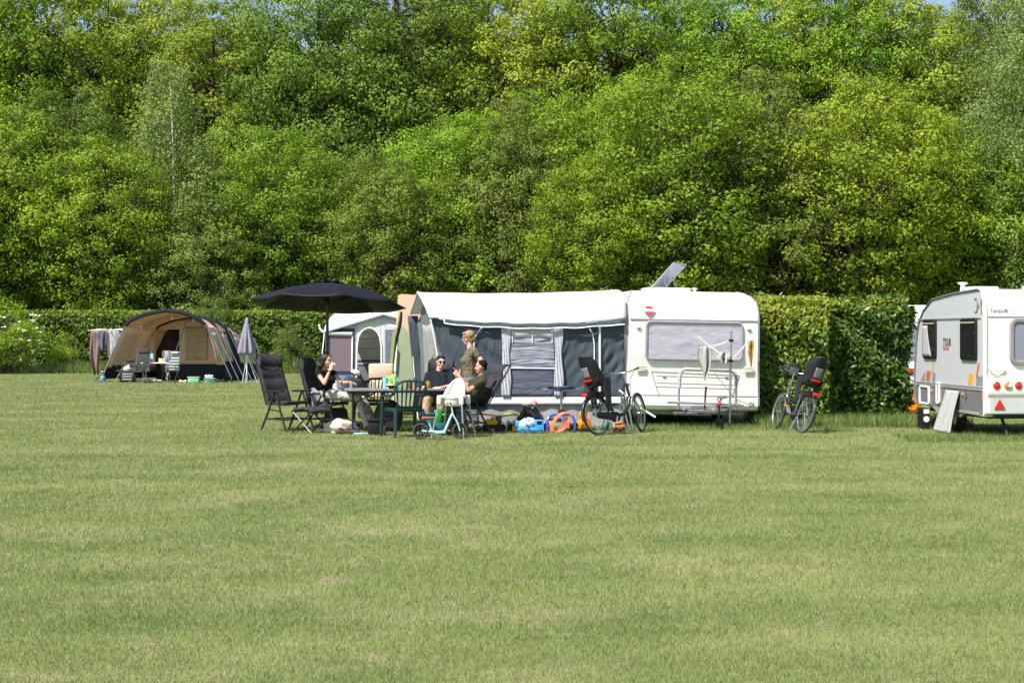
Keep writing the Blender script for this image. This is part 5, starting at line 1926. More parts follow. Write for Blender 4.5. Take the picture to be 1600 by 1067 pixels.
for i, (px, lb) in enumerate(((285, 'pale shoe lying on the grass between the table and the green box'), (291, 'cream shoe lying beside the green box before the tan tent'))):
    o = obj('shoe', MB().cap((-0.09, 0, 0.045), (0.09, 0, 0.035), 0.045, 0.038).ell((-0.07, 0, 0.07), (0.05, 0.04, 0.04)), mat('shoe_pale', (0.60, 0.54, 0.48), 0.7))
    o.location = PG(px, dt - 0.4)
    o.rotation_euler = (0, 0, 0.4 + i)
    tag(o, lb, 'shoe', 'shoes before the tan tent')
t = thing('crate', 'black folding crate with white goods at the left wing of the tan tent', 'crate', PG(200, dt - 0.1))
obj('box', MB().rbox((0, 0, 0.20), (0.55, 0.36, 0.38), 0.02), BLACKP, t)
mb = MB()
for z in (0.12, 0.22, 0.31):
    mb.rbox((0.02, -0.185, z), (0.36, 0.02, 0.05), 0.008)
obj('slot', mb, MATS['pale_grey_garment'], t)
o = obj('bag', MB().ell((0, 0, 0.10), (0.16, 0.12, 0.12)).ell((0.05, 0, 0.19), (0.08, 0.07, 0.07)), MATS['cream_cloth'])
o.location = PG(199, dt - 0.1) + Vector((0, 0, 0.39))
tag(o, 'small white bag on top of the black crate by the tan tent', 'bag')
t = thing('gas_bottle', 'small grey-blue gas bottle with hose on the grass left of the tan tent', 'gas bottle', PG(160.5, dt + 0.5))
obj('body', MB().lathe([(0.10, 0), (0.115, 0.02), (0.115, 0.16), (0.08, 0.22), (0.03, 0.25), (0.03, 0.31), (0, 0.31)], 16), mat('gas_blue', (0.13, 0.22, 0.30), 0.4), t)
obj('hose', MB().tube([(0, 0, 0.28), (-0.2, -0.1, 0.12), (-0.25, -0.15, 0.02), (0.1, -0.2, 0.02)], 0.015, 6), BLACKP, t)
obj('base_tray', MB().rbox((-0.05, 0, 0.025), (0.62, 0.3, 0.05), 0.02), mat('teal_dark', (0.04, 0.13, 0.14), 0.5), t)
for i, (px, lb) in enumerate(((343, 'black shoe by the first guy pole of the tan tent'), (352, 'dark shoe between the guy poles of the tan tent'), (362, 'black bag strap heap at the foot of the tan tent guy poles'))):
    o = obj('shoe', MB().cap((-0.10, 0, 0.05), (0.10, 0, 0.04), 0.05, 0.042).ell((-0.07, 0, 0.09), (0.06, 0.045, 0.05)), BLACKP)
    o.location = PG(px, dt + 0.1)
    o.rotation_euler = (0, 0, i * 0.9)
    tag(o, lb, 'shoe', 'dark shoes by the guy poles')

# rotary clothes airer with washing
t = thing('clothes_airer', 'white rotary clothes airer hung with washing at the left of the tan tent', 'clothes airer', PG(173, 60.0))
HT = 2.02
obj('pole', MB().tube([(0, 0, 0), (0, 0, HT)], 0.02, 8), PIPE, t)
for a in range(8):
    an = a * PI / 4 + 0.2
    obj('arm', MB().tube([(0, 0, HT - 0.10), (0.42 * math.cos(an), 0.42 * math.sin(an), HT + 0.05 - 0.10), (0.85 * math.cos(an), 0.85 * math.sin(an), HT - 0.12)], 0.016, 5), PIPE, t)
mb = MB()
for rr in (0.35, 0.58, 0.80):
    mb.tube([(rr * math.cos(a), rr * math.sin(a), HT - 0.10) for a in np.linspace(0, 2 * PI, 9)[:-1] + 0.2], 0.007, 4, closed=True)
obj('line', mb, PIPE, t)
obj('foot', MB().tube([(-0.35, -0.1, 0.3), (0, 0, 0.42), (0.35, -0.1, 0.3)], 0.02, 6), PIPE, t)
base = PG(173, 60.0)
hanging('towel', 'long mauve-brown towel hanging at the left of the rotary clothes airer', 'towel', base + Vector((-0.48, -0.45, HT - 0.14)), 0.42, 1.55, cloth_mat('mauve_towel', (0.22, 0.15, 0.14), 0.1), 11, 0.8, 0.06)
hanging('towel', 'slate grey towel hanging in the middle of the rotary clothes airer', 'towel', base + Vector((-0.18, -0.55, HT - 0.14)), 0.36, 0.75, cloth_mat('slate_towel', (0.11, 0.12, 0.17), 0.1), 12, 0.8, 0.06)
hanging('towel', 'pale grey sheet hanging in a curve from the rotary clothes airer', 'sheet', base + Vector((0.22, -0.5, HT - 0.13)), 0.55, 1.1, cloth_mat('pale_sheet', (0.40, 0.40, 0.41), 0.2), 13, 0.75, 0.05)
# closed parasol
pc = PG(385.5, 55.0)
t = thing('parasol', 'closed lilac parasol on a slim white stand right of the tan tent', 'parasol', pc)
sc_ = 55.0 / F
hgt = lambda py: EYE - (py - HZ) * sc_
obj('pole', MB().tube([(0, 0, 0.1), (0, 0, hgt(497))], 0.02, 8), PIPE, t)
mb = MB()


def pfn(a, b):
    an = 2 * PI * a
    r = (0.03 + 0.25 * b ** 0.85) * (1 + 0.22 * math.cos(8 * an) * min(1, b * 1.5))
    return Vector((r * math.cos(an), r * math.sin(an), hgt(498) - (hgt(498) - hgt(553)) * b + 0.03 * math.cos(8 * an) * b))


obj('canopy', MB().grid(pfn, 64, 14), cloth_mat('lilac_canopy', (0.26, 0.24, 0.31), 0.1, 0.8, 0.06, 2), t, smooth=1.0, solid=0.006)
obj('finial', MB().lathe([(0.02, hgt(500)), (0.025, hgt(497)), (0.0, hgt(496))], 8, caps=False), PIPE, t)
obj('ground_spike', MB().tube([(0, 0, 0), (0, 0, 0.35)], 0.045, 8), mat('blue_grey_plastic', (0.28, 0.33, 0.40), 0.5), t)
obj('stay', MB().tube([(0.02, 0, 1.0), (0.35, 0.2, 0.0)], 0.012, 5), PIPE, t)
obj('stay', MB().tube([(0.02, 0, 1.0), (-0.22, 0.3, 0.0)], 0.012, 5), PIPE, t)

# ================================================================ camp furniture
PADC = cloth_mat('padded_anthracite', (0.040, 0.038, 0.043), 0.02, 0.75, 0.15, 8, fold=0.15, fscale=(3, 3, 3))
FRAME = mat('anthracite_frame', (0.030, 0.030, 0.033), 0.35, 0.4, 0.1)
GREENP = mat('dark_green_plastic', (0.004, 0.032, 0.025), 0.38, 0, 0.12, 5)


def face(fx, fy):
    return math.atan2(-fx, fy)


def recliner(label, loc, rotz, lean=25, group='reclining chairs round the table'):
    t = thing('reclining_chair', label, 'chair', loc, rotz, group)
    w = 0.50
    # seat
    def seat(a, b):
        x = (a - 0.5) * w
        y = -0.24 + 0.52 * b
        return Vector((x, y, 0.45 + 0.03 * b - 0.025 * math.cos((a - 0.5) * PI) * math.sin(PI * b) + 0.012 * abs(math.sin(b * 3 * PI))))
    obj('seat', MB().grid(seat, 10, 18), PADC, t, smooth=1.2, solid=0.045)
    k = R(lean)
    up = Vector((0, -math.sin(k), math.cos(k)))
    nf = Vector((0, math.cos(k), math.sin(k)))
    b0 = Vector((0, -0.24, 0.46))

    def back(a, b):
        wid = w * (1 - 0.10 * b ** 3) * (1 - 0.22 * max(0, (b - 0.93) / 0.07) ** 2)
        puff = 0.020 * abs(math.sin(PI * (b * 4.0))) * (1 - (2 * a - 1) ** 4) if b < 0.74 else 0.055 * math.sin(PI * min(1, (b - 0.74) / 0.26)) ** 0.7
        side = 0.035 * (2 * a - 1) ** 2
        return b0 + Vector(((a - 0.5) * wid, 0, 0)) + up * (0.86 * b) + nf * (puff + side - 0.01)
    bk = obj('backrest', MB().grid(back, 14, 44), PADC, t, smooth=1.2, solid=0.04)
    mb = MB()
    mb.tube([b0 + Vector((-0.16, 0.0, 0)) + up * 0.63 + nf * 0.045, b0 + Vector((-0.12, 0, 0)) + up * 0.615 + nf * 0.05, b0 + Vector((0.12, 0, 0)) + up * 0.615 + nf * 0.05, b0 + Vector((0.16, 0, 0)) + up * 0.63 + nf * 0.045], 0.006, 5)
    obj('seam', mb, mat('seam_thread', (0.09, 0.085, 0.095), 0.8), bk)
    mb = MB()
    for s in (-1, 1):
        mb.tube([Vector((s * 0.265, 0.27, 0.46)), Vector((s * 0.265, -0.24, 0.44)), b0 + Vector((s * 0.25, 0, 0)) + up * 0.3 - nf * 0.015, b0 + Vector((s * 0.228, 0, 0)) + up * 0.80 - nf * 0.015, b0 + Vector((s * 0.20, 0, 0)) + up * 0.875 - nf * 0.01], 0.015, 8)
    mb.tube([b0 + Vector((-0.20, 0, 0)) + up * 0.875 - nf * 0.01, b0 + Vector((0.20, 0, 0)) + up * 0.875 - nf * 0.01], 0.015, 8)
    obj('seat_frame', mb, FRAME, t)
    for s in (-1, 1):
        obj('armrest', MB().rbox((s * 0.30, 0.02, 0.66), (0.06, 0.50, 0.032), 0.013, Euler((R(2), 0, 0)).to_matrix().to_4x4()), BLACKP, t)
        obj('leg', MB().tube([(s * 0.285, 0.06, 0.645), (s * 0.29, 0.20, 0.30), (s * 0.295, 0.35, 0.0)], [0.018, 0.019, 0.018], 8), FRAME, t)
        obj('leg', MB().tube([(s * 0.285, 0.02, 0.645), (s * 0.29, -0.16, 0.30), (s * 0.295, -0.34, 0.0)], [0.018, 0.019, 0.018], 8), FRAME, t)
    mb = MB()
    mb.tube([(-0.292, 0.25, 0.20), (0.292, 0.25, 0.20)], 0.013, 6)
    mb.tube([(-0.292, -0.22, 0.20), (0.292, -0.22, 0.20)], 0.013, 6)
    for s in (-1, 1):
        mb.tube([(s * 0.292, 0.25, 0.20), (s * 0.292, -0.22, 0.20)], 0.013, 6)
        mb.tube([(s * 0.28, -0.18, 0.36), (s * 0.28, 0.18, 0.34)], 0.012, 6)
    obj('stretcher', mb, FRAME, t)
    return t


def footstool(label, loc, rotz):
    t = thing('footstool', label, 'footrest', loc, rotz, None)

    def pad(a, b):
        return Vector(((a - 0.5) * 0.50, -0.24 + 0.5 * b, 0.43 - 0.05 * (2 * b - 1) ** 2 + 0.014 * abs(math.sin(b * 3 * PI))))
    obj('cushion', MB().grid(pad, 10, 20), PADC, t, smooth=1.2, solid=0.045)
    for s in (-1, 1):
        obj('leg', MB().tube([(s * 0.25, 0.21, 0.37), (s * 0.25, -0.24, 0.0)], 0.014, 8), FRAME, t)
        obj('leg', MB().tube([(s * 0.235, -0.21, 0.37), (s * 0.235, 0.24, 0.0)], 0.014, 8), STEEL if s > 0 else FRAME, t)
    mb = MB().tube([(-0.25, 0.21, 0.37), (0.25, 0.21, 0.37)], 0.013, 6)
    obj('stretcher', mb, FRAME, t)
    return t


R1 = recliner('empty anthracite reclining chair at the left end of the seating group', GX(449, 27.6), face(0.72, -0.69), 24)
R1.scale = (1.06, 1.06, 1.08)
footstool('anthracite padded footstool with crossed legs standing in front of the empty recliner', GX(487, 26.95), face(0.80, -0.60))
recliner('anthracite reclining chair in which the dark-haired woman sits', GX(513, 28.0), face(0.93, -0.36), 18)
recliner('anthracite reclining chair under the man in the black shirt', GX(685, 27.85), face(-0.05, -0.99), 22)
recliner('reclined anthracite chair under the man pointing with his finger', GX(730, 26.75), face(-0.90, -0.43), 33)


def garden_chair(label, loc, rotz):
    t = thing('garden_chair', label, 'chair', loc, rotz, 'green plastic garden chairs')
    hw = 0.235

    def seat(a, b):
        x = (a - 0.5) * (0.44 + 0.06 * b)
        return Vector((x, -0.20 + 0.46 * b, 0.435 + 0.02 * b - 0.02 * math.sin(PI * a) - (0.03 * max(0, b - 0.9) * 10)))
    mb = MB().grid(seat, 8, 10)
    obj('seat', mb, GREENP, t, smooth=1.0, solid=0.018)
    obj('seat_apron', MB().tube([(-0.22, -0.20, 0.42), (-0.25, 0.26, 0.42), (0.25, 0.26, 0.42), (0.22, -0.20, 0.42)], 0.02, 6, closed=True), GREENP, t)

    def bp(x, z):      # on the curved, leaning back
        k = (z - 0.43) / 0.47
        return Vector((x, -0.22 - 0.13 * k + 0.35 * x * x, z))
    arch = []
    for i in range(21):
        a = PI * i / 20
        arch.append((0.265 * math.copysign(abs(math.cos(a)) ** 0.65, math.cos(a)), 0.70 + 0.19 * math.sin(a) ** 0.8))
    mb = MB()
    pts = [bp(x, z) for x, z in arch]
    mb.tube(pts, 0.026, 8, flat=0.6)
    for i in range(7):
        u = (i - 3) / 3
        xb, xt = u * 0.185, u * 0.225
        zt = 0.70 + 0.19 * (1 - abs(xt / 0.265) ** 2.2) ** 0.5 - 0.01
        prof_ = [bp(xb + (xt - xb) * k, 0.44 + (zt - 0.44) * k) for k in np.linspace(0, 1, 8)]
        mb.tube(prof_, [0.024, 0.026, 0.027, 0.029, 0.031, 0.031, 0.029, 0.022], 6, flat=0.32)
    mb.tube([bp(-0.21, 0.475), bp(0, 0.47), bp(0.21, 0.475)], 0.022, 6)
    obj('backrest', mb, GREENP, t)
    for s in (-1, 1):
        obj('armrest', MB().tube([bp(s * 0.265, 0.72), bp(s * 0.275, 0.67) + Vector((0, 0.04, 0)), (s * 0.285, -0.10, 0.655), (s * 0.285, 0.12, 0.655), (s * 0.28, 0.235, 0.635), (s * 0.275, 0.265, 0.58)], [0.024, 0.026, 0.03, 0.031, 0.03, 0.028], 8, flat=0.7), GREENP, t)
        obj('leg', MB().tube([(s * 0.275, 0.265, 0.60), (s * 0.27, 0.27, 0.42), (s * 0.285, 0.30, 0.0)], [0.028, 0.034, 0.024], 8), GREENP, t)
        obj('leg', MB().tube([(s * 0.22, -0.21, 0.44), (s * 0.255, -0.30, 0.0)], [0.034, 0.024], 8), GREENP, t)
    return t


G1 = garden_chair('dark green garden chair with its slatted back to us at the near table side', GX(632, 25.95), face(-0.40, 0.92))
G1.scale = (1.08, 1.08, 1.07)
G2 = garden_chair('dark green plastic garden chair behind the table, its slatted back half hidden', GX(583, 29.0), face(-0.25, -0.97))

# ---- table
tbl = thing('camping_table', 'long grey folding table in the middle of the seated group', 'table', GX(617, 27.2), R(5))
TZ = 0.775
obj('tabletop', MB().rbox((0, 0, TZ - 0.02), (1.78, 0.76, 0.04), 0.014), mat('grey_tabletop', (0.17, 0.165, 0.175), 0.5, 0, 0.12, 12), tbl)
for s in (-1, 1):
    obj('leg', MB().tube([(s * 0.80, -0.30, TZ - 0.04), (s * 0.74, -0.30, TZ - 0.07), (s * 0.74, -0.31, 0.0)], 0.016, 8), FRAME, tbl)
    obj('leg', MB().tube([(s * 0.80, 0.30, TZ - 0.04), (s * 0.74, 0.30, TZ - 0.07), (s * 0.74, 0.31, 0.0)], 0.016, 8), FRAME, tbl)
    obj('brace', MB().tube([(s * 0.74, 0.0, 0.50), (s * 0.30, 0.0, TZ - 0.05)], 0.012, 6).tube([(s * 0.74, -0.31, 0.50), (s * 0.74, 0.31, 0.50)], 0.013, 6), FRAME, tbl)
obj('rail', MB().tube([(-0.8, -0.33, TZ - 0.055), (0.8, -0.33, TZ - 0.055)], 0.013, 6), FRAME, tbl)


def on_table(px, d):
    return GX(px, d, TZ)


TURQ = mat('turquoise_plastic', (0.22, 0.62, 0.66), 0.35, 0, 0.04)


def tumbler(label, px, d, h, r, m, name='cup', cat='cup', group='cups on the long grey table', prof=None):
    o = obj(name, MB().lathe(prof or [(r * 0.75, 0), (r * 0.8, 0.01), (r, h), (r * 0.92, h), (r * 0.7, 0.015), (0, 0.015)], 18, caps=False), m)
    o.location = on_table(px, d)
    return tag(o, label, cat, group)


tumbler('tall turquoise beaker on the table before the green chair back', 602, 27.15, 0.19, 0.05, TURQ)
tumbler('small clear-blue glass between the two turquoise beakers on the table', 607, 27.0, 0.09, 0.04, mat('pale_glass', (0.45, 0.60, 0.70), 0.1, 0, 0.05))
tumbler('slim turquoise beaker beside the lime green bag on the table', 616.5, 27.1, 0.20, 0.028, TURQ)
tumbler('clear drinking glass in front of the slatted chair back on the table', 585, 27.15, 0.11, 0.035, mat('dull_glass', (0.25, 0.32, 0.26), 0.1, 0, 0.1))
tumbler('greenish glass by the fingers of the dark-haired woman', 549, 27.2, 0.10, 0.033, MATS['dull_glass'])
tumbler('gold-green lidded jar on the table before the man in black', 669.5, 27.3, 0.14, 0.045, mat('olive_glass', (0.20, 0.17, 0.04), 0.15, 0, 0.2), 'jar', 'jar', None,
        [(0.040, 0), (0.045, 0.01), (0.045, 0.10), (0.036, 0.115), (0.040, 0.12), (0.040, 0.14), (0, 0.142)])
tumbler('small brown bottle seen through the slats of the near green chair', 640, 27.1, 0.17, 0.03, mat('brown_glass', (0.16, 0.05, 0.02), 0.15), 'bottle', 'bottle', None,
        [(0.03, 0), (0.031, 0.11), (0.012, 0.14), (0.012, 0.17), (0, 0.17)])


def crumple(name, label, cat, loc, r, m, seed, zs=0.8, n=28):
    rg = np.random.default_rng(seed)
    ph = rg.uniform(0, 6, 12)

    def fn(a, b):
        an, th = 2 * PI * a, PI * b
        d = Vector((math.sin(th) * math.cos(an), math.sin(th) * math.sin(an), math.cos(th)))
        k = 1 + 0.16 * math.sin(d.x * 4 + ph[0]) * math.sin(d.y * 5 + ph[1]) + 0.12 * math.sin(d.z * 7 + ph[2] + d.x * 3) + 0.07 * abs(math.sin(an * 5 + ph[3] + th * 3)) + 0.05 * math.sin(d.y * 13 + ph[4]) * math.sin(d.z * 11 + ph[5])
        p = d * k
        return Vector((p.x * r[0], p.y * r[1], max(0.0, (p.z + 0.75) * r[2] * zs)))
    o = obj(name, MB().grid(fn, n, n // 2), m, smooth=0.9)
    o.location = loc
    return tag(o, label, cat)


crumple('bag', 'crumpled lime green bag standing on the table beside the turquoise beakers', 'bag', on_table(611, 27.4), (0.12, 0.09, 0.16), cloth_mat('lime_cloth', (0.42, 0.62, 0.14), 0.3, 0.6), 3)
t = thing('bowl', 'dark bowl with yellow food on the table below the lime green bag', 'bowl', on_table(610.5, 27.0))
obj('shell', MB().lathe([(0.04, 0), (0.085, 0.06), (0.08, 0.06), (0.03, 0.01), (0, 0.01)], 18, caps=False), BLACKP, t)
obj('food', MB().ell((0, 0, 0.055), (0.07, 0.06, 0.03)), MATS['yellow_plastic'], t)
bk = thing('wicker_basket', 'pale woven wicker hamper standing behind the green chair back by the porch awning', 'basket', GX(596, 31.7))
wick = mat('wicker', (0.66, 0.50, 0.36), 0.8, 0, 0.25, 30, 0.8, 30, stretch=(1, 1, 2))
obj('body', MB().rbox((0, 0, 0.62), (0.46, 0.30, 0.36), 0.03), wick, bk)
obj('lid', MB().rbox((0, 0, 0.98), (0.50, 0.33, 0.30), 0.035), wick, bk)
obj('stand', MB().tube([(-0.2, 0, 0.45), (0.2, 0, 0.0)], 0.015, 6).tube([(0.2, 0, 0.45), (-0.2, 0, 0.0)], 0.015, 6), FRAME, bk)
# push chair behind the woman's hand
t = thing('buggy', 'folded blue buggy with a white hood standing behind the woman by the porch awning', 'pushchair', GX(549, 31.5), 0.3)
obj('frame', MB().tube([(-0.22, 0, 0.08), (0.18, 0.1, 0.95), (0.22, 0.1, 1.05)], 0.015, 6).tube([(0.22, 0, 0.08), (-0.15, 0.1, 0.75)], 0.015, 6), STEEL, t)
obj('hood', MB().ell((0.10, 0, 0.95), (0.09, 0.12, 0.06), Euler((0, 0.5, 0)).to_matrix().to_4x4()), WP, t)
obj('seat', MB().rbox((0.0, 0.02, 0.68), (0.34, 0.30, 0.36), 0.06, Euler((0, 0.35, 0)).to_matrix().to_4x4()), mat('navy_fabric', (0.03, 0.035, 0.06), 0.8, 0, 0.3), t)
for s in (-0.22, 0.22):
    obj('wheel', MB().torus((s, 0, 0.09), 0.07, 0.02, (0, 1, 0), 18, 6), RUBBER, t)

# ---- black parasol
um = thing('parasol', 'large open black parasol over the seated group', 'parasol', GX(511.5, 28.4))
um_c = cloth_mat('black_parasol_cloth', (0.010, 0.0095, 0.0145), 0.01, 0.6, 0.08, 3, fold=0.1)
us = 28.4 / F
zr_, za_ = EYE - (474.5 - HZ) * us, EYE - (441 - HZ) * us
RR = 1.46
tilt = Matrix.Translation((0.03, 0, zr_)) @ Euler((R(-5.5), R(1.6), 0)).to_matrix().to_4x4() @ Matrix.Translation((0, 0, -zr_))


def umb(a, b):
    k = a * 8
    f = k - math.floor(k)
    an = (k / 8) * 2 * PI + 0.28
    r0 = RR * b
    chord = math.cos(PI / 8) / math.cos((f - 0.5) * PI / 4)
    r = r0 * chord
    z = zr_ + (za_ - zr_) * (1 - b) ** 0.92 + 0.05 * math.sin(PI * b) - 0.035 * math.sin(PI * f) * b * b
    return tilt @ Vector((r * math.cos(an), r * math.sin(an), z))


obj('canopy', MB().grid(lambda a, b: umb(a, 0.055 + 0.945 * b), 64, 12), um_c, um, smooth=0.35, solid=0.006)


def vent(a, b):
    k = a * 8
    f = k - math.floor(k)
    an = a * 2 * PI + 0.28
    r = (0.02 + 0.21 * b)
    return tilt @ Vector((r * math.cos(an), r * math.sin(an), za_ + 0.035 - 0.06 * b + 0.03 * math.sin(PI * f) * b))


obj('vent_cap', MB().grid(vent, 64, 5), um_c, um, smooth=0.8, solid=0.006)
obj('finial', MB().lathe([(0.02, za_ + 0.02), (0.03, za_ + 0.05), (0.02, za_ + 0.075), (0, za_ + 0.08)], 10, tilt, caps=False), BLACKP, um)
hub = tilt @ Vector((0, 0, zr_ + 0.02))
for i in range(8):
    an = i * PI / 4 + 0.28
    tip = tilt @ Vector((RR * 0.985 * math.cos(an), RR * 0.985 * math.sin(an), zr_ - 0.012))
    top_ = tilt @ Vector((0.03 * math.cos(an), 0.03 * math.sin(an), za_ - 0.03))
    mid = tilt @ Vector((0.5 * RR * math.cos(an), 0.5 * RR * math.sin(an), zr_ + (za_ - zr_) * 0.528 + 0.022))
    rb = obj('rib', MB().tube([top_, mid, tip], 0.011, 6), BLACKP, um)
    obj('strut', MB().tube([hub, mid], 0.009, 6), BLACKP, rb)
obj('pole', MB().tube([(0, 0, 0.0), (0, 0, 1.2), (0.0, 0.0, zr_), tilt @ Vector((0, 0, za_))], 0.028, 10), mat('dark_pole', (0.05, 0.05, 0.055), 0.35, 0.5), um)
obj('crank', MB().rbox((0.0, -0.03, 1.35), (0.07, 0.08, 0.12), 0.015).tube([(0.0, -0.07, 1.35), (0.09, -0.09, 1.33)], 0.01, 6), BLACKP, um)
obj('runner', MB().lathe([(0.05, zr_ - 0.03), (0.055, zr_ + 0.05), (0.03, zr_ + 0.06)], 10), BLACKP, um)
obj('base', MB().lathe([(0.26, 0), (0.26, 0.05), (0.06, 0.09), (0.045, 0.32), (0.03, 0.33)], 20), BLACKP, um)

# ---- high chair
hc = thing('high_chair', 'white plastic high chair on silver tube legs before the men', 'high chair', GX(709, 25.75), face(-0.35, -0.94))
HS = 0.53


def tub(a, b):
    """the seat shell: a basin whose back wall rises to a round-topped back"""
    an = 2 * PI * a
    bx = math.cos(an)
    by = math.sin(an)
    rise = max(0, -by) ** 0.75
    zt = 0.665 + 0.31 * rise
    k = b
    rx = 0.13 + (0.185 - 0.05 * rise * max(0, k - 0.5) * 2 - 0.13) * k ** 0.5
    ry = 0.11 + 0.055 * k ** 0.5
    z = HS + (zt - HS) * k
    return Vector((rx * bx, ry * by - 0.05 * k * rise, z))


sh = obj('seat_shell', MB().grid(tub, 48, 14).add([tub(a, 0) for a in np.linspace(0, 1, 49)[:-1]], [tuple(range(48))]), WP, hc, smooth=0.9, solid=0.012)
obj('rim', MB().tube([tub(a, 1.0) for a in np.linspace(0, 1, 49)[:-1]], 0.017, 8, closed=True), WP, sh)
for sx in (-1, 1):
    for sy in (-1, 1):
        obj('corner_socket', MB().rbox((sx * 0.20, sy * 0.145, 0.635), (0.075, 0.075, 0.15), 0.02), WP, hc)
        obj('leg', MB().tube([(sx * 0.205, sy * 0.15, 0.60), (sx * 0.29, sy * 0.27, 0.0)], [0.016, 0.015], 10), STEEL, hc)
obj('tray_rail', MB().rbox((0, 0.16, 0.69), (0.44, 0.035, 0.04), 0.012).rbox((-0.20, 0, 0.69), (0.035, 0.32, 0.04), 0.012).rbox((0.20, 0, 0.69), (0.035, 0.32, 0.04), 0.012), WP, hc)

# ---- under and round the table
crumple('tote_bag', 'cream canvas tote bag slumped on the grass under the table', 'bag', GX(530, 27.0), (0.24, 0.14, 0.16), cloth_mat('cream_canvas', (0.62, 0.55, 0.44), 0.1), 8)
crumple('bag', 'brown-black cloth bag behind the cream tote bag under the table', 'bag', GX(543, 27.6), (0.19, 0.14, 0.16), cloth_mat('brown_black_cloth', (0.05, 0.035, 0.035), 0.02), 9)
crumple('cloth', 'blue cloth heap beside the cream tote bag on the grass', 'cloth', GX(548, 27.2), (0.14, 0.11, 0.10), cloth_mat('denim', (0.06, 0.09, 0.15), 0.05), 10)
for i, (px, d, a, lb) in enumerate(((537, 26.6, 0.4, 'brown shoe lying on the grass before the cream tote bag'), (549, 26.65, 0.1, 'grey-brown shoe lying on the grass right of the cream tote bag'))):
    o = obj('shoe', MB().cap((-0.10, 0, 0.045), (0.10, 0, 0.035), 0.048, 0.04).ell((-0.06, 0, 0.075), (0.07, 0.042, 0.05)), mat('shoe_brown', (0.07, 0.045, 0.04), 0.7, 0, 0.3))
    o.location = GX(px, d)
    o.rotation_euler = (0, 0, a)
    tag(o, lb, 'shoe', 'brown shoes by the cream tote bag')
o = obj('bat', MB().lathe([(0.0, 0.0), (0.10, 0.0), (0.11, 0.012), (0.10, 0.025), (0, 0.028)], 20, caps=False).cap((0.1, 0.0, 0.014), (0.2, 0.02, 0.014), 0.016, 0.014), TURQ)
o.location = GX(562, 26.6)
tag(o, 'turquoise flat beach bat lying on the grass under the table', 'toy')
t = thing('cool_box', 'black low box on the grass at the near table leg', 'box', GX(588, 26.4), 0.15)
obj('case', MB().rbox((0, 0, 0.13), (0.30, 0.22, 0.22), 0.03), BLACKP, t)
obj('lid', MB().rbox((0, 0, 0.26), (0.33, 0.25, 0.05), 0.02), BLACKP, t)
obj('pocket', MB().rbox((0.10, -0.12, 0.09), (0.10, 0.03, 0.15), 0.01), MATS['navy_fabric'], t)
rs = thing('rucksack', 'big black rucksack under the table behind the near green chair', 'rucksack', GX(607, 27.3))
obj('body', MB().ell((0, 0, 0.28), (0.26, 0.20, 0.30)).rbox((0, 0, 0.2), (0.44, 0.32, 0.36), 0.08), mat('black_nylon', (0.014, 0.013, 0.015), 0.6, 0, 0.2, 6, 0.4, 9), rs)
obj('pocket', MB().rbox((0, -0.18, 0.18), (0.28, 0.08, 0.22), 0.035), MATS['black_nylon'], rs)
obj('strap', MB().tube([(-0.22, -0.05, 0.20), (-0.10, -0.12, 0.52), (0.02, -0.10, 0.56)], 0.022, 8), mat('tan_strap', (0.30, 0.11, 0.05), 0.7), rs)
t = thing('bucket', 'bright green bucket on the grass seen through the high chair legs', 'bucket', GX(688, 26.7))
obj('pail', MB().lathe([(0.07, 0.20), (0.08, 0.21), (0.10, 0.42), (0.095, 0.42), (0.07, 0.22), (0, 0.22)], 20, caps=False), mat('bright_green_plastic', (0.02, 0.34, 0.06), 0.4), t)
obj('handle', MB().tube([(-0.10, 0, 0.40), (-0.06, -0.08, 0.34), (0.06, -0.08, 0.34), (0.10, 0, 0.40)], 0.006, 5), WP, t)
obj('stool', MB().rbox((0, 0, 0.10), (0.20, 0.20, 0.20), 0.03), mat('teal_plastic', (0.015, 0.09, 0.10), 0.4), t)
t = thing('toy_crate', 'teal plastic crate behind the mint balance bike', 'crate', GX(672, 26.9))
obj('box', MB().rbox((0, 0, 0.17), (0.30, 0.25, 0.33), 0.03), MATS['teal_plastic'], t)
obj('rim', MB().rbox((0, 0, 0.34), (0.33, 0.28, 0.035), 0.012), MATS['teal_plastic'], t)
hanging('towel', 'lilac towel hung over the armrest of the woman in the recliner', 'towel', GX(500, 27.85, 0.705), 0.34, 0.40, cloth_mat('lilac_towel', (0.40, 0.35, 0.40), 0.1), 21, 0.7, 0.06)
crumple('jacket', 'pale blue denim jacket bunched behind the lilac towel', 'jacket', GX(488, 28.0, 0.50), (0.12, 0.09, 0.16), cloth_mat('pale_denim', (0.20, 0.25, 0.34), 0.05), 23)
t = thing('bag', 'dark patterned bag on the grass under the seated woman', 'bag', GX(525, 28.1))
obj('body', MB().rbox((0, 0, 0.20), (0.42, 0.25, 0.38), 0.07), mat('mauve_black', (0.035, 0.026, 0.032), 0.8, 0, 0.5, 25), t)
obj('handle', MB().tube([(-0.1, 0, 0.37), (-0.06, 0, 0.47), (0.06, 0, 0.47), (0.1, 0, 0.37)], 0.01, 6), MATS['mauve_black'], t)

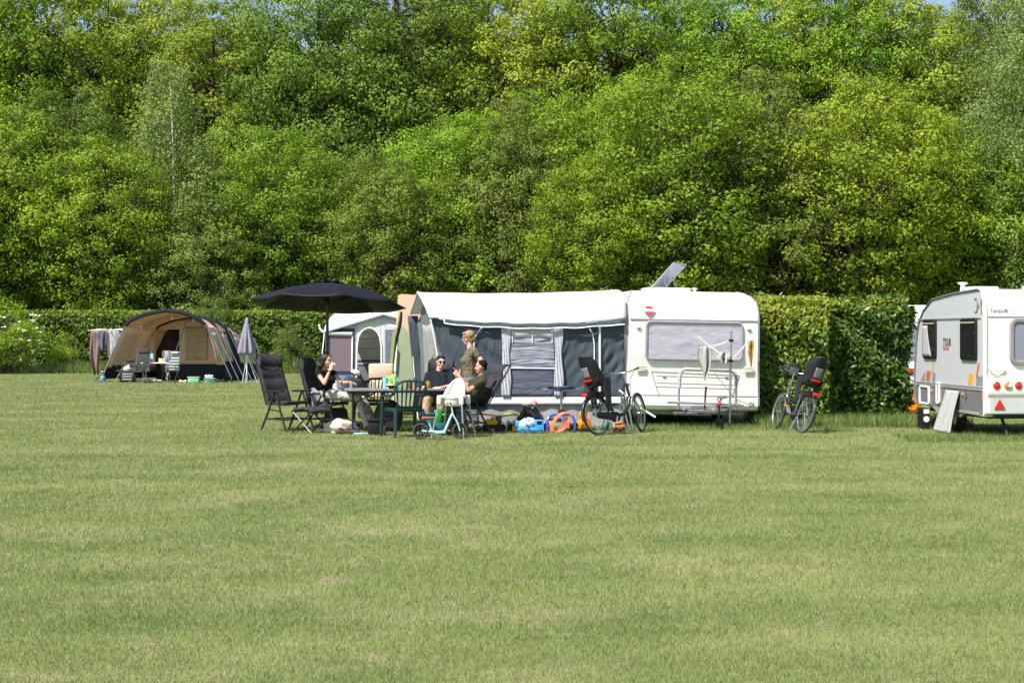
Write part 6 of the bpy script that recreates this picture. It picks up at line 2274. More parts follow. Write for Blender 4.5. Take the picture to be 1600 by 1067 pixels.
# ================================================================ people
SKIN = mat('skin', (0.50, 0.27, 0.185), 0.5, 0, 0.06, 12, spec=0.35)
SKIN_P = mat('skin_pale', (0.62, 0.38, 0.29), 0.5, 0, 0.06, 12, spec=0.35)
HAIR_D = mat('hair_dark', (0.012, 0.007, 0.006), 0.5, 0, 0.4, 40, 0.6, 90, stretch=(1, 1, 0.2))
HAIR_B = mat('hair_blond', (0.27, 0.18, 0.085), 0.6, 0, 0.6, 40, 0.6, 90, stretch=(1, 1, 0.3))
HAIR_S = mat('hair_short', (0.010, 0.007, 0.006), 0.8, 0, 0.3, 60, 0.4, 120, spec=0.12)
GLASSD = mat('sunglasses', (0.008, 0.008, 0.009), 0.12)


def blob(name, mb, m, parent, voxel=0.009, smooth=4, fac=0.5):
    """melt overlapping closed shapes into one continuous skin"""
    o = obj(name, mb, m, parent, smooth=0, world=True)
    r = o.modifiers.new('melt', 'REMESH')
    r.mode = 'VOXEL'
    r.voxel_size = voxel
    s = o.modifiers.new('soften', 'SMOOTH')
    s.iterations = smooth
    s.factor = fac
    bpy.context.view_layer.update()
    me = bpy.data.meshes.new_from_object(o.evaluated_get(bpy.context.evaluated_depsgraph_get()))
    o.modifiers.clear()
    old = o.data
    o.data = me
    bpy.data.meshes.remove(old)
    me.name = name
    me.polygons.foreach_set('use_smooth', [True] * len(me.polygons))
    return o


def basis(f, u):
    f = Vector(f).normalized()
    u = Vector(u)
    u = (u - f * u.dot(f)).normalized()
    r = f.cross(u)          # the person's right
    return f, u, r


def MX(o, r, f, u):
    return Matrix(((r.x, f.x, u.x, o.x), (r.y, f.y, u.y, o.y), (r.z, f.z, u.z, o.z), (0, 0, 0, 1)))


def head_shapes(mb, c, f, u, s=1.0):
    f, u, r = basis(f, u)
    M = MX(Vector(c), r, f, u)
    rot = MX(Vector((0, 0, 0)), r, f, u)

    def e(p, rad):
        mb.ell(M @ (Vector(p) * s), tuple(k * s for k in rad), rot, 16, 12)
    e((0, -0.012, 0.035), (0.074, 0.094, 0.088))       # skull
    e((0, 0.022, -0.02), (0.062, 0.070, 0.085))        # face
    e((0, 0.045, -0.085), (0.038, 0.040, 0.032))       # chin
    e((0, 0.10, -0.018), (0.013, 0.018, 0.017))        # nose tip
    mb.cap(M @ (Vector((0, 0.088, 0.02)) * s), M @ (Vector((0, 0.102, -0.014)) * s), 0.009 * s, 0.012 * s)
    e((0, 0.086, -0.053), (0.024, 0.013, 0.008))       # upper lip
    e((0, 0.082, -0.066), (0.021, 0.013, 0.008))
    e((0, 0.074, 0.035), (0.052, 0.022, 0.014))        # brow
    for sx in (-1, 1):
        e((sx * 0.076, -0.008, -0.005), (0.010, 0.020, 0.030))   # ear
        e((sx * 0.038, 0.065, -0.028), (0.022, 0.022, 0.022))    # cheek
    return M, f, u, r


def face_parts(parent, M, s=1.0, shades=True):
    if shades:
        mb = MB()
        for sx in (-1, 1):
            mb.ell(M @ (Vector((sx * 0.034, 0.088, 0.008)) * s), (0.031 * s, 0.012 * s, 0.021 * s), M.to_3x3().to_4x4(), 14, 8)
            mb.tube([M @ (Vector((sx * 0.062, 0.078, 0.014)) * s), M @ (Vector((sx * 0.078, 0.04, 0.014)) * s), M @ (Vector((sx * 0.082, -0.012, 0.008)) * s)], 0.004, 5)
        mb.tube([M @ (Vector((-0.01, 0.094, 0.014)) * s), M @ (Vector((0.01, 0.094, 0.014)) * s)], 0.005, 5)
        obj('sunglasses', mb, GLASSD, parent, world=True)
    else:
        for sx in (-1, 1):
            obj('eye', MB().ell(M @ (Vector((sx * 0.031, 0.081, 0.006)) * s), (0.013 * s, 0.008 * s, 0.0065 * s), M.to_3x3().to_4x4(), 10, 6), mat('eye_dark', (0.03, 0.02, 0.015), 0.2), parent, world=True)
            obj('eyebrow', MB().cap(M @ (Vector((sx * 0.016, 0.090, 0.028)) * s), M @ (Vector((sx * 0.046, 0.081, 0.028)) * s), 0.005, 0.004), HAIR_D, parent, world=True)
    obj('mouth', MB().cap(M @ (Vector((-0.019, 0.090, -0.0595)) * s), M @ (Vector((0.019, 0.090, -0.0595)) * s), 0.0045, 0.0045), mat('lips', (0.33, 0.11, 0.09), 0.5), parent, world=True)


def hand_shapes(mb, w, fdir, palm, right, curl=0.5, point=False, thumb_out=0.6, s=1.0):
    """palm with four bent fingers and a thumb; fdir: along the fingers, palm: the way the palm looks"""
    f, p, x = basis(fdir, palm)            # x = f cross p
    side = x if right else -x              # thumb side
    w = Vector(w)
    kn = w + f * 0.085 * s
    for k in (-0.026, -0.009, 0.009, 0.026):
        mb.cap(w + side * k * 0.7 * s + f * 0.012, kn + side * k * s, 0.015 * s, 0.0125 * s)
    lens = (0.070, 0.080, 0.075, 0.058)
    for i, k in enumerate((0.028, 0.0095, -0.0095, -0.028)):
        c = curl * (1 + 0.12 * i)
        if point:
            c = 0.02 if i == 0 else 1.45
        a = 0.0
        q = kn + side * k * s
        for j, fr in enumerate((0.45, 0.31, 0.24)):
            a += c * (0.75 if j == 0 else 0.9)
            d = f * math.cos(a) + p * math.sin(a) + side * (0.06 * (1.5 - i))
            q2 = q + d.normalized() * lens[i] * fr * s
            mb.cap(q, q2, (0.0092 - 0.0008 * j) * s, (0.0085 - 0.0008 * j) * s, 8)
            q = q2
    q = w + f * 0.022 * s + side * 0.028 * s
    d1 = (f * 0.55 + side * thumb_out + p * 0.35).normalized()
    d2 = (f * 0.85 + side * thumb_out * 0.5 + p * 0.35).normalized()
    mb.cap(q, q + d1 * 0.045 * s, 0.013 * s, 0.0105 * s, 8)
    mb.cap(q + d1 * 0.045 * s, q + d1 * 0.045 * s + d2 * 0.036 * s, 0.0105 * s, 0.0085 * s, 8)


def person(label, J, hf, hu, skin, shirt, trousers, shoes, hands, hs=1.0, build=1.0, sleeve=0.55, leg_cover=1.0, waist=(0.135, 0.105), chest=(0.165, 0.115), female=False, neckline=None, shirt_hem=0.35):
    """J: world joints; hands: two dicts for hand_shapes"""
    base = Vector((J['pel'].x, J['pel'].y, 0))
    t = thing('person', label, 'person', base)
    pel, che, nk, hd = J['pel'], J['che'], J['nk'], J['hd']
    sx = (J['shR'] - J['shL']).normalized()
    hx = (J['hipR'] - J['hipL']).normalized()
    b = build

    def torso(mb, g=0.0, lo=0.0):
        p0 = pel.lerp(che, lo)
        mb.cap(p0, pel.lerp(che, 0.5), (waist[1] + 0.01) * b + g, waist[1] * b + g, 18, (waist[0] + 0.03) / (waist[1] + 0.01), hx, waist[0] / waist[1])
        mb.cap(pel.lerp(che, 0.45), che, waist[1] * b + g, chest[1] * b + g, 18, waist[0] / waist[1], sx, chest[0] / chest[1])
        mb.cap(che, che.lerp(nk, 0.55), chest[1] * b + g, 0.075 * b + g, 18, chest[0] / chest[1], sx, 1.75)
        for s_ in ('shR', 'shL'):
            mb.cap(nk.lerp(J[s_], 0.25) - Vector((0, 0, 0.02)), J[s_], 0.055 * b + g, 0.058 * b + g)
            mb.cap(che, J[s_], 0.09 * b + g, 0.055 * b + g)
        if female:
            ff = (J['cf']).normalized()
            for k in (-1, 1):
                mb.ell(che + ff * 0.075 + sx * (0.07 * k) - Vector((0, 0, 0.01)), (0.065 + g, 0.065 + g, 0.06 + g))

    body = MB()
    torso(body)
    body.cap(nk - (hd - nk) * 0.25, nk.lerp(hd, 0.55), 0.062 * b, 0.052 * b)
    M, f, u, r = head_shapes(body, hd, hf, hu, hs)
    for s_, h in (('R', hands[0]), ('L', hands[1])):
        sh, el, wr = J['sh' + s_], J['el' + s_], J['wr' + s_]
        body.cap(sh, el, 0.050 * b, 0.040 * b)
        body.cap(el, el.lerp(wr, 0.35), 0.040 * b, 0.041 * b)
        body.cap(el.lerp(wr, 0.35), wr, 0.041 * b, 0.027 * b)
        hand_shapes(body, wr, right=(s_ == 'R'), **h)
        hp, kn, an, to = J['hip' + s_], J['kn' + s_], J['an' + s_], J['to' + s_]
        body.cap(pel.lerp(hp, 0.6), hp, 0.09 * b, 0.088 * b)
        body.cap(hp, kn, 0.085 * b, 0.056 * b)
        body.cap(kn, kn.lerp(an, 0.35), 0.055 * b, 0.054 * b)
        body.cap(kn.lerp(an, 0.35), an, 0.054 * b, 0.036 * b)
        body.cap(an - Vector((0, 0, 0.02)), to, 0.036, 0.028)
    blob('body', body, skin, t, 0.0075, 3, 0.45)
    sm = MB()
    torso(sm, 0.014, shirt_hem * 0.0)
    for s_ in ('R', 'L'):
        sh, el = J['sh' + s_], J['el' + s_]
        if sleeve > 0:
            sm.cap(sh, sh.lerp(el, sleeve), 0.066 * b, 0.060 * b)
            sm.cap(sh.lerp(el, sleeve * 0.6), sh.lerp(el, sleeve), 0.060 * b, 0.063 * b)
    blob('shirt', sm, shirt, t, 0.011, 4, 0.5)
    tm = MB()
    tm.cap(pel - hx * 0.03, pel + hx * 0.03, (waist[1] + 0.035) * b, (waist[1] + 0.035) * b, 16)
    for s_ in ('R', 'L'):
        hp, kn, an = J['hip' + s_], J['kn' + s_], J['an' + s_]
        e = kn.lerp(an, leg_cover * 0.93)
        tm.cap(pel.lerp(hp, 0.5), hp, 0.115 * b, 0.108 * b)
        tm.cap(hp, kn, 0.104 * b, 0.078 * b)
        tm.cap(kn, e, 0.077 * b, 0.062 * b)
    blob('trousers', tm, trousers, t, 0.012, 4, 0.5)
    for s_ in ('R', 'L'):
        an, to = J['an' + s_], J['to' + s_]
        fm = MB()
        d = (to - an)
        d.z = 0
        d.normalize()
        fm.cap(Vector((an.x, an.y, 0.05)) - d * 0.05, Vector((to.x, to.y, 0.042)) + d * 0.02, 0.048, 0.040, 12, 1.0)
        fm.cap(Vector((an.x, an.y, 0.055)), an + Vector((0, 0, -0.01)), 0.050, 0.048)
        fm.box(Vector((an.x, an.y, 0.012)).lerp(Vector((to.x, to.y, 0.012)), 0.5), (0.07, 0.20, 0.024), Matrix.Rotation(math.atan2(-d.x, d.y), 4, 'Z'))
        blob('shoe', fm, shoes, t, 0.009, 3)
    return t, M, f, u, r


def cloth_plain(name, col):
    return cloth_mat(name, col, 0.03, 0.85, 0.14, 9, fold=0.55, fscale=(6, 6, 4))


# ---- the dark-haired woman who drinks
D = 27.7
J = dict(pel=W(511, 613, D + .05), che=W(509, 593.5, D), nk=W(505.5, 579, D), hd=W(510, 563.5, D - .03),
         shR=W(497.5, 584.5, D - .16), elR=W(507, 599, D - .36), wrR=W(515, 579.5, D - .26),
         shL=W(521, 583.5, D + .16), elL=W(534, 598.5, D + .02), wrL=W(547, 597.0, D - .22),
         hipR=W(518, 617, D - .08), hipL=W(520, 616, D + .12), knR=W(560, 621, D - .22), knL=W(566, 624, D + .05),
         anR=W(574, 664, D - .33), anL=W(590, 661, D - .10), toR=W(588, 669, D - .40), toL=W(604, 665, D - .18), cf=Vector((0.8, -0.6, 0)))
for k in ('anR', 'anL'):
    J[k].z = 0.09
for k in ('toR', 'toL'):
    J[k].z = 0.045
hR = dict(fdir=W(520.5, 567.5, D - .16) - J['wrR'], palm=Vector((0.35, 0.8, 0.25)), curl=0.62, thumb_out=0.75)
hL = dict(fdir=Vector((0.93, -0.30, -0.22)), palm=Vector((0.1, -0.1, -1)), curl=0.35)
t, M, f, u, r = person('seated woman with long dark hair in a black sleeveless top drinking from a white cup', J, Vector((0.86, -0.46, -0.10)), Vector((-0.05, 0, 1)), SKIN, cloth_plain('black_top', (0.012, 0.010, 0.013)),
                       cloth_plain('stone_trousers', (0.40, 0.385, 0.34)), BLACKP, (hR, hL), build=0.90, sleeve=0.10, waist=(0.125, 0.095), chest=(0.15, 0.10), female=True)
face_parts(t, M, 1.0, False)
hm = MB()
hm.ell(M @ Vector((0, -0.030, 0.045)), (0.088, 0.102, 0.092), M.to_3x3().to_4x4(), 18, 12)
hm.cap(M @ Vector((0, -0.07, 0.02)), M @ Vector((0.0, -0.105, -0.12)), 0.085, 0.075)
hm.cap(M @ Vector((0.03, -0.10, -0.10)), M @ Vector((0.03, -0.13, -0.22)), 0.07, 0.035)
for k in (-1, 1):
    hm.cap(M @ Vector((k * 0.072, 0.0, 0.05)), M @ Vector((k * 0.078, -0.035, -0.10)), 0.025, 0.03)
blob('hair', hm, HAIR_D, t, 0.010, 3)
cup = thing('cup', 'white cup held to her mouth by the dark-haired woman', 'cup', M @ Vector((0.008, 0.135, -0.065)))
cup.rotation_euler = (0.3, 0.75, 0)
obj('wall', MB().lathe([(0.028, -0.045), (0.036, 0.045), (0.033, 0.045), (0.025, -0.04), (0, -0.04)], 18, caps=False), WP, cup)
obj('rim', MB().torus((0, 0, 0.045), 0.0345, 0.003, (0, 0, 1), 20, 6), WP, cup)
obj('bracelet', MB().torus(J['wrR'].lerp(J['elR'], 0.06), 0.030, 0.006, (J['wrR'] - J['elR']), 18, 6), GLASSD, t, world=True)
obj('bracelet', MB().torus(J['wrL'].lerp(J['elL'], 0.05), 0.030, 0.006, (J['wrL'] - J['elL']), 18, 6), mat('brown_leather', (0.12, 0.05, 0.03), 0.7), t, world=True)

# ---- the man in the black shirt
D = 27.5
J = dict(pel=W(690, 616, D + .02), che=W(687.5, 594, D + .12), nk=W(687, 581, D + .15), hd=W(688.5, 566.0, D + .10),
         shR=W(670.5, 586.5, D + .12), elR=W(663.5, 606, D - .02), wrR=W(677, 613.5, D - .36),
         shL=W(705, 584.5, D + .14), elL=W(709, 603, D - .05), wrL=W(688, 606.5, D - .40),
         hipR=W(681, 619, D - .05), hipL=W(697, 619, D - .05), knR=W(668, 624, D - .52), knL=W(690, 625, D - .55),
         anR=W(664, 664, D - .55), anL=W(688, 664, D - .55), toR=W(662, 672, D - .75), toL=W(686, 672, D - .75), cf=Vector((0, -1, 0)))
for k in ('anR', 'anL'):
    J[k].z = 0.09
for k in ('toR', 'toL'):
    J[k].z = 0.045
hR = dict(fdir=Vector((0.85, -0.30, -0.15)), palm=Vector((0, 0.4, -1)), curl=0.45)
hL = dict(fdir=Vector((-0.92, -0.30, 0.05)), palm=Vector((0.0, 0.5, -1)), curl=0.5)
t, M, f, u, r = person('man in a black shirt and sunglasses with khaki trousers leaning back in a recliner', J, Vector((0.35, -0.93, -0.06)), Vector((0.05, 0.1, 1)), SKIN_P, cloth_plain('black_shirt', (0.012, 0.017, 0.020)),
                       cloth_plain('khaki_trousers', (0.40, 0.29, 0.17)), MATS['shoe_brown'], (hR, hL), build=1.16, sleeve=0.75, waist=(0.16, 0.13), chest=(0.18, 0.125))
face_parts(t, M)
hm = MB()
hm.ell(M @ Vector((0, -0.022, 0.052)), (0.082, 0.096, 0.082), M.to_3x3().to_4x4(), 18, 12)
hm.ell(M @ Vector((0, 0.03, 0.100)), (0.062, 0.055, 0.030), M.to_3x3().to_4x4())
blob('hair', hm, HAIR_D, t, 0.010, 2)
obj('collar', MB().torus(J['nk'].lerp(J['hd'], 0.10), 0.066, 0.010, J['hd'] - J['nk'], 22, 6), WP, t, world=True)
obj('watch', MB().torus(J['wrR'].lerp(J['elR'], 0.08), 0.033, 0.008, J['wrR'] - J['elR'], 18, 6), GLASSD, t, world=True)

# ---- the man in olive who points
D = 26.6
J = dict(pel=W(733, 624, D + .06), che=W(746.5, 602, D + .10), nk=W(752.5, 588.5, D + .10), hd=W(751.5, 573.5, D + .06),
         shL=W(754.5, 596, D - .12), elL=W(732, 610, D - .34), wrL=W(717.5, 587.5, D - .30),
         shR=W(748, 592, D + .30), elR=W(724, 604.5, D + .18), wrR=W(713.5, 589, D - .02),
         hipL=W(728, 626, D - .06), hipR=W(728, 625, D + .18), knL=W(700, 624, D - .26), knR=W(702, 623, D + .06),
         anL=W(706, 667, D - .28), anR=W(708, 667, D + .02), toL=W(694, 674, D - .36), toR=W(696, 673, D - .04), cf=Vector((-0.9, -0.4, 0)))
for k in ('anR', 'anL'):
    J[k].z = 0.09
for k in ('toR', 'toL'):
    J[k].z = 0.045
hL = dict(fdir=Vector((-0.70, 0.10, 0.62)), palm=Vector((0.25, 0.85, -0.3)), curl=0.9, point=True, thumb_out=1.2, s=1.12)
hR = dict(fdir=Vector((-0.35, -0.2, 0.9)), palm=Vector((0.5, -0.6, 0.2)), curl=0.8)
t, M, f, u, r = person('man with cropped dark hair in an olive t-shirt lying back and pointing a finger', J, Vector((-0.97, 0.20, -0.05)), Vector((0.12, 0, 1)), SKIN, cloth_plain('olive_shirt', (0.052, 0.043, 0.027)),
                       cloth_plain('black_trousers', (0.014, 0.014, 0.016)), BLACKP, (hR, hL), build=1.05, sleeve=0.55, waist=(0.15, 0.12), chest=(0.175, 0.12))
face_parts(t, M, 1.0, False)
hm = MB()
hm.ell(M @ Vector((0, -0.028, 0.050)), (0.079, 0.092, 0.080), M.to_3x3().to_4x4(), 18, 12)
hm.ell(M @ Vector((0, -0.075, -0.01)), (0.058, 0.032, 0.055), M.to_3x3().to_4x4())
blob('hair', hm, HAIR_S, t, 0.009, 2)

# ---- the standing woman
D = 27.5
J = dict(pel=W(734.5, 596, D), che=W(733, 563, D), nk=W(735, 544, D), hd=W(731.5, 528.0, D),
         shL=W(742, 549, D - .17), elL=W(756, 569, D - .24), wrL=W(750, 591, D - .30),
         shR=W(734, 549, D + .17), elR=W(742, 572, D + .22), wrR=W(734, 591, D + .1),
         hipL=W(737, 600, D - .09), hipR=W(737, 600, D + .09), knL=W(741, 634, D - .09), knR=W(735, 634, D + .10),
         anL=W(744.5, 662, D - .08), anR=W(738, 662, D + .12), toL=W(732, 670, D - .12), toR=W(726, 670, D + .08), cf=Vector((-1, 0, 0)))
for k in ('anR', 'anL'):
    J[k].z = 0.09
for k in ('toR', 'toL'):
    J[k].z = 0.045
hL = dict(fdir=Vector((-0.5, 0.0, -0.85)), palm=Vector((0.2, 1, -0.1)), curl=0.4)
hR = dict(fdir=Vector((-0.5, 0.0, -0.85)), palm=Vector((0.2, -1, -0.1)), curl=0.4)
t, M, f, u, r = person('standing woman with short blond hair, sunglasses and a khaki t-shirt before the awning', J, Vector((-0.96, -0.25, -0.12)), Vector((0.0, 0, 1)), SKIN_P, cloth_plain('khaki_shirt', (0.135, 0.110, 0.078)),
                       cloth_plain('grey_jeans', (0.16, 0.17, 0.21)), BLACKP, (hR, hL), build=0.98, sleeve=0.34, waist=(0.135, 0.125), chest=(0.15, 0.125), female=True, leg_cover=0.82)
face_parts(t, M)
hm = MB()
hm.ell(M @ Vector((0, -0.026, 0.045)), (0.096, 0.112, 0.092), M.to_3x3().to_4x4(), 18, 12)
hm.ell(M @ Vector((0, -0.075, -0.025)), (0.088, 0.062, 0.075), M.to_3x3().to_4x4())
hm.ell(M @ Vector((0.0, 0.045, 0.085)), (0.072, 0.055, 0.035), M.to_3x3().to_4x4())
for k in (-1, 1):
    hm.cap(M @ Vector((k * 0.078, 0.02, 0.05)), M @ Vector((k * 0.082, -0.02, -0.06)), 0.022, 0.026)
blob('hair', hm, HAIR_B, t, 0.010, 2)

# ================================================================ bicycles
BFRAME = mat('bike_frame_dark', (0.030, 0.030, 0.032), 0.3, 0.3, 0.1)
BGREY = mat('bike_frame_grey', (0.24, 0.25, 0.26), 0.3, 0.6, 0.1)
TYRE = mat('tyre', (0.035, 0.034, 0.033), 0.85, 0, 0.3)
SADDLE = mat('saddle_black', (0.015, 0.014, 0.014), 0.5)
ALU = mat('polished_alu', (0.55, 0.56, 0.57), 0.25, 0.9, 0.05)


def wheel(t, c, r, steer=0.0, spokes=28, tyre=TYRE, rimm=ALU, tr=0.021):
    ax = Vector((math.cos(steer), math.sin(steer), 0))
    fw = Vector((-math.sin(steer), math.cos(steer), 0))
    c = Vector(c)
    w = obj('wheel', MB().torus(c, r - tr, tr, ax, 44, 8), tyre, t)
    obj('rim', MB().torus(c, r - 2.4 * tr, 0.010, ax, 44, 6, flat=1.3), rimm, w)
    mb = MB()
    for i in range(spokes):
        a = 2 * PI * i / spokes
        b = a + (0.5 if i % 2 else -0.5)
        s = 1 if i % 4 < 2 else -1
        hub = c + ax * (0.028 * s) + (fw * math.cos(b) + Vector((0, 0, 1)) * math.sin(b)) * 0.022
        mb.tube([hub, c + (fw * math.cos(a) + Vector((0, 0, 1)) * math.sin(a)) * (r - 2.5 * tr)], 0.0016, 3, caps=False)
    mb.tube([c - ax * 0.045, c + ax * 0.045], 0.022, 10)
    obj('spokes', mb, ALU, w)
    mb = MB()

    def guard(a, b):
        an = R(-15 + 185 * a)
        k = (b - 0.5) * 2
        rr = r + 0.014 + 0.010 * (1 - k * k)
        return c + (fw * -math.cos(an) * 1.0 + Vector((0, 0, 1)) * math.sin(an)) * rr + ax * (0.026 * k)
    obj('mudguard', MB().grid(guard, 26, 4), BFRAME, t, smooth=1.0, solid=0.002)
    return w


def child_seat(t, y, z):
    """moulded rear seat: tall curved back with wings, seat pan and leg guards"""
    def back(a, b):
        k = 2 * a - 1
        wid = 0.175 * (1 - 0.25 * max(0, b - 0.7) / 0.3) if b > 0.1 else 0.165
        zz = z + 0.52 * b - 0.05 * k * k * max(0, b - 0.6) / 0.4
        yy = y - 0.10 - 0.16 * b + 0.15 * k ** 4 * (1 - 0.35 * b) + 0.05 * k * k
        return Vector((wid * k, yy, zz))
    cs = obj('child_seat', MB().grid(back, 20, 18), BLACKP, t, smooth=1.0, solid=0.022)
    def pan(a, b):
        k = 2 * a - 1
        return Vector((0.165 * k, y - 0.12 + 0.34 * b, z - 0.02 + 0.13 * k ** 4 * (1 - 0.6 * b) + 0.02 * b))
    obj('seat_pan', MB().grid(pan, 18, 10), BLACKP, cs, smooth=1.0, solid=0.02)
    for s in (-1, 1):
        def guard(a, b, s=s):
            return Vector((s * (0.165 + 0.02 * math.sin(PI * a)), y + 0.05 + 0.20 * a * (1 - 0.35 * b), z + 0.12 - 0.50 * b))
        obj('leg_guard', MB().grid(guard, 6, 10), BLACKP, cs, smooth=1.0, solid=0.018)
        obj('footrest', MB().rbox((s * 0.20, y + 0.18, z - 0.36), (0.09, 0.16, 0.03), 0.01), BLACKP, cs)
    obj('mesh_back', MB().grid(lambda a, b: back(0.30 + 0.40 * a, 0.25 + 0.34 * b) + Vector((0, -0.026, 0)), 6, 6), mat('mesh_grey', (0.16, 0.16, 0.19), 0.6, 0, 0.6, 40), cs, solid=0.004)
    obj('reflector', MB().rbox(back(0.5, 0.16) + Vector((0, -0.03, 0)), (0.17, 0.02, 0.045), 0.008, Euler((R(17), 0, R(0))).to_matrix().to_4x4()), REDL, cs)
    obj('bracket', MB().tube([(0, y, z - 0.03), (0, y + 0.10, z - 0.16), (0, y + 0.22, z - 0.18)], 0.016, 6), STEEL, cs)
    return cs


def bicycle(name, label, rear, fdir, roll, steer, frame, seat=True, bag=False, battery=True):
    f = Vector((fdir[0], fdir[1], 0)).normalized()
    r = 0.345
    t = thing(name, label, 'bicycle', Vector(rear) + f * 0.55)
    t.rotation_euler = (0, R(roll), face(f.x, f.y))
    rear_c, front_c = Vector((0, -0.55, r)), Vector((0, 0.60, r))
    wheel(t, rear_c, r)
    wheel(t, front_c, r, steer)
    bb, st, hd0, hd1 = Vector((0, -0.08, 0.30)), Vector((0, -0.26, 0.84)), Vector((0, 0.40, 0.66)), Vector((0, 0.345, 0.88))
    mb = MB()
    mb.tube([hd0, Vector((0, 0.33, 0.50)), Vector((0, 0.18, 0.345)), bb], [0.030, 0.033, 0.034, 0.034], 10)
    mb.tube([hd0 + Vector((0, -0.01, -0.04)), hd1], 0.026, 10)
    mb.tube([bb, st], 0.021, 10)
    for s in (-1, 1):
        mb.tube([bb + Vector((s * 0.03, 0, 0)), rear_c + Vector((s * 0.06, 0, 0))], 0.011, 8)
        mb.tube([bb.lerp(st, 0.85), rear_c + Vector((s * 0.06, 0, 0))], 0.010, 8)
    obj('frame', mb, frame, t)
    mb = MB()
    fx = Vector((math.cos(steer), math.sin(steer), 0))
    for s in (-1, 1):
        mb.tube([hd0 + fx * (s * 0.055), hd0.lerp(front_c, 0.5) + fx * (s * 0.06) + Vector((0, -0.02, 0)), front_c + fx * (s * 0.055)], [0.014, 0.013, 0.010], 8)
    mb.tube([hd0 - fx * 0.06, hd0 + fx * 0.06], 0.018, 8)
    obj('fork', mb, frame if frame is BGREY else ALU, t)
    hb = hd1 + Vector((0, -0.04, 0.19))
    mb = MB().tube([hd1, hb], 0.017, 8)
    fw = Vector((-math.sin(steer), math.cos(steer), 0))
    pts = [hb + fx * (0.31 * k) - fw * (0.17 * abs(k) ** 1.6) + fw * (0.07 if abs(k) < 0.6 else 0.05) + Vector((0, 0, 0.03 * abs(k))) for k in np.linspace(-1, 1, 13)]
    mb.tube(pts, 0.012, 8)
    hbo = obj('handlebar', mb, ALU, t)
    for k in (0, -1):
        q = pts[k]
        d = (pts[k] - pts[1 if k == 0 else -2]).normalized()
        obj('grip', MB().tube([q - d * 0.10, q + d * 0.02], 0.019, 8), mat('grip_brown', (0.07, 0.04, 0.03), 0.7), hbo)
    obj('brake_lever', MB().tube([pts[2] + fw * 0.03, pts[1] + fw * 0.07], 0.007, 5).tube([pts[-3] + fw * 0.03, pts[-2] + fw * 0.07], 0.007, 5), BLACKP, hbo)
    obj('seat_post', MB().tube([st, st + Vector((0, -0.03, 0.12))], 0.014, 8), ALU, t)
    sp_ = st + Vector((0, -0.03, 0.14))
    obj('saddle', MB().cap(sp_ + Vector((0, -0.10, 0.0)), sp_ + Vector((0, 0.13, 0.01)), 0.055, 0.022, 14, 1.6, (1, 0, 0), 1.1), SADDLE, t)
    mb = MB()
    zc = 0.74
    for s in (-1, 1):
        mb.tube([(s * 0.06, -0.25, zc), (s * 0.07, -0.75, zc)], 0.008, 6)
        mb.tube([(s * 0.07, -0.72, zc), rear_c + Vector((s * 0.06, 0, 0))], 0.007, 6)
        mb.tube([(s * 0.07, -0.45, zc), rear_c + Vector((s * 0.06, 0, 0))], 0.007, 6)
    for y in (-0.3, -0.5, -0.74):
        mb.tube([(-0.07, y, zc), (0.07, y, zc)], 0.007, 6)
    obj('carrier', mb, BFRAME, t)
    if battery:
        obj('battery', MB().rbox((0.0, -0.52, zc - 0.05), (0.11, 0.38, 0.07), 0.02), BLACKP, t)
    obj('rear_lamp', MB().rbox((0, -0.79, zc - 0.04), (0.13, 0.04, 0.06), 0.015), REDL, t)
    mb = MB().cap(bb + Vector((0.045, 0.02, 0)), rear_c + Vector((0.045, 0.0, 0)), 0.085, 0.055, 16, 0.18, (1, 0, 0), 0.22)
    obj('chain_case', mb, BLACKP, t)
    obj('motor', MB().ell(bb, (0.07, 0.10, 0.09)), BLACKP, t)
    mb = MB()
    for s, dz in ((1, -0.14), (-1, 0.14)):
        mb.tube([bb + Vector((s * 0.07, 0, 0)), bb + Vector((s * 0.085, dz * 0.6, dz))], 0.010, 6)
    cr_ = obj('crank', mb, ALU, t)
    for s, dz in ((1, -0.14), (-1, 0.14)):
        obj('pedal', MB().rbox(bb + Vector((s * 0.135, dz * 0.6, dz)), (0.09, 0.09, 0.022), 0.006), AMBER if frame is BGREY and s < 0 else BLACKP, cr_)
    obj('kickstand', MB().tube([(-0.04, -0.30, 0.28), (-0.14, -0.36, 0.02)], 0.011, 6).tube([(0.04, -0.30, 0.28), (0.14, -0.36, 0.02)], 0.011, 6), ALU, t)
    obj('headlamp', MB().cap(hd1 + fw * 0.06 + Vector((0, 0, -0.02)), hd1 + fw * 0.10 + Vector((0, 0, -0.02)), 0.03, 0.034), ALU, t)
    mb = MB()
    mb.tube([hb + fx * 0.2, hd1 + fw * 0.12 + fx * 0.05 + Vector((0, 0, 0.08)), hd0 + fw * 0.06, front_c + fx * 0.05], 0.004, 5)
    mb.tube([hb - fx * 0.2, hd1 + fw * 0.12 - fx * 0.05 + Vector((0, 0, 0.05)), hd0.lerp(bb, 0.4) + Vector((0, 0, 0.04)), rear_c + Vector((0, 0.1, 0.06))], 0.004, 5)
    obj('brake_cable', mb, BLACKP, t)
    if seat:
        child_seat(t, -0.50, 0.86)
    if bag:
        b_ = obj('handlebar_bag', MB().rbox(hb + fw * 0.17 + Vector((0, 0, 0.02)), (0.32, 0.24, 0.26), 0.06, Matrix.Rotation(steer, 4, 'Z'), 3), BLACKP, t)
        obj('pocket', MB().rbox(hb + fw * 0.045 + Vector((0, 0, 0.02)), (0.17, 0.02, 0.15), 0.009, Matrix.Rotation(steer, 4, 'Z')), mat('dark_grey_net', (0.06, 0.06, 0.062), 0.7), b_)
    return t


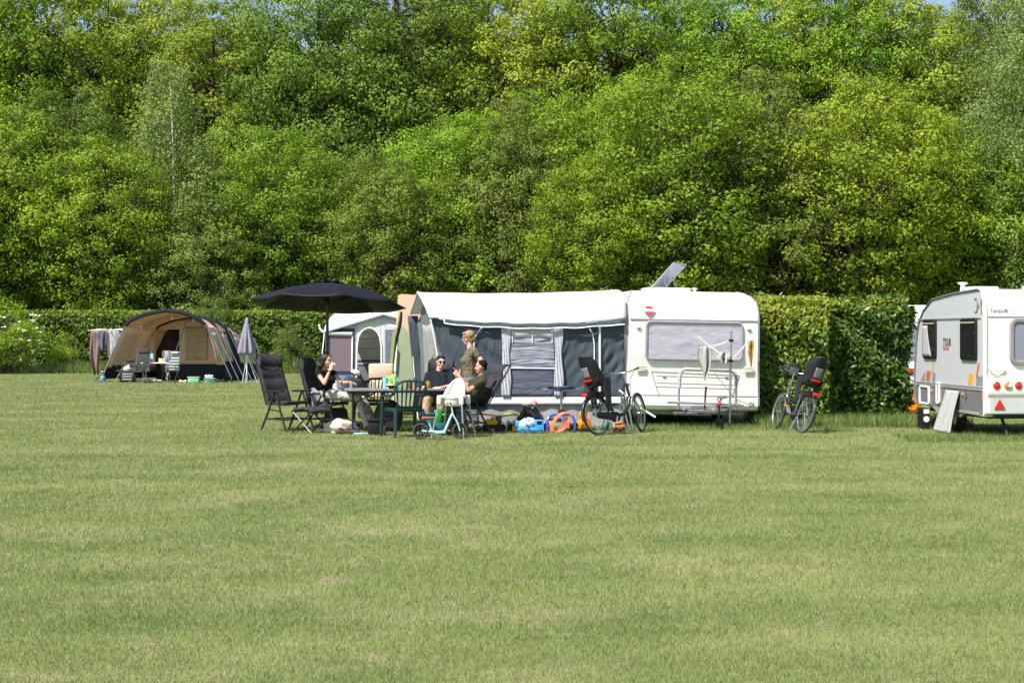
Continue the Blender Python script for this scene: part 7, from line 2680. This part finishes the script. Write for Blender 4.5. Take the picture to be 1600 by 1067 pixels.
bicycle('bicycle', 'electric bicycle with a black child seat parked before the awning and caravan corner', GX(936, 26.3), (0.70, 0.71), -10, R(24), BFRAME)
b2 = bicycle('bicycle', 'dark grey bicycle with handlebar bag and child seat leaning by the laurel hedge', GX(1252, 26.85), (-0.24, 0.97), 14, R(-6), BGREY, True, True)
# silver folded trolley behind the first bicycle
t = thing('folding_trolley', 'folded silver tube trolley leaning between the bicycle and the caravan corner', 'trolley', GX(978, 27.3), 0.1)
mb = MB()
mb.tube([(-0.09, 0.05, 0.66), (0.07, 0.0, 0.0)], 0.018, 8)
mb.tube([(0.02, 0.10, 0.66), (0.14, 0.06, 0.0)], 0.018, 8)
for k in (0.0, 0.45, 0.85):
    a_, b_ = Vector((-0.09, 0.05, 0.66)).lerp(Vector((0.07, 0, 0)), k), Vector((0.02, 0.10, 0.66)).lerp(Vector((0.14, 0.06, 0)), k)
    mb.tube([a_, b_], 0.012, 6)
obj('frame', mb, ALU, t)
obj('arm', MB().tube([(-0.12, 0.02, 0.74), (0.20, 0.0, 0.46), (0.52, -0.05, 0.26)], 0.018, 8), PIPE, t)
obj('plate', MB().rbox((-0.02, 0.08, 0.48), (0.14, 0.03, 0.22), 0.012, Euler((0, R(14), 0)).to_matrix().to_4x4()), ALU, t)

# ---- mint balance bike
MINT = mat('mint_paint', (0.36, 0.62, 0.58), 0.35, 0, 0.04)
BROWNS = mat('brown_saddle', (0.24, 0.075, 0.03), 0.55)
mb_ = thing('balance_bike', 'mint green balance bike with brown saddle lying in front of the high chair', 'balance bike', GX(688, 25.35))
mb_.rotation_euler = (0, R(-4), face(0.98, 0.15))


def small_wheel(t, y, r, m=TYRE, hub=BLACKP, n=6):
    w = obj('wheel', MB().torus((0, y, r), r - 0.022, 0.022, (1, 0, 0), 30, 8), m, t)
    mb = MB().torus((0, y, r), r - 0.045, 0.008, (1, 0, 0), 30, 6)
    for i in range(n):
        a = 2 * PI * i / n
        mb.tube([(0, y, r), (0, y + (r - 0.045) * math.cos(a), r + (r - 0.045) * math.sin(a))], 0.008, 5)
    mb.tube([(-0.04, y, r), (0.04, y, r)], 0.018, 8)
    obj('rim', mb, hub, w)
    return w


small_wheel(mb_, -0.325, 0.135)
small_wheel(mb_, 0.325, 0.135)
fr = MB()
fr.tube([(0, -0.325, 0.135), (0, -0.10, 0.125), (0, 0.02, 0.115)], [0.018, 0.020, 0.020], 8)
fr.tube([(0, 0.02, 0.115), (0, 0.08, 0.14), (0, 0.20, 0.42)], [0.022, 0.022, 0.020], 8)
fr.tube([(0, -0.14, 0.13), (0, -0.20, 0.31)], 0.014, 8)
fr.rbox((0, 0.0, 0.105), (0.10, 0.18, 0.02), 0.008)
obj('frame', fr, MINT, mb_)
obj('fork', MB().tube([(0.04, 0.21, 0.40), (0.045, 0.28, 0.28), (0.045, 0.325, 0.135)], 0.012, 8).tube([(-0.04, 0.21, 0.40), (-0.045, 0.28, 0.28), (-0.045, 0.325, 0.135)], 0.012, 8).tube([(-0.045, 0.21, 0.40), (0.045, 0.21, 0.40)], 0.016, 8), MINT, mb_)
hb_ = obj('handlebar', MB().tube([(0, 0.21, 0.42), (0, 0.19, 0.54)], 0.013, 8).tube([(-0.17, 0.15, 0.585), (-0.05, 0.18, 0.55), (0.05, 0.18, 0.55), (0.17, 0.15, 0.585)], 0.011, 8), MINT, mb_)
for s in (-1, 1):
    obj('grip', MB().tube([(s * 0.12, 0.165, 0.57), (s * 0.21, 0.14, 0.595)], 0.017, 8), BROWNS, hb_)
obj('saddle', MB().cap((0, -0.28, 0.345), (0, -0.10, 0.345), 0.032, 0.020, 12, 2.0, (1, 0, 0), 1.3), BROWNS, mb_)
obj('mudguard', MB().tube([(0, -0.325 + 0.16 * math.cos(a), 0.135 + 0.16 * math.sin(a)) for a in np.linspace(R(20), R(120), 9)], 0.014, 6), BLACKP, mb_)

# ---- toys before the awning
YEL = mat('toy_yellow', (0.75, 0.40, 0.01), 0.35, 0, 0.04)
LIME = mat('toy_lime', (0.55, 0.62, 0.02), 0.35, 0, 0.04)
TBLUE = mat('toy_blue', (0.05, 0.32, 0.72), 0.35, 0, 0.04)
DBLUE = mat('frame_blue', (0.02, 0.06, 0.40), 0.3, 0, 0.05)
t = thing('toy_dump_truck', 'yellow toy dump truck with its bed tipped before the awning skirt', 'toy truck', GX(769, 27.3), 0.15)
obj('chassis', MB().rbox((0, 0, 0.10), (0.32, 0.15, 0.06), 0.015), BLACKP, t)
obj('bed', MB().prism([(-0.19, 0.13), (0.06, 0.13), (0.10, 0.16), (0.02, 0.27), (-0.04, 0.22), (-0.10, 0.22)], 0.19, Matrix.Translation((0, -0.095, 0))), YEL, t, bevel=0.008)
obj('canopy', MB().rbox((-0.04, 0, 0.30), (0.26, 0.18, 0.03), 0.01, Euler((0, R(8), 0)).to_matrix().to_4x4()), YEL, t)
obj('cab', MB().rbox((0.11, 0, 0.21), (0.10, 0.16, 0.16), 0.02), mat('toy_dark_grey', (0.06, 0.05, 0.05), 0.4), t)
for x in (-0.11, 0.11):
    for y in (-0.09, 0.09):
        obj('wheel', MB().torus((x, y, 0.055), 0.038, 0.024, (0, 1, 0), 18, 8).ell((x, y, 0.055), (0.03, 0.02, 0.03)), RUBBER, t)
t = thing('toy_wheelbarrow', 'lime green toy wheelbarrow with grey frame right of the yellow dump truck', 'toy', GX(790, 27.5), 0.1)
obj('handle', MB().tube([(-0.16, -0.06, 0.20), (-0.05, -0.08, 0.28), (0.10, -0.08, 0.30), (0.22, -0.08, 0.29)], 0.018, 8).tube([(-0.16, 0.06, 0.20), (-0.05, 0.08, 0.28), (0.10, 0.08, 0.30), (0.22, 0.08, 0.29)], 0.018, 8).tube([(-0.16, -0.06, 0.20), (-0.16, 0.06, 0.20)], 0.018, 8), LIME, t)
obj('frame', MB().tube([(-0.14, -0.06, 0.24), (0.02, -0.05, 0.08)], 0.010, 6).tube([(-0.14, 0.06, 0.24), (0.02, 0.05, 0.08)], 0.010, 6).tube([(0.02, -0.08, 0.08), (0.02, 0.08, 0.08)], 0.010, 6), ALU, t)
for x in (-0.07, 0.08):
    obj('wheel', MB().torus((x, -0.06, 0.065), 0.045, 0.022, (0, 1, 0), 18, 8).ell((x, -0.06, 0.065), (0.032, 0.02, 0.032)), RUBBER, t)
t = thing('toy_mixer_truck', 'blue toy concrete mixer truck with white drum in front of the rubbish bag', 'toy truck', GX(829, 26.9), 0.05)
obj('chassis', MB().rbox((0, 0, 0.075), (0.46, 0.16, 0.07), 0.015), TBLUE, t)
RY = Euler((0, R(90 - 14), 0)).to_matrix().to_4x4()
dr = obj('drum', MB().lathe([(0.035, -0.17), (0.06, -0.13), (0.095, -0.03), (0.095, 0.05), (0.06, 0.13), (0, 0.14)], 24, Matrix.Translation((-0.06, 0, 0.175)) @ RY), mat('toy_white', (0.70, 0.73, 0.78), 0.35), t)
mb = MB()
for i in range(4):
    pts = [Matrix.Translation((-0.06, 0, 0.175)) @ RY @ Vector((0.0985 * math.cos(a), 0.0985 * math.sin(a), -0.03 + 0.10 * (a - i * PI / 2) / 1.6)) for a in np.linspace(i * PI / 2, i * PI / 2 + 1.2, 8)]
    mb.tube(pts, 0.012, 5)
obj('drum_stripe', mb, mat('toy_mid_blue', (0.05, 0.16, 0.48), 0.35), dr)
obj('chute', MB().rbox((-0.23, 0, 0.17), (0.07, 0.10, 0.11), 0.02), TBLUE, t)
cbm = obj('cab', MB().prism([(0.07, 0.10), (0.23, 0.10), (0.235, 0.16), (0.215, 0.235), (0.07, 0.235)], 0.16, Matrix.Translation((0, -0.08, 0))), TBLUE, t, bevel=0.012)
obj('window', MB().rbox((0.15, -0.083, 0.19), (0.09, 0.01, 0.06), 0.004), GLASSD, cbm)
for x in (-0.15, -0.05, 0.15):
    for y in (-0.075, 0.075):
        obj('wheel', MB().torus((x, y, 0.048), 0.032, 0.018, (0, 1, 0), 18, 8).ell((x, y, 0.048), (0.026, 0.02, 0.026)), mat('toy_wheel_blue', (0.03, 0.12, 0.24), 0.5), t)
o = crumple('rubbish_bag', 'full black plastic rubbish bag before the awning behind the blue toy mixer', 'rubbish bag', GX(829, 27.4), (0.20, 0.17, 0.25), mat('bin_liner', (0.010, 0.010, 0.011), 0.22, 0, 0.1, 4, 0.9, 12), 31, 1.0, 60)
o.data.materials[0].node_tree.nodes['Principled BSDF'].inputs['Specular IOR Level'].default_value = 0.6
o = crumple('wrapper', 'pink and white wrapper poking out of the top of the rubbish bag', 'wrapper', GX(835, 27.35, 0.47), (0.045, 0.03, 0.07), mat('pink_wrapper', (0.62, 0.30, 0.28), 0.35, 0, 0.5, 30), 33)
t = thing('toy_block', 'small yellow toy block between the wheelbarrow and the blue mixer', 'toy', GX(803, 27.2))
obj('body', MB().rbox((0, 0, 0.04), (0.07, 0.06, 0.07), 0.015).ell((0.0, 0, 0.09), (0.03, 0.03, 0.025)), YEL, t)
obj('knob', MB().ell((0.05, 0, 0.05), (0.02, 0.02, 0.02)), WP, t)

t = thing('camping_grill', 'round blue camping grill pan on a post over a bent blue tube stand', 'grill', GX(877, 27.3))
zp = 0.76
obj('pan', MB().lathe([(0.0, zp - 0.05), (0.12, zp - 0.04), (0.24, zp), (0.25, zp + 0.03), (0.235, zp + 0.03), (0.12, zp - 0.02), (0, zp - 0.03)], 30, caps=False), DBLUE, t)
obj('rim', MB().torus((0, 0, zp + 0.03), 0.245, 0.012, (0, 0, 1), 32, 6), BLACKP, t)
for s in (-1, 1):
    obj('handle', MB().tube([(s * 0.245, -0.06, zp + 0.0), (s * 0.33, -0.06, zp - 0.005), (s * 0.33, 0.06, zp - 0.005), (s * 0.245, 0.06, zp)], 0.012, 6), ALU, t)
obj('post', MB().tube([(0, 0, zp - 0.05), (0, 0, 0.28)], 0.02, 8), STEEL, t)
obj('clamp', MB().rbox((0, 0, 0.34), (0.11, 0.09, 0.12), 0.02), BLACKP, t)
mb = MB()
mb.tube([(-0.25, -0.1, 0.0), (-0.25, -0.05, 0.20), (-0.21, -0.02, 0.28), (-0.13, 0, 0.30), (0.12, 0, 0.30), (0.20, -0.02, 0.28), (0.235, -0.05, 0.20), (0.235, -0.1, 0.0)], 0.022, 8)
mb.tube([(0.03, 0, 0.30), (0.05, -0.25, 0.14), (0.05, -0.30, 0.0)], 0.022, 8)
obj('stand', mb, DBLUE, t)
mb = MB()
for k in range(4):
    pts = [(-0.03 + 0.05 * k * 0.5 + (0.10 + 0.012 * k) * math.cos(a) + 0.09 * math.sin(a), -0.12 - 0.03 * k, 0.20 + 0.17 * math.sin(a)) for a in np.linspace(0, 2 * PI, 25)[:-1]]
    mb.tube(pts, 0.011, 6, closed=True)
o = obj('hose', mb, mat('coral_hose', (0.68, 0.20, 0.10), 0.45))
o.location = GX(874, 27.15, -0.015)
tag(o, 'coral orange hose coiled over the blue tube stand of the grill', 'hose')
t = thing('toy_tricycle', 'small wooden toy bike with dark brown seat lying behind the blue tube stand', 'toy bike', GX(874, 27.55))
t.rotation_euler = (0, 0, face(1, 0.1))
for y in (-0.22, 0.17, 0.29):
    small_wheel(t, y, 0.075, TYRE, mat('toy_orange_rim', (0.60, 0.20, 0.05), 0.5), 4)
obj('seat', MB().cap((0, -0.16, 0.22), (0, 0.02, 0.20), 0.035, 0.025, 12, 1.5, (1, 0, 0)), mat('dark_brown_seat', (0.07, 0.025, 0.015), 0.6), t)
obj('body', MB().tube([(0, -0.22, 0.075), (0, -0.08, 0.18), (0, 0.17, 0.14), (0, 0.23, 0.09)], 0.022, 8).tube([(0, 0.14, 0.12), (0, 0.10, 0.36)], 0.012, 6).tube([(-0.12, 0.10, 0.36), (0.12, 0.10, 0.36)], 0.012, 6), mat('toy_wood', (0.50, 0.35, 0.22), 0.6), t)
t = thing('toy_excavator', 'orange toy excavator with yellow lamps beside the rear wheel of the bicycle', 'toy', GX(912, 27.2), 0.4)
obj('body', MB().rbox((0.02, 0, 0.15), (0.20, 0.17, 0.20), 0.03), ORANGE, t)
obj('cab', MB().rbox((-0.02, 0, 0.30), (0.12, 0.13, 0.14), 0.03), ORANGE, t)
obj('arm', MB().tube([(0.05, 0, 0.30), (0.0, -0.05, 0.42), (-0.10, -0.08, 0.34)], 0.025, 8), YEL, t)
obj('lamp', MB().torus((-0.07, -0.09, 0.33), 0.035, 0.016, (0.4, 1, 0), 18, 6), YEL, t)
obj('lamp', MB().torus((-0.11, -0.09, 0.17), 0.028, 0.02, (0.4, 1, 0), 18, 6), YEL, t)
obj('track', MB().rbox((0.02, -0.08, 0.04), (0.26, 0.05, 0.08), 0.03).rbox((0.02, 0.08, 0.04), (0.26, 0.05, 0.08), 0.03), BLACKP, t)
for i, (px, m_, lb) in enumerate(((949, mat('toy_green', (0.02, 0.22, 0.12), 0.4), 'green toy tractor seen through the bicycle rear wheel spokes'), (966, MATS['toy_orange_rim'], 'small orange toy car on the grass by the bicycle crank'))):
    t = thing('toy_car', lb, 'toy', GX(px, 27.3), 0.3 * i)
    obj('body', MB().rbox((0, 0, 0.09), (0.22, 0.12, 0.09), 0.025).rbox((0.03, 0, 0.15), (0.10, 0.10, 0.07), 0.02), m_, t)
    for x in (-0.07, 0.07):
        obj('wheel', MB().torus((x, -0.06, 0.045), 0.028, 0.017, (0, 1, 0), 16, 6), RUBBER, t)
        obj('wheel', MB().torus((x, 0.06, 0.045), 0.028, 0.017, (0, 1, 0), 16, 6), RUBBER, t)
